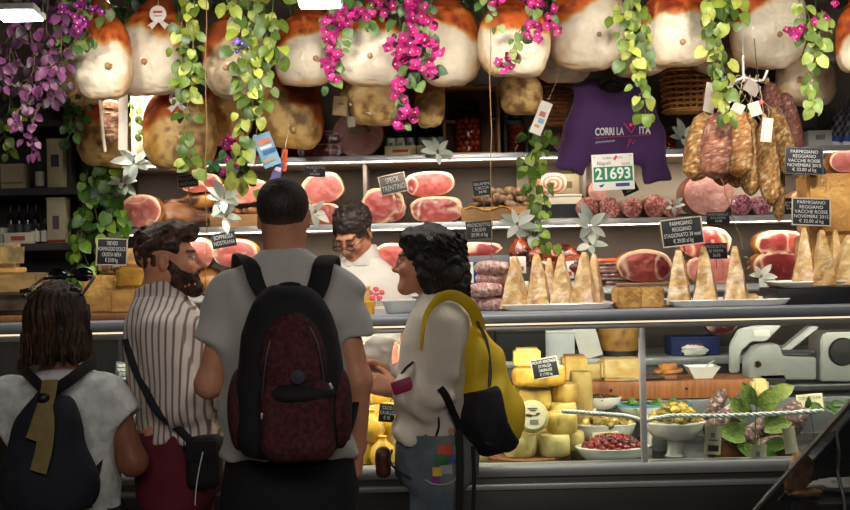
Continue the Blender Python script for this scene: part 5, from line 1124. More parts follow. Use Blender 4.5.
cheese_block('cheese_slab', .15, .13, .022, 83, (206,160,90), (180,130,66), label='thin orange cheese slab lying on the grey-rinded cheese', loc=(X(4, 4.56, 284), 4.56, LB + .172), bevel=.004)
cheese_block('blue_cheese', .13, .11, .1, 84, (186,156,92), (108,96,66), label='mottled blue cheese wedge topmost at the far left', loc=(X(6, 4.56, 270), 4.56, LB + .195), bevel=.016, rind=(140,128,104), rotz=.1)
cheese_block('hard_cheese_chunk', .14, .14, .155, 85, (208,164,90), (176,130,64), label='tall smooth cheese chunk between the brown hair and the bearded man', loc=(X(103, 4.56, 300), 4.57, LB), wrap=True, rind=(190,146,76))
cheese_block('cheese_wedge', .155, .12, .098, 86, (196,150,78), (160,112,56), label='tan cheese wedge in front, touching the shirt of the bearded man', loc=(X(131, 4.47, 306), 4.50, LB), bevel=.008)
cheese_block('cheese_wedge', .125, .12, .088, 87, (206,158,54), (170,120,36), label='yellow cheese wedge with hollow, on the tan one beside the bearded man', loc=(X(134, 4.5, 284), 4.51, LB + .099), bevel=.012, rotz=.1)
cheese_block('cheese_wedge', .085, .1, .075, 88, (206,170,110), (170,128,70), label='small pale cheese wedge on top behind the neck of the bearded man', loc=(X(139, 4.55, 262), 4.54, LB + .188), bevel=.01)
for k, (px, py, r_) in enumerate(((112, 272, .036), (122, 264, .038), (106, 266, .03))):
    n_ = k; t = T('aged_sausage', ['wrinkled aged sausage on the tall cheese chunk under the chalk sign', 'largest wrinkled aged sausage beside the chalk sign', 'wrinkled aged sausage on the left on the tall cheese chunk'][k], 'sausage', (X(px, 4.58, py), 4.57 + .02 * k, LB + .1555), 0, 'wrinkled aged sausages')
    obj('sausage_body', MB().ball((0, 0, r_ * .9), (r_ * 1.4, r_ * 1.3, r_), 24, 16, noise=.2, seed=60 + k, nscale=30, colf=lambda v: mixc(c255(186,160,134), c255(104,76,62), sstep(-.3, .4, fbm(v, 50, n_, 3)))), SALM, t)
sign(112, 252, 31, 27, 4.42, ['TREVISO', 'FORMAGGIO DOLCE', 'CROSTA NERA', '€ 23.00 kg'], 'pale-framed chalk sign above the tall cheese chunk at the left', .04, frame='pale', stick=.02)

# ================================================================ inside the glass display
DZ = .6725
t = T('round_board', 'round wooden board under the heap of pale cheese wheels', 'board', (X(527, 4.56, 470), 4.58, DZ)); obj('board', MB().lathe([(0, 0), (.18, 0), (.185, .004), (.185, .026), (.18, .03), (0, .03)], 48), BOARD, t, 50)
b0 = DZ + .031; gy = 'pale cheese wheels heaped in the display'
CA, CB_ = (226,214,152), (198,180,110)
def wh(px, Y, z, r, h, lb, sd, c0=CA, c1=CB_, **k): return wheel(r, h, lb, (X(px, Y, 440), Y, z), sd, c0, c1, gy, **k)
wh(520, 4.49, b0, .066, .084, 'small pale cheese wheel in front at the left, under the labelled one', 1)
wh(554, 4.49, b0, .064, .084, 'small pale cheese wheel in front at the right of the round board', 2)
wh(487, 4.56, b0 - .031, .066, .1, 'pale cheese wheel behind the yellow backpack, lowest', 3)
wh(536, 4.62, b0, .066, .084, 'pale cheese wheel in the second row behind the two front ones', 4)
wh(571, 4.61, b0, .055, .075, 'pale cheese wheel at the right rear of the round board', 5, (206,180,110))
wh(562, 4.53, b0 + .085, .064, .084, 'herb-flecked cheese wheel lying on the right front wheel', 6, (214,190,110), (170,146,70))
wh(500, 4.62, b0 + .085, .066, .082, 'pale cheese wheel behind the round paper label', 7)
t = wh(533, 4.45, b0 + .085 + .068, .066, .07, 'upright cheese wheel turned face on with a round paper label', 8, label_face=True, rot=(PI/2 - .2, 0, 0)); t.location.y = 4.50
wh(563, 4.64, b0 + .085, .06, .11, 'cheese wheel high behind the herb-flecked one', 9, (216,190,106))
wh(536, 4.64, b0 + .17, .068, .08, 'yellowish cheese wheel in the third layer, under the big dark one', 10, (214,186,96), (176,144,66))
wh(566, 4.66, b0 + .196, .06, .075, 'cheese wheel in the third layer on the right', 11, (200,168,88), (160,126,60))
wh(582, 4.76, b0 - .031, .05, .34, 'tall stack-like pale cheese standing at the right rear', 12, (190,164,100), (150,122,66))
wh(510, 4.68, b0 + .17, .06, .09, 'cheese wheel in the third layer on the left behind the backpack', 14, (206,176,92))
wh(540, 4.64, b0 + .272, .112, .07, 'big dark-skinned flat cheese wheel on top of the heap', 13, (214,170,66), (172,122,38), top=(196,160,86))
cheese_block('cheese_wedge', .11, .1, .083, 91, (228,190,92), (206,158,64), label='yellow cheese wedge on top of the heap, left of the display chalk sign', loc=(X(527, 4.64, 375), 4.64, b0 + .343), bevel=.012, rind=(190,140,70))
cheese_block('cheese_scrap', .12, .08, .016, 92, (230,210,150), (206,180,110), label='thin cheese slice lying on the big flat wheel', loc=(X(548, 4.56, 383), 4.565, b0 + .343), bevel=.004)
sign(545, 368, 27, 20, 4.46, ['MONTE VERONESE', 'DI MALGA', 'OBERKASE', '€ 17.90 kg'], 'chalk sign with pale frame inside the display, tilted up to the right', -.16, frame='pale')
# yellow round cheeses seen between the two centre people
YG = 'yellow round cheeses between the customers'
for k, (px, py, Y, r, lb) in enumerate(((383, 466, 4.45, .055, 'lowest yellow pear-shaped cheese beside the brown pouch'), (372, 444, 4.5, .055, 'yellow pear-shaped cheese beside the hanging hand'), (388, 438, 4.55, .055, 'orange-yellow pear-shaped cheese under the small sign'), (370, 470, 4.55, .05, 'yellow pear-shaped cheese lowest beside the hand of the centre man'))):
    z = [DZ, DZ + .1, DZ + .12, DZ][k]; t = T('pear_cheese', lb, 'cheese', (X(px, Y, py), Y, z), 0, YG)
    obj('cheese_body', MB().lathe([(0, 0), (r * .7, .004), (r, r * .8), (r * .85, r * 1.5), (r * .4, r * 1.95), (r * .28, r * 2.2), (r * .34, r * 2.35), (0, r * 2.45)], 28), M('yellow_wax', (222,176,60), .35, var=.15, coat=.3), t, 60); obj('cord', MB().tube([(0, 0, r * 2.1), (.004, 0, r * 2.8), (0, .01, r * 3.4)], .002, 5), STRING, t)
wheel(.07, .1, 'yellow cheese wheel high between the two centre customers', (X(376, 4.65, 400), 4.66, DZ + .24), 31, (226,184,70), (196,146,46), None)
wheel(.09, .24, 'tall pale cheese carrying the yellow wheel between the customers', (X(380, 4.68, 440), 4.68, DZ), 32, (216,186,104), (186,150,70), None)
sign(387, 413, 16, 18, 4.4, ['CACIO', 'CAVALLO', '€ 18'], 'small chalk sign between the two centre customers', .1, frame=None)
# sliced meat trays higher in the display, left of the woman
t = T('meat_tray', 'steel tray of pink sliced meat behind the raised paper bag', 'tray', (X(400, 4.75, 375), 4.76, DZ + .35)); obj('tray_body', MB().box((0, 0, .01), (.28, .12, .02), .006), STEEL, t); obj('tray_stand', MB().box((0, .03, -.175), (.2, .03, .348), .004), DSTEEL, t)
for k in range(5): piece('sliced_meat', 376 + 10 * k, 390 + 10 * k, 344, 372, 4.73 + .012 * k, DZ + .371, ['pink meat slice leftmost behind the raised paper bag', 'second pink meat slice behind the raised paper bag', 'middle pink meat slice behind the paper bag', 'pink meat slice nearest the sleeve of the woman', 'pink meat slice mostly behind the sleeve of the woman'][k], 'meat', 'pale', .02, 200 + k, .5)
# left window items
for k, (px, w_, h_, c, lb) in enumerate(((118, .12, .10, (196,196,190), 'white tub in the display beside the bearded man'), (96, .05, .07, (90,96,100), 'grey package in the display left of the white tub'), (12, .07, .13, (206,190,150), 'cream packet in the display at the far left'), (2, .06, .09, (70,120,150), 'blue packet in the display at the far left'))):
    carton(px, 4.6 + .02 * k, .9, w_, .06, h_, lb, c, 'food_tub', print_=(.5, .5, .4, tuple(int(v * .7) for v in c)))
t = T('display_shelf', 'glass shelf on steel posts in the left display section', 'shelf', (X(60, 4.62, 380), 4.64, DZ)); obj('glass_board', MB().box((0, 0, .2215), (.66, .16, .011), .002), M('shelf_glass', (150,164,162), .1, alpha=.7), t)
for x in (-.3, .3): obj('post', MB().box((x, .05, .108), (.015, .015, .216), .002), STEEL, t)
for k, px in enumerate((104, 128)): wheel(.06, .09, ['pale cheese low left of the bearded man', 'pale cheese low against the hip of the bearded man'][k], (X(px, 4.52, 440), 4.52, DZ), 210 + k, (206,180,100), (170,140,66), 'cheeses low in the left display')
sign(123, 372, 15, 20, 4.42, ['CASATELLA', 'TREVIGIANA', 'D.O.P.', '€ 14.00'], 'small black sign inside the left display', .05, frame=None)
# ---------------------------------------------------------------- bowls
def bowl(px0, px1, py1, Y, base, h, label, foot=0., d=.8, band=None, rgb=None):
    s = Y / F; r = (px1 - px0) * s / 2; t = T('serving_bowl', label, 'bowl', (X((px0 + px1) / 2, Y, py1), Y, base)); m = MB()
    if foot: m.lathe([(0, 0), (r * .34, 0), (r * .36, .004), (r * .28, .012), (r * .27, foot), (0, foot)], 36, sy=d)
    z = foot; m.lathe([(0, z), (r * .6, z), (r * .72, z + .004), (r * .93, z + h * .6), (r, z + h - .004), (r * 1.0, z + h), (r * .95, z + h), (r * .88, z + h * .62), (r * .6, z + h * .2), (0, z + h * .16)], 48, sy=d)
    obj('bowl_body', m, CERAM, t, 50)
    obj('rim', MB().lathe([(r * .96, z + h - .003), (r * 1.02, z + h - .003), (r * 1.025, z + h + .003), (r * .96, z + h + .003)], 48, sy=d), M('blue_rim', (70,150,170), .3) if band else CERAM, t, 50); return t, r, z + h + base
def heap(t, r, ztop, n, size, cols, label, group, name, cat, seed, d=.8, mat=None, kind='ball', lift=.03):
    rnd = random.Random(seed); protos = []
    for q in range(5):
        nn = seed * 7 + q; c0, c1 = cols[q % len(cols)]; m = MB(); cf = lambda v: mixc(c255(*c0), c255(*c1), sstep(-.4, .4, fbm(v, 45, nn, 3)))
        if kind == 'ball': m.ball((0, 0, 0), (size, size, size * .92), 16, 10, noise=.06, seed=nn, colf=cf)
        elif kind == 'choke': m.ball((0, 0, 0), (size, size * .8, size * .75), 20, 14, noise=.35, nscale=30, seed=nn, colf=cf)
        else: m.ball((0, 0, 0), (size * 1.3, size, size * .35), 14, 8, noise=.3, nscale=30, seed=nn, colf=cf)
        me = m.mesh(name); me.materials.append(mat or M('glossy_attr')); st = None
        if kind == 'ball':
            st = MB().tube([(0, 0, size * .8), (.002, 0, size * 1.0), (.005, 0, size * 1.3)], [.003, .002, .0015], 5).mesh('stem'); st.materials.append(M('pepper_stem', (120,110,50), .6))
        protos.append((me, st))
    for k in range(n):
        u = (k + .5) / n; rad = r * .82 * math.sqrt(1 - u) * 1.0; a = k * 2.399; me, st = protos[k % 5]
        o = bpy.data.objects.new(name, me); COL.objects.link(o)
        o.location = (t.location.x + cos(a) * rad, t.location.y + sin(a) * rad * d, ztop + size * .5 + u * lift + rnd.uniform(-.002, .002)); o.rotation_euler = (rnd.uniform(-.8, .8), rnd.uniform(-.8, .8), rnd.uniform(0, 6)); tag(o, label, cat, group)
        if st: so = bpy.data.objects.new('stem', st); link(so, o)
RED = [((140,18,18), (86,8,12)), ((112,10,16), (62,6,10)), ((160,32,22), (100,12,12))]; CHK = [((196,168,72), (120,98,40)), ((214,182,90), (146,110,46)), ((150,130,64), (96,80,36))]
t, r, zt = bowl(577, 649, 476, 4.47, DZ, .062, 'oval white bowl heaped with small red peppers, front of the display', d=.72)
heap(t, r, zt - .012, 60, .0165, RED, 'small glossy red pepper heaped in the front oval bowl', 'red peppers in the front bowl', 'red_pepper', 'pepper', 3, .72, lift=.045)
t, r, zt = bowl(577, 636, 460, 4.72, DZ + .02, .085, 'white bowl of stuffed mushrooms behind the red peppers', .03, .6); heap(t, r, zt - .015, 16, .026, CHK, 'yellowish preserved mushroom in the bowl behind the peppers', 'preserved mushrooms in the rear bowl', 'preserved_mushroom', 'mushroom', 4, .6, kind='choke', lift=.03)
t.location.z = DZ; 
for o in bpy.data.objects:
    if o.name.startswith('preserved_mushroom'): o.location.z -= .02
t, r, zt = bowl(646, 706, 478, 4.56, DZ, .068, 'white pedestal bowl heaped with artichokes right of the steel post', .075, .75); heap(t, r, zt - .016, 20, .028, CHK, 'yellow preserved artichoke heaped in the pedestal bowl', 'artichokes in the pedestal bowl', 'preserved_artichoke', 'artichoke', 5, .75, kind='choke', lift=.065)
t, r, zt = bowl(577, 622, 430, 4.86, DZ, .05, 'shallow white bowl of dark olives at the back of the display', .16, .5); heap(t, r, zt - .01, 26, .012, [((70,28,24), (36,16,18)), ((110,40,30), (60,20,20))], 'dark olive in the shallow bowl at the back', 'dark olives at the back', 'dark_olive', 'olive', 6, .5, lift=.012)
t, r, zt = bowl(618, 692, 432, 4.82, DZ, .06, 'white bowl with blue rim holding green leaves at the back', .12, .45, True)
lf = MB(); rnd = random.Random(9)
for k in range(70): lf.leaf((rnd.uniform(-.8, .8) * r, rnd.uniform(-.3, .3) * r, rnd.uniform(-.01, .012)), (rnd.uniform(-1, 1), rnd.uniform(-1, 1), rnd.uniform(0, .5)), (0, -.5, 1), .035, .02, c255(*rnd.choice([(70,110,50), (50,84,36), (96,136,66)])))
o = obj('green_leaves', lf, LEAFM); o.location = (t.location.x, t.location.y, zt); tag(o, 'green salad leaves filling the blue-rimmed bowl', 'leaves'); o['kind'] = 'stuff'
t = T('glass_jar', 'low glass jar standing between the pepper bowl and pedestal bowl', 'jar', (X(663, 4.72, 470), 4.72, DZ)); obj('glass', MB().lathe([(0, 0), (.04, 0), (.043, .01), (.043, .07), (.04, .075), (.038, .07), (.038, .008), (0, .006)], 24), M('grey_glass', (110,116,112), .15, alpha=.6), t); obj('steel_lid', MB().lathe([(0, .075), (.044, .075), (.044, .085), (0, .087)], 24), STEEL, t)
def card(px, py, w, h, Y, lines, label, roll=0., stick=.12): return sign(px, py, w, h, Y, lines, label, roll, frame=None, board=CREAM, ink=M('dark_ink', (60,66,50), .8), name='price_card', cat='price card', stick=stick, pitch=-.15)
card(606, 441, 26, 18, 4.56, ['PEPERONCINI', 'AL TONNO', '€ 19.90 kg'], 'cream price card standing behind the red peppers', -.05, .08)
card(589, 415, 14, 14, 4.8, ['OLIVE', 'TAGGIASCHE'], 'small cream price card in the dark olives', .08, .06)
card(655, 416, 20, 14, 4.76, ['PUNTARELLE', 'CONDITE'], 'cream price card left half behind the white twisted cord', 0, .06); card(677, 413, 23, 14, 4.75, ['CARCIOFI', '€ 24.90 kg'], 'cream price card over the green leaves, right of another card', -.06, .06)
card(810, 403, 26, 18, 4.8, ['TOMAZZOLINA', 'MALGA', '€ 16.90 kg'], 'cream price card over the leafy salamis near the slicer', -.06, .16)
# ---------------------------------------------------------------- twisted white cord
for (pts, lb) in (([(562,411),(600,414),(625,416),(643,421)], 'white twisted cord sagging to the steel post from the left'), ([(645,421),(672,416),(720,416),(770,414),(823,411)], 'white twisted cord running right from the steel post')):
    o0 = W(*pts[0], CY + .03); P = curve_pts([W(x, y, CY + .03) - o0 for x, y in pts], 60); t = T('twisted_cord', lb, 'cord', o0); m = MB()
    for q in range(2):
        fine = curve_pts(P, 240); m.tube([p + V(0, cos(i * .42 + q * PI) * .0052, sin(i * .42 + q * PI) * .0052) for i, p in enumerate(fine)], .0052, 6)
    obj('strands', m, M('white_cord', (206,210,206), .4, coat=.5), t, 80)
# ---------------------------------------------------------------- long chopping board on the rear ledge
BZ = .857; t = T('butcher_block', 'long thick wooden chopping board along the rear of the display', 'board', (X(655, 5.06, 390), 5.08, BZ)); bw = (760 - 553) * 5.06 / F
obj('board', MB().box((0, 0, .041), (bw, .24, .082), .006), M('butcher_block_wood', (150,92,50), .5, var=.35, scale=7, stretch=(9,1,1), bump=.1), t)
for x in (-.36, -.22, .12, .38): obj('bolt_hole', MB().lathe([(0, 0), (.007, 0), (.007, .003), (0, .003)], 12, (x, -.1225, .045), R=Matrix.Rotation(PI/2, 3, 'X')), BLACK, t)
Bz = BZ + .083; f5 = 5.05 / F
def bx(px): return X(px, 5.05, 372)
cheese_block('cut_cheese', 24 * f5, .12, .118, 101, (230,196,110), (206,166,78), label='cut yellow cheese with brown rind at the left end of the chopping board', loc=(bx(574), 5.05, Bz), rind=(150,90,50), bevel=.012)
cheese_block('cut_cheese', 18 * f5, .1, .07, 102, (216,196,134), (196,166,98), label='small pale cheese piece between two larger ones on the chopping board', loc=(bx(594), 5.1, Bz), bevel=.008)
cheese_block('cut_cheese', 40 * f5, .13, .098, 103, (226,204,140), (198,160,92), label='broad crumbly cheese piece left of the steel post on the chopping board', loc=(bx(620), 5.06, Bz), rind=(196,160,100), bevel=.014)
cheese_block('ham_chunk', 30 * f5, .09, .075, 104, (206,140,72), (120,76,56), label='orange and brown cured chunk right of the steel post on the chopping board', loc=(bx(667), 5.03, Bz), bevel=.03, rotz=.4, cat='meat', rind=(90,64,60))
t = T('square_bowl', 'square white bowl on the right part of the chopping board', 'bowl', (bx(701), 5.04, Bz)); m = MB()
def sq(k, z): return [(sx * k, sy * k * .8, z) for sx, sy in ((-1,-1),(1,-1),(1,1),(-1,1))]
rs = [sq(.04, 0), sq(.073, .055), sq(.070, .055), sq(.037, .008)]; m.add(sum(rs, []), [(i*4+j, i*4+(j+1)%4, (i+1)*4+(j+1)%4, (i+1)*4+j) for i in range(3) for j in range(4)] + [(3,2,1,0), (12,13,14,15)]); obj('bowl_body', m, CERAM, t, 30)
obj('spoon', MB().tube([(.0, 0, .02), (.03, 0, .06), (.06, .01, .075)], .004, 6), STEEL, t)
t = T('knife', 'knife with dark handle lying at the front of the chopping board', 'knife', (bx(640), 4.985, Bz + .002)); obj('blade', MB().prism([(-.12, -.012), (.0, -.012), (.0, .012), (-.10, .012)], 0, .002, axis='z'), STEEL, t); obj('handle', MB().box((.05, 0, .007), (.1, .02, .014), .005), BLACK, t)
# ---------------------------------------------------------------- back counter seen through the glass
def bk(px, Y=6.0): return X(px, Y, 352)
carton(553, 6.0, SD, .17, .2, .15, 'white box on the back counter behind the display sign', (214,216,214), 'white_box')
t = T('paper_sheet', 'white paper sheet leaning at the cheese wheel on the back counter', 'paper', (bk(586), 5.93, SD)); obj('sheet', MB().box((0, 0, .09), (.12, .003, .18), .001, Matrix.Rotation(-.25, 3, 'Y')), PAPER, t)
t = T('steel_stand', 'grey steel stand under the whole cheese wheel on the back counter', 'stand', (bk(622), 6.05, SD)); obj('stand_body', MB().lathe([(0, 0), (.09, 0), (.10, .03), (0, .03)], 32), DSTEEL, t)
wheel(.118, .15, 'whole tan cheese wheel with imprinted rind on the back counter', (bk(622), 6.05, SD + .031), 111, (206,156,80), (160,110,48), None)
carton(688, 6.02, SD, .26, .18, .1, 'dark blue carton on the back counter right of the steel post', (30,44,92), 'carton', print_=(.55, .3, .2, (120,60,80)))
t = T('crumpled_paper', 'crumpled white paper in front of the dark blue carton', 'paper', (bk(690), 5.9, SD)); obj('paper', MB().ball((0, 0, .03), (.07, .035, .03), 20, 12, noise=.5, nscale=30, seed=5), PAPER, t)
piece('cut_ham', 704, 740, 316, 350, 6.0, SD + .11, 'dark red ham hanging low behind the slicer', kind='dark', seed=115, d=.1)
carton(516, 5.95, SD, .26, .2, .16, 'black appliance box on the back counter left of the white box', (28,28,30), 'appliance_box')
# ---------------------------------------------------------------- slicer
SY = 5.08; ss = SY / F; t = T('meat_slicer', 'large steel meat slicer with round black dial at the right rear', 'slicer', (W(795, 372, SY).x, SY, .857)); O = t.location
def sp(px, py, y=0.): p = W(px, py, SY) - O; return (p.x, p.z)
SL_ = M('slicer_steel', (176,178,174), .34, .75, .06, 20, .03)
def plate_(name, poly, y0, y1, mat): 
    m = MB(); m.prism([sp(*q) for q in poly], y0, y1); bm = bmesh.new(); me = m.mesh(name); bm.from_mesh(me)
    bmesh.ops.bevel(bm, geom=[e for e in bm.edges], offset=.006, segments=2, affect='EDGES'); bm.to_mesh(me); bm.free(); me.materials.append(mat)
    for p in me.polygons: p.use_smooth = True
    me.set_sharp_from_angle(angle=math.radians(40)); o = bpy.data.objects.new(name, me); link(o, t); return o
plate_('front_housing', [(745,378),(745,357),(755,345),(775,343),(779,355),(812,356),(812,378)][::-1], -.06, .05, SL_)
plate_('motor_housing', [(814,379),(814,337),(818,331),(870,330),(870,379)][::-1], -.09, .08, SL_)
plate_('blade_guard', [(733,374),(733,346),(742,330),(760,326),(786,326),(770,342),(755,342),(744,353),(743,374)][::-1], .055, .075, SL_)
plate_('product_carriage', [(778,351),(808,326),(818,326),(786,352)][::-1], -.03, .03, STEEL)
plate_('carriage_tray', [(776,353),(776,349),(812,349),(812,353)][::-1], -.05, .05, DSTEEL)
dp = sp(835, 350); obj('dial', MB().lathe([(0, 0), (13 * ss, 0), (14 * ss, .008), (12.5 * ss, .016), (0, .018)], 40, (dp[0], -.088, dp[1]), R=Matrix.Rotation(PI/2, 3, 'X')), BLACK, t)
dp = sp(754, 363); obj('knob', MB().lathe([(0, 0), (3.6 * ss, 0), (3.8 * ss, .006), (2.6 * ss, .012), (0, .013)], 24, (dp[0], -.058, dp[1]), R=Matrix.Rotation(PI/2, 3, 'X')), M('chrome_part', (210,210,206), .12, 1), t)
obj('base', MB().box((.06, 0, .035), (.5, .2, .03), .008), DSTEEL, t)
for x in (-.15, .28): obj('foot', MB().lathe([(0, 0), (.022, 0), (.018, .022), (0, .022)], 16, (x, 0, 0)), BLACK, t)
for x in (-.12, .2): obj('support', MB().box((x, 0, .07), (.12, .12, .05), .006), DSTEEL, t)
obj('label_plate', MB().box((sp(765,334)[0], .05, sp(765,334)[1]), (.075, .003, .03), .001), WHITE_PL, t)
cp_ = [V(sp(748,377)[0], .0, sp(748,377)[1]), V(sp(738,380)[0], -.03, sp(738,380)[1]), V(sp(736,392)[0], -.04, .06), V(sp(738,398)[0], -.04, .012)]
obj('cable', MB().tube(curve_pts(cp_, 14), .006, 8), BLACK, t)
# ---------------------------------------------------------------- salamis with leaves at the right of the display
t = T('wooden_box', 'low wooden box of small wild-boar coloured salamis at the right of the display', 'box', (X(752, 4.55, 465), 4.58, DZ)); t['label'] = 'low wooden box under the small salamis with leaves'
obj('front_board', MB().box((0, -.085, .05), (.3, .012, .1), .003), BOARD, t); obj('back_board', MB().box((0, .085, .05), (.3, .012, .1), .003), BOARD, t)
for x in (-1, 1): obj('end_board', MB().box((x * .144, 0, .05), (.012, .157, .1), .003), BOARD, t)
obj('base_board', MB().box((0, 0, .006), (.275, .157, .01), .002), BOARD, t)
cw_ = [c255(108,80,76), c255(60,42,44), c255(176,158,150)]
for k, (px, py, roll, L_, rr, Y, lb) in enumerate(((722, 420, .9, .15, .026, 4.52, 'dark small salami slanting behind the left tag in the display'), (738, 436, 1.9, .13, .03, 4.48, 'dark salami lying to the right of the left tag'), (765, 425, -2.1, .17, .026, 4.5, 'salami pointing up right behind the leaves'), (782, 420, -2.3, .17, .026, 4.58, 'salami pointing up right beside the cream card'), (795, 425, -2.6, .13, .024, 4.54, 'whitish salami at the right end of the leafy heap'), (716, 405, .5, .12, .022, 4.62, 'salami standing at the left rear of the leafy heap'), (742, 405, .3, .12, .024, 4.64, 'salami standing behind the big leaf'), (772, 445, 1.4, .13, .025, 4.47, 'salami lying low under the small leaves'))):
    L_ *= 1.25; rr *= 1.3; p = W(px, py, Y); t = T('small_salami', lb, 'salami', p, (0, roll, 0), 'small dark salamis with leaves'); m = salami_mesh(L_, rr, 300 + k, cw_); m.v[0][:, 2] += L_ / 2; obj('salami_body', m, SALM, t, 70)
cheese_block('cheese_chunk', .07, .06, .1, 121, (206,190,130), (170,150,90), label='pale cheese chunk behind the big green leaves', loc=(X(760, 4.68, 420), 4.68, DZ + .2), bevel=.012)
t = T('leafy_sprig', 'sprig of large ridged green leaves lying over the small salamis', 'plant', W(755, 415, 4.42)); lf = MB()
for (dx, dy, ang, L, cc_) in ((-8, 0, 2.3, .085, (120,140,66)), (6, 8, .9, .085, (130,150,70)), (-12, -18, 2.9, .09, (112,138,60)), (10, -10, .2, .08, (124,146,70)), (18, 20, .5, .07, (150,160,84)), (-4, 12, 1.9, .075, (120,146,64)), (5, -32, -.6, .06, (90,120,44)), (-2, -36, 2.7, .06, (100,130,50)), (14, -30, .3, .06, (84,116,42)), (8, -40, -1.2, .055, (120,150,56))):
    lf.leaf(V(dx * .004, 0, dy * .004 - .005), V(cos(ang), -.35, sin(ang)), (0, -1, .35), L * 1.3, L * .95, c255(*cc_), .2, 0, .2, .8)
obj('leaves', lf, M('ridged_leaf', (120,140,66), .5, var=.3, scale=60, bump=.5, attr=True), t); obj('stems', MB().tube([(0, .02, -.17), (.0, 0, -.06), (.01, 0, .06)], .003, 6), M('plain_stem', (110,120,60), .6), t)
t = T('leafy_sprig', 'dark green leaves at the right end of the display behind the dark glass', 'plant', W(826, 408, 4.7)); lf = MB()
for k in range(9): lf.leaf(V(.02 * (k - 4), 0, .01 * (k % 3)), V(sin(k * 1.7), -.3, .5 * cos(k * 2.2)), (0, -1, .3), .06, .03, c255(60,84,40) * (1 + .2 * sin(k)), .2)
obj('leaves', lf, LEAFM, t)
for (px, py, lb) in ((713, 440, 'cream tag with dark picture hanging at the left of the leafy salamis'), (758, 459, 'cream tag with dark picture hanging below the leaves')): paper_tag(px, py, 17, 29, CY + .04, lb, .08, .1, (206,196,160), .05, [(-1, 5, 4, 5, (110,130,150)), (0, -8, 11, 6, (60,50,46)), (0, 0, 10, 1.5, (120,110,90))])
paper_tag(790, 440, 14, 26, CY + .06, 'third cream tag half behind the dark glass edge', -.15, .2, (190,182,156), .05)
# ================================================================ dark slanted glass case in the right foreground
GY = 3.3; gs = GY / F; a = W(812, 510, GY); t = T('slanted_glass_case', 'dark slanted glass case in the right foreground with a bread loaf and paper inside', 'display case', (a.x, GY, 0)); O = t.location
def gp(px, py): p = W(px, py, GY) - O; return (p.x, p.z)
DG = M('smoked_glass', (30,32,34), .08, alpha=.45, coat=.4)
m = MB(); m.prism([gp(747,516), gp(850,402), gp(905,360), gp(905,516)], -.01, 0); obj('glass_side', m, DG, t)
m = MB(); m.prism([gp(800,516), gp(880,424), gp(930,378), gp(930,516)], .20, .215); obj('dark_backing', m, M('opaque_dark_sheet', (34,36,36), .25), t)  # opaque dark sheet added to darken the case behind the bread
m = MB(); m.prism([gp(747,516), gp(750,516), gp(853,403), gp(908,362), gp(905,359), gp(850,400)], -.015, .005); obj('chrome_edge', m, M('dark_chrome', (120,122,124), .25, .9), t)
m = MB(); m.tube(curve_pts([V(*[gp(x, y)[0], -.02, gp(x, y)[1]]) for x, y in ((833,428),(836,450),(835,470),(841,496),(842,512))], 24), .006, 8); obj('reflection_line', m, M('chrome_part', (210,210,206), .12, 1), t)  # solid chrome tube standing in for the bright reflection lines on the glass
b0z = gp(800, 504)[1]; obj('case_base', MB().box((.30, .13, (b0z) / 2), (.56, .25, b0z), .01), M('case_black', (18,18,20), .4), t)
t2 = T('bread_piece', 'torn brown bread piece inside the dark slanted glass case', 'bread', (W(792, 490, 3.4).x, 3.4, b0z + .001), (0, .35, .2)); bm_ = MB().ball((0, 0, .068), (.036, .03, .075), 32, 24, noise=.3, nscale=24, seed=13, colf=lambda v: mixc(c255(206,150,92), c255(150,96,54), sstep(-.3, .4, fbm(v, 50, 3, 3)))); bm_.v[0][:, 2] = np.maximum(bm_.v[0][:, 2], 0.01); obj('bread_body', bm_, CHEESEM, t2, 60)
t2 = T('bread_piece', 'small flat pale bread crust lying beside the torn bread', 'bread', (W(806, 500, 3.38).x, 3.385, b0z + .001)); obj('bread_body', MB().ball((0, 0, .014), (.05, .03, .014), 28, 16, noise=.35, nscale=24, seed=14, colf=lambda v: mixc(c255(216,176,116), c255(170,120,70), sstep(-.3, .4, fbm(v, 50, 3, 3)))), CHEESEM, t2, 60)
t2 = T('crumpled_paper', 'pale crumpled paper inside the dark slanted glass case', 'paper', (W(838, 505, 3.46).x, 3.45, b0z + .001)); obj('paper', MB().ball((0, 0, .02), (.09, .06, .022), 24, 14, noise=.5, nscale=28, seed=8), PAPER, t2)
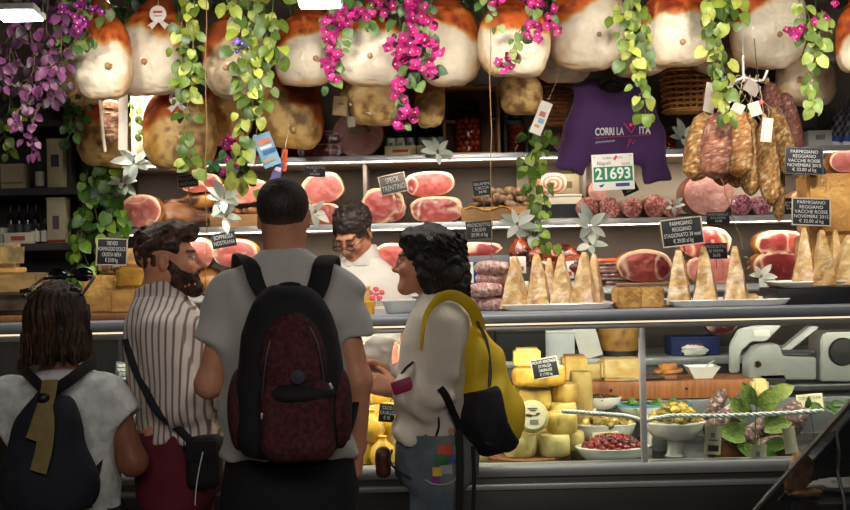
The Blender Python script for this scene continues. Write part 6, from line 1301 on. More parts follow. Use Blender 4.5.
# ================================================================ people
def headf(sc=1., jaw=1., nose=1.):
    cran = ell((0, .020, .034), (.077, .098, .086)); face = ell((0, -.034, -.040), (.060 * jaw, .062, .078)); chin = ell((0, -.078, -.103), (.024 * jaw, .022, .020))
    jawb = U(.02, rc((.052 * jaw, -.005, -.062), (.012, -.078, -.100), .018, .016), rc((-.052 * jaw, -.005, -.062), (-.012, -.078, -.100), .018, .016))
    brow = rc((-.034, -.082, .020), (.034, -.082, .020), .012); cheek = U(.0, ell((.040, -.068, -.030), (.022, .022, .02)), ell((-.040, -.068, -.030), (.022, .022, .02)))
    nos = U(.008, rc((0, -.094, .008), (0, -.113 * nose, -.030), .0075, .0115), rc((-.009, -.100, -.036), (.009, -.100, -.036), .0085))
    lips = U(.004, rc((-.019, -.088, -.064), (.019, -.088, -.064), .0068), rc((-.016, -.087, -.075), (.016, -.087, -.075), .0075))
    h = U(.03, cran, face, chin, jawb); h = U(.018, h, brow, cheek); h = U(.010, h, nos); h = U(.006, h, lips)
    for s in (-1, 1): h = sub(.012, h, ell((s * .031, -.100, .0015), (.017, .014, .011)))
    eye = U(.0, ell((.031, -.0815, .001), (.0125, .012, .0105)), ell((-.031, -.0815, .001), (.0125, .012, .0105))); h = U(.003, h, eye)
    ear = None
    for s in (-1, 1):
        R = A(Matrix.Rotation(s * .35, 3, 'Z')); e = ell((s * .080, .012, -.008), (.008, .020, .033), R); e = sub(.006, e, ell((s * .088, .008, -.004), (.007, .011, .020), R)); h = U(.008, h, e)
    return lambda P: h(P / sc) * sc
def head_col(skin, lip, brow, lids=False):
    sk = c255(*skin)
    def f(P):
        n = fbm(P, 30, 4, 3); c = mixc(sk, sk * A((.82, .72, .66)), sstep(-.2, .7, n) * .5)
        c = mixc(c, sk * A((1.05, .78, .70)), np.exp(-(((np.abs(P[:, 0]) - .042) / .02) ** 2 + ((P[:, 2] + .035) / .02) ** 2)) * (P[:, 1] < -.04) * .5)
        dl = np.hypot(P[:, 0] / .022, (P[:, 2] + .069) / .011); c = mixc(c, c255(*lip), (P[:, 1] < -.07) * sstep(1.1, .75, dl))
        for s in (-1, 1):
            if lids: c = mixc(c, c255(40,26,22), (P[:, 1] < -.07) * np.exp(-((P[:, 2] + .006 - 6 * (np.abs(P[:, 0]) - .031) ** 2) / .0026) ** 2) * (np.abs(np.abs(P[:, 0]) - .031) < .014) * .9)
            de = (9 if lids else 1) * np.hypot((P[:, 0] - s * .031) / .0125, (P[:, 2] - .001) / .0062); m = (P[:, 1] < -.07)
            c = mixc(c, c255(226,218,208), m * sstep(1.05, .85, de)); di = np.hypot(P[:, 0] - s * .031, P[:, 2] - .001); c = mixc(c, c255(30,20,14), m * sstep(.0062, .0050, di) * (de < 1))
            c = mixc(c, c255(34,24,20), m * np.exp(-((de - 1.1) / .16) ** 2) * (P[:, 2] > 0) * .8)
            zb = .0235 - 7 * (np.abs(P[:, 0]) - .03) ** 2; c = mixc(c, c255(*brow), (P[:, 1] < -.06) * np.exp(-((P[:, 2] - zb) / .0045) ** 2) * sstep(.052, .044, np.abs(P[:, 0])) * sstep(.008, .014, np.abs(P[:, 0])) * .9)
        return c
    return f
def hand(wr, d, n, th, curl=.35, sc=1., spread=.1, tc=.3):
    """wrist, direction of the fingers, palm normal, side of the thumb"""
    wr, d, n, th = [Vector(v) for v in (wr, d, n, th)]; d.normalize(); n = (n - d * n.dot(d)).normalized(); th = (th - d * th.dot(d) - n * th.dot(n)).normalized()
    fs = []; ks = []
    for i, (o, L, r) in enumerate(((.031, .070, .0088), (.0105, .079, .0092), (-.0105, .073, .0088), (-.030, .056, .0078))):
        k = wr + (d * (.088 - .006 * abs(i - 1)) + th * o) * sc; ks.append(rc(wr + th * o * .5 * sc, k, .016 * sc, .0135 * sc)); p = k; a = curl * .5; pts = [k]; rs = [r * 1.12 * sc]
        dd = (d + th * (o * spread * 10)).normalized()
        for j, l in enumerate((.46, .30, .24)):
            v = dd * cos(a) + n * sin(a); p = p + v * (L * l * sc); pts.append(p); rs.append(r * (1 - .1 * (j + 1)) * sc); a += curl * (1.0 + .25 * i * .3)
        fs.append(chain(pts, rs, .003))
    b = wr + (d * .022 + th * .026) * sc; m = b + (d * .036 + th * .026 + n * .014) * sc; e = m + (d * (.03 - .01 * tc) + th * (.012 - .03 * tc) + n * (.006 + .02 * tc)) * sc; e2 = e + (d * .024 + th * (.002 - .02 * tc) + n * .008) * sc
    return U(.006, U(.02, *ks), *fs, chain([b, m, e, e2], [.015 * sc, .0125 * sc, .0105 * sc, .0085 * sc], .004))
def Rz(deg, pitch=0., roll=0.): return A(Matrix.Rotation(math.radians(deg), 3, 'Z') @ Matrix.Rotation(math.radians(pitch), 3, 'X') @ Matrix.Rotation(math.radians(roll), 3, 'Y'))
def inh(f, c, R): c = A(c); return lambda P: f((P - c) @ R)
SKINM = M('skin', attr=True, rough=.5, var=.05, scale=60, bump=.05, bscale=300, sss=.08, spec=.4)
HAIRM = M('hair', attr=True, rough=.5, var=.3, scale=60, bump=.6, bscale=130, stretch=(1,1,.25), spec=.35)
def person(label, x0, Y0, head_c, head_R, hsc, skin, torso, arms, hands, lip=(150,84,74), brow=(40,28,22), jaw=1., nose=1., neck=.056, legs=None, lids=False):
    t = T('person', label, 'person', (x0, Y0, 0)); hc = Vector(head_c); hf = inh(headf(hsc, jaw, nose), hc, head_R); R = Matrix(head_R.tolist())
    nb = hc + R @ V(0, .022, -.05) * hsc; sh = Vector(torso[-1]); 
    body = U(.03, hf, rc(nb, sh, neck * .98, neck * 1.12), *torso[0])
    for a in arms: body = U(.03, body, chain(a[0], a[1], .03))
    if legs: 
        for a in legs: body = U(.03, body, chain(a[0], a[1], .03))
    for h in hands: body = U(.006, body, h[0])
    hcol = head_col(skin, lip, brow, lids); sk = c255(*skin); hcA = A(hc)
    def col(P):
        q = ((P - hcA) @ head_R) / hsc; c = hcol(q); n = fbm(P, 14, 8, 3); far = np.linalg.norm(q, axis=1) > .16
        return np.where(far[:, None], mixc(sk, sk * A((.86, .76, .7)), sstep(-.3, .6, n)), c)
    fx, fy, fz = [], [], []
    for i, l in enumerate((fx, fy, fz)):
        l.append((hc[i] - .135, hc[i] + .135, .0042))
        for h in hands: l.append((h[1][i] - .1, h[1][i] + .1, .0052))
    allp = [Vector(p) for a in arms for p in a[0]] + [hc] + [Vector(h[1]) for h in hands]
    lo = [min(min(p[i] for p in allp) - .16, -.24 if i < 2 else -.02) for i in range(3)]; hi = [max(max(p[i] for p in allp) + .16, .24 if i < 2 else 0) for i in range(3)]; lo[2] = -.02 if legs else min(.6, lo[2])
    sdf_obj('body', body, lo, hi, .0145, SKINM, t, col, (fx, fy, fz), 1); return t
def cloth(name, f, lo, hi, h, mat, t, amp=.006, sc=9, seed=1, fold=None, smooth=1, label=None, colf=None):
    def dn(P):
        n = vnoise(P * A((1, 1, .6)), sc, seed); r = 1 - 2 * np.abs(vnoise(P * A((1, 1, .7)), sc * 1.4, seed + 7)); d = amp * (n * .7 - r * .7)
        return d if fold is None else d + fold(P)
    return sdf_obj(name, disp(f, dn), lo, hi, h, mat, t, colf, ((), (), ()), smooth, label)
def qf(x0, Y0): return lambda px, py, dy=0.: W(px, py, Y0 + dy) - V(x0, Y0, 0)
def legset(hx, hy, dx=0., zz=.93, r=.085): return [([(s * hx, hy, zz), (s * (hx + dx), hy - .01, .5), (s * (hx + dx), hy + .02, .09)], [r, .058, .042]) for s in (-1, 1)]
def rotleg(legs, deg):
    R = Matrix.Rotation(math.radians(deg), 3, 'Z'); return [([tuple(R @ Vector(p)) for p in a], b) for a, b in legs]
def trousers(t, legs, mat, top, rx, ry, cx=0., cy=0., hipz=.90, deg=0, name='trousers', w=1.32, amp=.008, colf=None):
    f = loft([(hipz - .12, cx, cy, rx * .98, ry * .98), (hipz, cx, cy, rx, ry), (top, cx, cy, rx * .95, ry * .93)], 2.3, .02)
    for a, b in legs: f = U(.05, f, chain([(p[0] + (cx if i == 0 else cx), p[1] + cy, max(p[2], .07)) for i, p in enumerate(a)], [b[0] * 1.1, b[1] * w * 1.15, b[2] * w * 1.5], .03))
    ext = max(rx, ry) + .08; o = cloth(name, f, (cx - ext, cy - ext, .0), (cx + ext, cy + ext, top + .03), .014, mat, t, amp, 8, 9, colf=colf)
    return o
def shoes(t, legs, deg, rgb, cx=0., cy=0.):
    R = Matrix.Rotation(math.radians(deg), 3, 'Z')
    for a, b in legs:
        p = Vector(a[-1]) + V(cx, cy, 0); d = R @ V(0, -1, 0); f = U(.03, rc((p.x, p.y, .06), tuple(p + d * .02 + V(0, 0, -.045)), .045, .045), rc(tuple(V(p.x, p.y, .042)), tuple(V(p.x, p.y, .036) + d * .16), .042, .036)); f = cut(f, (0, 0, .004), (0, 0, -1), .004)
        sdf_obj('shoe', f, (p.x - .23, p.y - .23, -.01), (p.x + .23, p.y + .23, .13), .011, M('shoe_%d' % rgb[0], rgb, .5), t)
COTTON = lambda n, rgb, **k: M(n, rgb, .9, var=.07, scale=9, bump=.12, bscale=260, sheen=.15, **k)

# ---------------------------------------------------------------- centre man with backpack
Y0 = 3.45; x0 = X(284, Y0); q = qf(x0, Y0); HR = Rz(178)
hc = q(284, 216, .0); arms = [([q(232,294), q(209,384,.0), q(236,374,.24)], [.045, .041, .031]), ([q(337,294), q(358,380,-.01), q(357,447,.02)], [.045, .041, .031])]
hd = [(hand(q(238,373,.25), (.35, .9, .1), (0, 0, -1), (1, 0, .3), .5), Vector(q(246,370,.33))), (hand(q(357,448,.02), (-.05, .05, -1), (-1, .1, 0), (0, 1, 0), .45), Vector(q(357,468,.03)))]
leg = legset(.10, .0); tor = loft([(q(284,450)[2], 0, 0, .165, .10), (q(284,340)[2], 0, 0, .16, .105), (q(284,290)[2], 0, 0, .15, .085), (q(284,268)[2], 0, 0, .10, .065), (q(284,256)[2], 0, 0, .05, .05)], 2.3, .03)
P1 = t = person('person seen from behind with short dark hair, grey t-shirt and black trousers', x0, Y0, hc, HR, .97, (200,140,110), ([tor], q(284,260)), arms, hd, legs=leg, neck=.06)
tee = loft([(q(284,453)[2], .0, .0, .206, .135), (q(284,420)[2], 0, 0, .198, .13), (q(284,370)[2], 0, 0, .19, .132), (q(284,320)[2], 0, 0, .194, .135), (q(284,288)[2], 0, 0, .198, .12), (q(284,270)[2], 0, 0, .15, .1), (q(284,258)[2], 0, .0, .105, .085), (q(284,250)[2], 0, .0, .072, .074)], 2.4, .012)
sl = U(.02, rc(q(230,292), q(214,345), .062, .064)); sr = rc(q(339,292), q(354,345), .062, .064)
sl = cut(sl, q(207,336), Vector(q(205,345)) - Vector(q(222,290)), .004); sr = cut(sr, q(359,336), Vector(q(361,345)) - Vector(q(347,290)), .004)
def fold1(P): return .005 * np.sin((P[:, 2] * 34 + 22 * np.abs(P[:, 0]) + 3 * vnoise(P, 6, 3))) * sstep(.08, .2, np.abs(P[:, 0]))
cloth('t_shirt', U(.045, tee, sl, sr), (-.34, -.18, .8), (.34, .18, 1.58), .0095, COTTON('grey_tee', (184,181,176)), t, .011, 7, 3, fold1)
obj('neck_label', MB().box((q(284,258)[0], -.082, q(284,259)[2]), (.05, .002, .018), .001, Matrix.Rotation(-.3, 3, 'X')), M('tee_label', (140,136,130), .8), t)
trousers(t, leg, M('black_trousers', (17,17,20), .85, var=.15), .895, .205, .135, hipz=.80)
obj('belt', MB().lathe([(.19, .87), (.198, .872), (.198, .9), (.19, .902)], 40, sy=.68), BLACK, t); shoes(t, leg, 180, (30,28,28))
hcv = Vector(hc)
def buzz(P):
    c = ell((0, .020, .036), (.0835, .1045, .0925))(P); low = -(P[:, 2] + .058 - .25 * (P[:, 1] < 0) * 0) ; fr = -(P[:, 1] + .062 - 1.2 * np.clip(P[:, 2] - .02, 0, 1)); side = -(P[:, 2] + .015 - np.clip(-(P[:, 1] - .03), 0, 1) * .5)
    d = -smin(-c, -low, .02); return -smin(-d, -fr, .01) + .0012 * vnoise(P, 260, 3)
def bcol(P): return mixc(c255(50,41,37), c255(120,84,66), sstep(.0, -.06, P[:, 2] + .008 * vnoise(P, 90, 2)))
def hairobj(t, f, hc, R, sc, colf, box=.15, h=.005, name='hair', lo=None, hi=None):
    hc = Vector(hc); g = inh(lambda P: f(P / sc) * sc, hc, R); hA = A(hc)
    lo = [c - box for c in hc] if lo is None else lo; hi = [c + box for c in hc] if hi is None else hi
    return sdf_obj(name, g, lo, hi, h, HAIRM, t, lambda P: colf(((P - hA) @ R) / sc), ((), (), ()), 0)
hairobj(t, buzz, hc, HR, .97, bcol)
# backpack
def pack_root(label, x, y, z, group=None): return T('worn_backpack', label, 'backpack', (x, y, z), 0)
bY = 3.22; a = W(291, 460, bY); t = pack_root('black and burgundy backpack worn by the centre man in grey t-shirt', a.x, bY, a.z)
def b(px, py, dy=0.): return W(px, py, bY + dy) - a
bf = loft([(b(0,462)[2], 0, .0, .135, .07), (b(0,440)[2], .0, 0, .155, .1), (b(0,390)[2], 0, .0, .155, .10), (b(0,340)[2], .0, .01, .14, .092), (b(0,308)[2], .0, .02, .105, .075), (b(0,292)[2], 0, .03, .07, .055)], 2.8, .03)
bl = M('pack_black', (17,16,19), .8, var=.2, bump=.2, bscale=300); bu = M('pack_burgundy', (66,22,28), .85, var=.75, scale=70, bump=.2, bscale=300)
cloth('pack_body', bf, (-.2, -.16, -.06), (.2, .16, .6), .009, bl, t, .006, 8, 5)
pk = ell(b(293,372,-.075), (.098, .05, .17)); pk = cut(pk, b(0,400), (0, 0, -1)); cloth('upper_panel', pk, (-.14, -.18, -.0), (.14, .02, .5), .008, bu, t, .004, 9, 6)
fp = rbox(b(297,420,-.10), (.105, .045, .115), .045); cloth('front_pocket', fp, (-.16, -.2, -.05), (.16, .02, .32), .008, bu, t, .005, 10, 7)
fl_ = ell(b(297,394,-.105), (.112, .05, .035)); cloth('pocket_flap', fl_, (-.16, -.2, .1), (.16, .02, .34), .008, bl, t, .003, 10, 8)
for s in (-1, 1): cloth('side_pocket', ell((s * .145, .0, .15), (.035, .075, .12)), (s * .145 - .06, -.1, 0), (s * .145 + .06, .1, .3), .009, bu, t, .004, 9, 9)
zp = MB(); zp.tube(curve_pts([b(262,398,-.125), b(268,350,-.11), b(280,320,-.085), b(300,318,-.085), b(318,345,-.11), b(326,398,-.125)], 30), .004, 6); obj('zipper', zp, BLACK, t)
obj('zip_pull', MB().box(b(331,386,-.13), (.008, .005, .02), .002, Matrix.Rotation(-.5, 3, 'Y')), STEEL, t); obj('zip_pull', MB().box(b(262,416,-.13), (.008, .005, .018), .002), STEEL, t)
obj('round_badge', MB().lathe([(0, 0), (.018, 0), (.02, .004), (0, .006)], 24, b(298,377,-.135), R=Matrix.Rotation(PI/2, 3, 'X')), M('badge_grey', (44,44,56), .6), t)
for (x1, x2, x3) in ((243, 258, 274), (329, 318, 306)):
    m = MB(); pts = curve_pts([b(x1 - (4 if x1 < 300 else -4), 300, .42), b(x1 - (2 if x1 < 300 else -2), 268, .34), b(x1, 257, .22), b((x1 + x2) / 2, 264, .115), b(x2, 286, .085), b(x3, 310, .02)], 24); m.tube(pts, .033, 12, flat=.22, up=(0, 1, 0)); obj('shoulder_strap', m, bl, t, 60)
    m = MB().tube(curve_pts([b(238 if x1 < 300 else 346, 440, .08), b(228 if x1 < 300 else 356, 400, .2), b(228 if x1 < 300 else 354, 340, .36), b(x1 - (4 if x1 < 300 else -4), 300, .42)], 14), .011, 8, flat=.3); obj('side_strap', m, bl, t)
obj('carry_loop', MB().tube(curve_pts([b(276,300,.0), b(280,286,.02), b(300,286,.02), b(304,300,.0)], 12), .008, 8), bl, t)

# ---------------------------------------------------------------- striped shirt man
Y0 = 3.78; x0 = X(168, Y0); q = qf(x0, Y0); HR = Rz(98, -2); hc = q(169, 259)
arms = [([q(160,334,-.17), q(176,404,-.17), q(214,396,.0)], [.05, .042, .032]), ([q(176,334,.17), q(196,400,.2), q(208,388,.02)], [.05, .042, .032])]
hd = [(hand(q(216,395,.01), (.9, .4, .15), (.0, .3, -1), (0, .6, .8), .4), Vector(q(226,393,.05))), (hand(q(206,388,.0), (-.5, -.8, .1), (0, .4, -1), (-.6, .2, .7), .4), Vector(q(202,386,-.06)))]
leg = rotleg(legset(.09, 0), 90); tor = loft([(q(0,440)[2], .02, 0, .10, .16), (q(0,340)[2], .0, 0, .105, .165), (q(0,316)[2], -.01, 0, .085, .16), (q(0,300)[2], -.02, 0, .05, .06)], 2.3, .03)
P2 = t = person('bearded person in striped shirt and burgundy trousers, arms folded, facing right', x0, Y0, hc, HR, .98, (208,146,116), ([tor], q(156,304)), arms, hd, legs=leg, neck=.06, nose=1.06)
st = loft([(q(0,439)[2], .035, 0, .128, .19), (q(0,420)[2], .025, 0, .13, .19), (q(0,390)[2], .012, 0, .137, .195), (q(0,350)[2], -.005, 0, .137, .18), (q(0,326)[2], -.012, 0, .125, .19), (q(0,310)[2], -.022, 0, .1, .155), (q(0,300)[2], -.03, 0, .075, .1)], 2.4, .012)
s1 = U(.03, rc(q(160,334,-.165), q(177,404,-.175), .074, .07), rc(q(177,404,-.175), q(208,397,-.04), .066, .058)); s1 = cut(s1, q(205,398,-.06), (.9, .4, 0)); s2 = U(.03, rc(q(176,334,.165), q(196,400,.2), .074, .068), rc(q(196,400,.2), q(205,390,.06), .064, .058))
STR = M('striped_cotton', (206,196,186), .85, var=.05, scale=12, sheen=.1); nt = STR.node_tree; bs_ = nt.nodes['Principled BSDF']
wv = nt.nodes.new('ShaderNodeTexWave'); wv.inputs['Scale'].default_value = 15; wv.inputs['Distortion'].default_value = 1.2; wv.inputs['Detail Scale'].default_value = .6; tc = nt.nodes.new('ShaderNodeTexCoord'); mp = nt.nodes.new('ShaderNodeMapping'); mp.inputs['Scale'].default_value = (1, .75, .16)
nt.links.new(tc.outputs['Object'], mp.inputs[0]); nt.links.new(mp.outputs[0], wv.inputs[0]); rp = nt.nodes.new('ShaderNodeValToRGB'); e = rp.color_ramp.elements; e[0].position = .10; e[0].color = lin((124,102,98)) + (1,); e[1].position = .34; e[1].color = lin((212,202,192)) + (1,); nt.links.new(wv.outputs['Color'], rp.inputs[0]); nt.links.new(rp.outputs[0], bs_.inputs['Base Color'])
def fold2(P): return .006 * np.sin(P[:, 2] * 52 - 60 * P[:, 0] + 4 * vnoise(P, 7, 2)) * sstep(1.15, 1.0, P[:, 2])
shirt = cloth('striped_shirt', U(.022, st, s1, s2), (-.3, -.34, .8), (.34, .34, 1.5), .0095, STR, t, .008, 8, 12, fold2)
ck = loft([(q(0,312)[2], -.02, 0, .098, .12), (q(0,296)[2], -.03, 0, .082, .085), (q(0,284)[2], -.032, 0, .073, .076)], 2.2, .004); ck = sub(.003, ck, loft([(1.2, -.03, 0, .066, .068), (1.6, -.03, 0, .066, .068)], 2.1)); ck = cut(ck, q(152,284), (-.35, 0, 1), .004)
cloth('collar', ck, (-.18, -.18, 1.25), (.14, .18, 1.5), .006, STR, t, .002)
cuff = MB(); cuff.tube([q(196,400,-.11), q(206,397,-.055)], [.066, .063], 20); obj('rolled_cuff', cuff, STR, t)
trousers(t, leg, M('burgundy_trousers', (92,20,36), .85, var=.12, scale=6), q(0,438)[2], .14, .18, .02, 0, hipz=.84)
obj('belt', MB().lathe([(.137, 0), (.142, .002), (.142, .033), (.137, .035)], 40, (.026, 0, q(0,446)[2] - .008), sy=1.33), M('belt_leather', (22,18,18), .5), t); shoes(t, leg, 90, (60,40,30))
def hairC(P):
    c = ell((0, .024, .042), (.083, .102, .090))(P); top = ell((0, -.035, .098), (.060, .080, .036))(P); d = smin(c, top, .03); fr = (-(P[:, 1]) - .072 - .0 * P[:, 2]); low = -(P[:, 2] + .072)
    earc = smin(ell((0, .008, -.014), (.2, .030, .038))(P), ell((0, -.055, -.045), (.2, .052, .075))(P), .01); d = -smin(-d, -low, .015); d = -smin(-d, earc, .012); d = -smin(-d, ell((0, -.085, -.0), (.08, .05, .062))(P), .012)
    return d + .006 * np.sin(P[:, 1] * 60 + 40 * P[:, 2] + 5 * vnoise(P, 20, 4)) + .004 * vnoise(P * A((1, .5, 1)), 90, 5)
def hcolC(P): return mixc(c255(86,58,42), c255(36,25,20), sstep(-.3, .4, fbm(P, 50, 6, 2)))
hairobj(t, hairC, hc, HR, .98, hcolC, .17, .0045)
def beard(P):
    d = U(.02, ell((0, -.034, -.048), (.066, .068, .080)), ell((0, -.080, -.108), (.036, .034, .032)), rc((.062, -.008, -.01), (.05, -.02, -.08), .013, .021), rc((-.062, -.008, -.01), (-.05, -.02, -.08), .013, .021))(P)
    up = P[:, 2] + .046 + .3 * np.clip(-P[:, 1] - .06, 0, .02) - 1.0 * np.clip(P[:, 1] + .052, 0, .05); d = -smin(-d, -up, .006)
    m = U(.004, rc((-.022, -.093, -.056), (0, -.099, -.049), .006), rc((.022, -.093, -.056), (0, -.099, -.049), .006))(P); d = smin(d, m, .006); d = -smin(-d, -(P[:, 1] - .022), .01)
    return d + .003 * vnoise(P, 150, 7)
hairobj(t, beard, hc, HR, .98, lambda P: mixc(c255(70,44,32), c255(34,22,18), sstep(-.3, .4, fbm(P, 70, 9, 2))), .15, .0042, 'beard')
bt = T('shoulder_bag', 'black shoulder bag with thin strap at the hip of the bearded man', 'bag', W(205, 470, 3.62)); B0 = bt.location; bb = lambda px, py, y: W(px, py, y) - B0
cloth('bag_body', rbox((0, 0, .03), (.055, .05, .085), .025), (-.09, -.09, -.09), (.09, .09, .15), .008, bl, bt, .003, 10, 3); obj('flap', MB().box((0, -.05, .07), (.1, .01, .07), .004), bl, bt)
sq_ = surf(shirt); lay = []
for px, py in ((122,340),(127,356),(134,372),(146,391),(160,409),(178,428),(190,441)): p = q(px, py, -.2); h_ = sq_(p.x, p.z); lay.append(h_ + V(x0, Y0, 0) - B0 + V(0, -.008, 0))
obj('strap', MB().tube(curve_pts(lay + [bb(204,452,3.6)], 30), .013, 8, flat=.25, up=(0,1,0)), M('strap_navy', (22,24,34), .8), bt)
obj('white_wire', MB().tube(curve_pts([bb(203,452,3.555), bb(199,470,3.55), bb(196,490,3.55), bb(195,505,3.56)], 14), .002, 5), WHITE_PL, bt)

# ---------------------------------------------------------------- woman with yellow backpack
Y0 = 3.92; x0 = X(432, Y0); q = qf(x0, Y0); HR = Rz(-97, 2); hc = q(424, 260)
arms = [([q(440,326,-.15), q(430,398,-.17), q(398,391,-.06)], [.042, .036, .027]), ([q(436,326,.15), q(418,392,.17), q(386,372,.06)], [.042, .036, .027])]
hd = [(hand(q(396,390,-.055), (-.82, .25, .25), (-.2, .9, -.3), (-.25, -.1, .95), .55, .94, tc=.0), Vector(q(384,382,-.03))), (hand(q(386,372,.06), (-.9, .0, .25), (0, -.7, -.7), (-.1, -.7, .7), .5, .94), Vector(q(372,366,.05)))]
leg = rotleg(legset(.085, 0, r=.085), -90); tor = loft([(q(0,440)[2], -.02, 0, .095, .135), (q(0,350)[2], .005, 0, .09, .14), (q(0,320)[2], .02, 0, .08, .14), (q(0,302)[2], .02, 0, .045, .055)], 2.3, .03)
P3 = t = person('person with curly black hair, cream sweater and jeans, hand raised at a paper bag', x0, Y0, hc, HR, .95, (196,138,108), ([tor], q(437,304)), arms, hd, legs=leg, neck=.047, lip=(164,84,78), jaw=.94)
sw = loft([(q(0,446)[2], -.022, 0, .132, .18), (q(0,438)[2], -.022, 0, .13, .175), (q(0,400)[2], -.012, 0, .122, .165), (q(0,350)[2], .004, 0, .122, .175), (q(0,325)[2], .022, 0, .108, .178), (q(0,310)[2], .026, 0, .085, .135), (q(0,300)[2], .022, 0, .06, .08)], 2.4, .012)
s1 = U(.03, rc(q(441,327,-.145), q(430,398,-.175), .066, .06), rc(q(430,398,-.175), q(402,392,-.075), .056, .044)); s1 = cut(s1, q(401,392,-.07), (-.8, .45, .05), .004); s2 = U(.03, rc(q(438,327,.145), q(418,392,.17), .066, .058), rc(q(418,392,.17), q(392,376,.08), .055, .044))
def fold3(P): return .006 * np.sin(P[:, 2] * 46 + 40 * P[:, 0] + 4 * vnoise(P, 7, 12)) * sstep(1.2, 1.02, P[:, 2])
cloth('sweater', U(.04, sw, s1, s2), (-.28, -.3, .82), (.26, .3, 1.46), .0095, COTTON('cream_knit', (198,190,174)), t, .007, 7, 14, fold3)
dz = q(0,444)[2]
JE = M('denim', attr=True, rough=.85, var=.12, scale=120, bump=.15)
def jcol(P):
    c = mixc(c255(62,76,92), c255(94,104,112), sstep(-.4, .5, fbm(P, 9, 3, 3))); c = mixc(c, c255(112,110,106), sstep(-.01, .03, P[:, 0] + .25 * (P[:, 2] - .86)) * .85); return c
jm = trousers(t, leg, JE, dz, .15, .165, .0, 0, hipz=.86, name='jeans', colf=jcol); shoes(t, leg, -90, (90,84,80))
js = surf(jm); pm = MB()
for (px, py, w_, h_, c) in ((445, 449, 15, 9, (186,64,40)), (441, 458, 14, 11, (40,96,54)), (452, 458, 7, 8, (60,90,150)), (437, 470, 9, 9, (214,180,50)), (436, 479, 8, 9, (120,40,130)), (446, 468, 12, 9, (150,150,150)), (457, 452, 7, 13, (96,140,150))):
    p = Vector(q(px, py, -.16)); n = 4; vs = []
    for iz in range(n + 1):
        for ix in range(n + 1):
            xx, zz = p.x + (ix / n - .5) * w_ * .0035, p.z + (iz / n - .5) * h_ * .0035; h_t = js(xx, zz); vs.append((xx, h_t.y - .0035, zz))
    k = n + 1; pm.add(vs, [(iz*k+ix, iz*k+ix+1, iz*k+k+ix+1, iz*k+k+ix) for iz in range(n) for ix in range(n)], c255(*c))
obj('colourful_patches', pm, ATTR, t); 
m = MB(); pts = []
for px, py in ((425,478),(432,482),(442,483),(452,481),(458,474)): p = Vector(q(px, py, -.16)); pts.append(js(p.x, p.z) + V(0, -.004, 0))
m.tube(curve_pts(pts, 16), .0035, 6); obj('pocket_edge', m, M('pale_seam', (150,146,136), .8), t)
cloth('brown_pouch', rbox(q(383,462,-.05), (.026, .04, .05), .02), (-.3, -.15, .6), (-.08, .08, .98), .008, M('brown_leather', (74,34,24), .5), t, .003)
obj('belt_chain', MB().tube(curve_pts([q(392,450,-.12), q(390,462,-.14), q(402,474,-.155), q(412,479,-.16)], 16), .005, 6), M('dark_leather', (34,26,24), .5), t)
def curls(P):
    d = U(.03, ell((0, .030, .040), (.094, .110, .098)), ell((0, .085, -.02), (.094, .08, .095)), ell((0, .10, -.085), (.094, .07, .07)), ell((.0, -.030, .086), (.072, .056, .038)), ell((-.07, .03, -.05), (.035, .05, .09)), ell((.07, .03, -.05), (.035, .05, .09)))(P)
    d = -smin(-d, ell((0, -.10, -.03), (.082, .062, .098))(P), .015); d = -smin(-d, ell((0, -.03, -.10), (.062, .06, .06))(P), .015)
    return d + .008 * vnoise(P, 34, 4) + .0035 * np.sin(P[:, 2] * 130 + 6 * vnoise(P, 25, 5))
def ccol(P): return mixc(c255(30,22,20), c255(12,9,9), sstep(-.3, .4, fbm(P, 45, 6, 2)))
ho = hairobj(t, curls, hc, HR, .95, ccol, .24, .006)
rnd = random.Random(4); cl = MB(); Rm = Matrix(HR.tolist())
for k in range(210):
    a_, z_ = rnd.uniform(-.9, PI + .9), rnd.uniform(-.10, .10); base = V(cos(a_) * .088, .055 + .105 * sin(a_) * .9, z_); 
    if base.y < -.0 and z_ < .05: continue
    L = rnd.uniform(.05, .09); ph = rnd.random() * 6; pts = [Vector(hc) + Rm @ ((base + V(.007 * cos(ph + j * 1.2), .007 * sin(ph + j * 1.2) + .002 * j, -L * j / 7)) * .95) for j in range(8)]; cl.tube(pts, [.004, .0055, .006, .006, .0055, .005, .0035, .0015], 6, col=c255(22,16,15) * rnd.uniform(.6, 1.6))
obj('hair_curls', cl, HAIRM, ho, 80)
m = MB(); p = Vector(hc) + Rm @ V(-.093, .01, .045); m.box(tuple(p), (.03, .012, .012), .003, Matrix.Rotation(.5, 3, 'Y')); obj('hair_clip', m, M('clip_blue_grey', (60,66,84), .3), t)
obj('jacket_tie', MB().tube(curve_pts([q(413,362,-.18), q(406,368,-.17), q(403,372,-.14)], 8), .012, 8, flat=.4), BLACK, t); obj('cord', MB().tube(curve_pts([q(437,410,-.19), q(439,425,-.185), q(436,436,-.18)], 8), .004, 6), BLACK, t)
bg = T('paper_bag', 'crumpled white paper bag held up by the curly-haired woman', 'bag', tuple(W(379, 383, 4.0))); B0 = bg.location
pb = loft([(0, .005, 0, .028, .03), (.05, 0, 0, .045, .04), (.1, -.005, 0, .05, .042), (.15, .01, 0, .052, .03), (.17, .02, 0, .05, .012)], 2.6, .01); cloth('paper', pb, (-.09, -.08, -.02), (.1, .08, .2), .006, M('thin_white_paper', (222,214,200), .7, var=.04), bg, .006, 22, 4)
ph_ = T('pink_wallet', 'dark pink wallet tucked in the folded arm of the curly-haired woman', 'wallet', tuple(W(402, 386, 3.74))); obj('wallet_body', MB().box((0, 0, 0), (.07, .02, .045), .005, Matrix.Rotation(-.3, 3, 'Y')), M('magenta_leather', (130,24,66), .5), ph_)
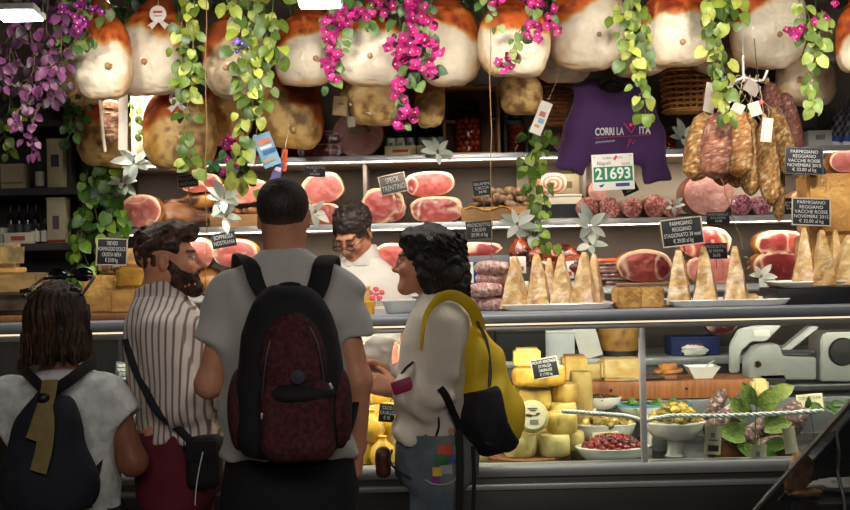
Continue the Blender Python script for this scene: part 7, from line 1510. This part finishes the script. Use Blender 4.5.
# yellow backpack
yY = 3.90; a = W(492, 452, yY); t = pack_root('yellow backpack with dark side pocket worn by the curly-haired woman', a.x, yY, a.z)
def b(px, py, dy=0.): return W(px, py, yY + dy) - a
yf = U(.08, rc(b(470,330), b(479,360), .045, .062), rc(b(479,360), b(490,412), .068, .094), rc(b(490,412), b(491,424), .096, .094))
yf = lambda P, f=yf: f(P * A((1, .74, 1)))
YEL = M('yellow_nylon', (206,174,26), .6, var=.08, scale=8, bump=.15, bscale=40); cre = lambda P: .004 * np.sin(P[:, 0] * 60 - P[:, 2] * 14); cloth('pack_body', yf, (-.24, -.2, -.06), (.2, .2, .56), .0095, YEL, t, .008, 7, 6, cre)
mk = M('mesh_pocket', (24,24,28), .8, var=.3, scale=90); pf = cut(cut(disp(yf, lambda P: -.007), b(478,387), (-.25, 0, 1)), b(506,415), (1, 0, .35)); cloth('side_pocket', cut(pf, b(0,0,-.02), (0, 1, 0)), (-.24, -.2, -.06), (.2, .2, .56), .0095, mk, t, .008, 7, 6, cre)
bf_ = cut(cut(disp(yf, lambda P: -.010), b(492,438), (.3, 0, 1)), b(492,447), (-.3, 0, -1)); cloth('base_band', bf_, (-.24, -.2, -.06), (.2, .2, .2), .0095, M('dark_band', (26,26,28), .7), t, .008, 7, 6, cre)
obj('blue_bottle', MB().box(b(487,420,-.145), (.05, .012, .06), .006, Matrix.Rotation(.5, 3, 'Y')), M('bottle_blue', (26,40,84), .4), t)
obj('zipper', MB().tube(curve_pts([b(475,318,-.06), b(486,340,-.085), b(490,370,-.105), b(489,388,-.12)], 18), .006, 6), BLACK, t)
obj('shoulder_strap', MB().tube(curve_pts([b(480,330,-.03), b(472,308,-.1), b(455,296,-.125), b(438,299,-.15), b(425,318,-.19), b(421,350,-.21)], 26), [.022] * 14 + [.022 - .0012 * i for i in range(12)], 10, flat=.3, up=(0,1,0)), YEL, t, 60)
obj('lower_strap', MB().tube(curve_pts([b(462,432,-.12), b(452,410,-.18), b(446,396,-.22), b(440,388,-.23)], 14), .013, 8, flat=.3, up=(0,1,0)), bl, t); obj('hanging_strap', MB().tube(curve_pts([b(459,430,-.14), b(460,470,-.18), b(459,512,-.18)], 12), .013, 8, flat=.25, up=(0,1,0)), bl, t); obj('hanging_strap', MB().tube(curve_pts([b(473,446,-.1), b(474,480,-.1), b(473,515,-.1)], 12), .007, 8, flat=.3, up=(0,1,0)), bl, t)

# ---------------------------------------------------------------- brown-haired woman at the left
Y0 = 3.5; x0 = X(60, Y0); q = qf(x0, Y0); HR = Rz(176); hc = q(60, 321)
arms = [([q(10,396), q(-12,470,.0), q(4,458,.22)], [.044, .038, .028]), ([q(110,394), q(133,462,.0), q(116,458,.22)], [.046, .042, .03])]
hd = [(hand(q(4,458,.22), (.3, .9, .1), (0, 0, -1), (1, 0, 0), .4, .92), Vector(q(8,456,.3))), (hand(q(116,458,.22), (-.3, .9, .1), (0, 0, -1), (-1, 0, 0), .4, .92), Vector(q(112,456,.3)))]
leg = legset(.085, 0, zz=.75); tor = loft([(q(0,515)[2], 0, 0, .14, .09), (q(0,430)[2], 0, 0, .135, .09), (q(0,392)[2], 0, 0, .15, .08), (q(0,375)[2], 0, 0, .09, .06), (q(0,364)[2], 0, 0, .045, .045)], 2.3, .03)
P4 = t = person('person seen from behind with brown bobbed hair, sunglasses on head, pale patterned top', x0, Y0, hc, HR, .95, (136,86,64), ([tor], q(60,368)), arms, hd, legs=leg, neck=.048)
tp_ = loft([(.50, 0, 0, .165, .13), (q(0,500)[2], 0, 0, .165, .12), (q(0,450)[2], 0, 0, .168, .118), (q(0,410)[2], 0, 0, .172, .12), (q(0,392)[2], 0, 0, .168, .105), (q(0,380)[2], 0, .0, .125, .088), (q(0,371)[2], 0, .0, .085, .075)], 2.4, .012)
sl = cut(rc(q(12,396), q(-6,425), .066, .074), q(-3,421), Vector(q(-6,425)) - Vector(q(12,396)), .004); sr = cut(rc(q(108,395), q(126,425), .066, .074), q(123,420), (.5, 0, -.85), .004)
LACE = M('lace_top', (196,196,194), .9, var=.22, scale=26, bump=.3, bscale=60); cloth('patterned_top', U(.04, tp_, sl, sr), (-.32, -.18, .48), (.32, .18, 1.24), .0095, LACE, t, .009, 9, 15)
trousers(t, leg, M('dark_trousers', (28,28,34), .85), .74, .16, .125, hipz=.66); shoes(t, leg, 180, (40,36,34))
def bob(P):
    d = U(.03, ell((0, .022, .036), (.092, .112, .098)), loft([(-.125, 0, .035, .085, .07), (-.10, 0, .035, .1, .088), (-.04, 0, .03, .1, .098), (.03, 0, .022, .088, .1)], 2.2, .02))(P)
    d = -smin(-d, ell((0, -.11, -.05), (.062, .075, .12))(P), .02); d = -smin(-d, P[:, 1] + .075, .015)
    a = np.arctan2(P[:, 0], P[:, 1]); return d + .004 * np.sin(a * 34 + 5 * vnoise(P, 12, 3) + 14 * P[:, 2]) + .004 * vnoise(P * A((1, 1, .3)), 60, 5) + .012 * sstep(-.08, -.13, P[:, 2]) * np.sin(a * 17)
def bcolD(P): return mixc(c255(64,42,28), c255(28,18,14), sstep(-.35, .4, fbm(P * A((1, 1, .25)), 45, 6, 3)))
ho = hairobj(t, bob, hc, HR, .98, bcolD, .17, .0055); wisp = MB(); rnd = random.Random(8); Rm = Matrix(HR.tolist())
for k in range(80):
    an = rnd.uniform(-2.3, 2.3); r0 = V(.10 * sin(an), .03 + .1 * cos(an), -.03); pts = [Vector(hc) + Rm @ (r0 + V(sin(an), cos(an), 0) * (.003 + .006 * (j / 5) ** 2 * rnd.uniform(.2, 3)) + V(.004 * sin(j + k), 0, -.022 * j)) for j in range(6)]; wisp.tube(pts, [.0022, .002, .0018, .0015, .001, .0006], 4, col=c255(70,46,30) * rnd.uniform(.6, 1.3))
obj('hair_wisps', wisp, HAIRM, ho)
sg = T('sunglasses', 'dark sunglasses pushed up on the brown hair at the left', 'sunglasses', tuple(Vector(q(60,288,.0)) + V(x0, Y0, 0))); fm = M('tortoise_frame', (40,30,26), .25, coat=.4)
obj('frame_front', MB().tube([(-.08, .085, .03), (-.04, .105, .036), (0, .11, .034), (.04, .105, .036), (.08, .085, .03)], .006, 8).tube([(-.083, .085, .03), (-.088, .02, .01), (-.09, -.07, -.022)], .006, 8, flat=.7).tube([(.083, .085, .03), (.088, .02, .01), (.09, -.07, -.022)], .006, 8, flat=.7), fm, sg)
for s in (-1, 1): obj('lens', MB().ball((s * .042, .108, .04), (.032, .006, .024), 18, 12), M('dark_lens', (14,14,16), .08, coat=.6), sg)
for s in (-1, 1): obj('temple_tip', MB().box((s * .078, -.088, -.004), (.036, .012, .014), .004, Matrix.Rotation(s * .15, 3, 'Y')), fm, sg)
bY = 3.30; a = W(50, 512, bY); t = pack_root('navy drawstring backpack with khaki flap ribbon on the brown-haired woman', a.x, bY, a.z)
def b(px, py, dy=0.): return W(px, py, bY + dy) - a
nf = U(.06, rc(b(50,398,.05), b(50,430), .03, .085), rc(b(50,430), b(50,480), .10, .125), rc(b(42,485), b(58,485), .12, .12)); nf = cut(lambda P, f=nf: f(P * A((1, 1.5, 1))), b(0,515), (0, 0, -1), .03)
NAVY = M('navy_fabric', (24,26,36), .85, var=.2, scale=14, bump=.2, bscale=200); cloth('pack_body', nf, (-.2, -.15, -.1), (.2, .15, .44), .0095, NAVY, t, .008, 8, 16, lambda P: .006 * np.sin(P[:, 0] * 70) * sstep(.15, .36, P[:, 2]))
KH = M('khaki_canvas', (122,106,66), .85, var=.15, scale=30, bump=.2)
def ribbon(pts, w, nm, mat): 
    m = MB(); m.tube(curve_pts([Vector(p) for p in pts], 18), w, 10, flat=.12, up=(0,1,0)); obj(nm, m, mat, t, 60)
ribbon([b(50,380,-.02), b(47,398,-.05), b(40,420,-.085), b(33,440,-.095)], .024, 'khaki_ribbon', KH); ribbon([b(44,405,-.06), b(46,425,-.09), b(44,448,-.1), b(38,472,-.105)], .026, 'khaki_ribbon', KH)
obj('knot', MB().ball(b(43,398,-.055), (.02, .016, .016), 14, 10, noise=.2), BLACK, t)
for pts in ([(18,366,.2), (24,370,.12), (36,382,.03), (46,392,.01)], [(96,362,.2), (88,366,.12), (70,380,.03), (54,390,.01)]): ribbon([b(*p) for p in pts], .022, 'shoulder_strap', M('strap_dark', (30,26,26), .8))
ribbon([b(88,508,.0), b(94,485,.08), b(101,450,.14), b(104,420,.18)], .012, 'side_strap', M('strap_dark'))
ribbon([b(10,508,.0), b(5,485,.08), b(2,450,.14), b(0,420,.18)], .012, 'side_strap', M('strap_dark'))

# ---------------------------------------------------------------- vendor behind the counter
Y0 = 5.14; x0 = X(360, Y0); q = qf(x0, Y0); HR = Rz(-26, 36); hc = q(353, 233, -.06)
arms = [([q(326,296), q(318,340,-.02), q(330,372,-.16)], [.05, .042, .032]), ([q(396,296), q(406,345,-.02), q(398,366,-.16)], [.05, .042, .032])]
hd = [(hand(q(330,372,-.16), (.3, -.3, -.9), (.8, 0, .2), (0, -1, 0), .5), Vector(q(332,388,-.17))), (hand(q(398,366,-.16), (-.3, -.1, -.9), (-.8, 0, .2), (0, -1, 0), .5), Vector(q(396,380,-.17)))]
leg = legset(.1, .02); tor = loft([(.95, 0, 0, .16, .1), (q(0,330)[2], 0, 0, .165, .11), (q(0,292)[2], .0, 0, .175, .09), (q(0,272)[2], 0, 0, .09, .07), (q(0,262)[2], 0, 0, .05, .05)], 2.3, .03)
P5 = t = person('person behind the counter in white polo shirt and glasses, looking down', x0, Y0, hc, HR, 1.0, (190,130,100), ([tor], q(360,268)), arms, hd, legs=leg, neck=.056, brow=(30,24,22), lids=True)
po = loft([(.88, 0, 0, .19, .13), (q(0,340)[2], 0, 0, .188, .135), (q(0,305)[2], 0, 0, .2, .13), (q(0,286)[2], 0, 0, .195, .112), (q(0,272)[2], 0, 0, .13, .092), (q(0,264)[2], 0, 0, .085, .08)], 2.4, .012)
sl = U(.02, rc(q(328,295), q(318,330,-.015), .072, .08)); sr = rc(q(394,295), q(405,332,-.015), .072, .08); sl = cut(sl, q(319,326), (-.25, 0, -1), .004); sr = cut(sr, q(404,326), (.25, 0, -1), .004)
POLO = COTTON('white_polo', (208,200,188)); polo = cloth('polo_shirt', U(.045, po, sl, sr), (-.34, -.19, .86), (.34, .19, 1.52), .0095, POLO, t, .007, 7, 18)
ck = loft([(q(0,274)[2], 0, 0, .115, .1), (q(0,262)[2], 0, 0, .09, .086), (q(0,252)[2], 0, .01, .076, .074)], 2.2, .004); ck = sub(.003, ck, loft([(1.2, 0, 0, .066, .066), (1.7, 0, .0, .066, .066)], 2.1)); ck = sub(.004, ck, rc((-.03, -.13, q(0,250)[2]), (-.03, -.1, q(0,280)[2]), .03, .01))
cloth('collar', ck, (-.16, -.16, 1.36), (.16, .16, 1.6), .006, POLO, t, .002)
ps = surf(polo); lg = MB(); p0 = Vector(q(376, 294, -.12))
for k in range(5):
    an = 2 * PI * k / 5 + .3; x, z = p0.x + .027 * cos(an), p0.z + .022 * sin(an); h_ = ps(x, z); lg.ball((x, h_.y - .001, z), (.014, .0035, .012), 12, 8); lg.tube([(p0.x, ps(p0.x, p0.z).y - .002, p0.z), (x, h_.y - .002, z)], .003, 5)
obj('pink_flower_logo', lg, M('logo_pink', (214,84,96), .7), t); tl = MB()
for k, (zz, w_) in enumerate(((.032, .05), (.042, .042), (.051, .05))):
    for j in range(6): x = p0.x + .002 + (j / 5 - .5) * w_; tl.box((x, ps(x, p0.z - zz).y - .001, p0.z - zz), (w_ / 8.5, .002, .0045), 0)
obj('logo_print', tl, M('grey_print'), t)
trousers(t, leg, M('dark_trousers'), .93, .19, .13, hipz=.85); shoes(t, leg, 0, (34,32,32))
def curlE(P):
    c = ell((0, .024, .046), (.089, .106, .094))(P); d = -smin(-c, -(-(P[:, 2] + .05 - .0)), .015); d = -smin(-d, ell((0, -.115, -.03), (.12, .075, .092))(P), .012); d = -smin(-d, ell((0, -.02, -.045), (.2, .045, .05))(P), .012)
    return d + .007 * vnoise(P, 55, 4) + .004 * vnoise(P, 110, 6)
hairobj(t, curlE, hc, HR, 1.0, lambda P: mixc(c255(62,50,42), c255(24,19,17), sstep(-.35, .4, fbm(P, 60, 6, 2))), .16, .0048)
gl = T('eyeglasses', 'thin dark-rimmed eyeglasses worn by the vendor in white', 'glasses', tuple(Vector(hc) + V(x0, Y0, 0))); Rm = Matrix(HR.tolist()); gm = MB()
for s in (-1, 1):
    gm.tube([Rm @ V(s * .033 + .024 * cos(k), -.112 - .002 * cos(k) * s, -.008 + .0125 * sin(k)) for k in np.linspace(0, 2*PI, 24)], .0022, 6, False); gm.tube([Rm @ V(s * .057, -.110, -.004), Rm @ V(s * .074, -.07, .0), Rm @ V(s * .083, .01, .004), Rm @ V(s * .082, .03, -.006)], .0022, 6)
    lm = MB(); lm.lathe([(0, 0), (.022, 0), (.022, .001), (0, .001)], 20, tuple(Rm @ V(s * .033, -.112, -.008)), R=Rm @ Matrix.Rotation(PI/2, 3, 'X')); obj('lens', lm, PANE, gl)
gm.tube([Rm @ V(-.009, -.113, -.003), Rm @ V(0, -.118, .0), Rm @ V(.009, -.113, -.003)], .002, 6); obj('glasses_frame', gm, M('glasses_dark', (30,28,28), .3, .5), gl)
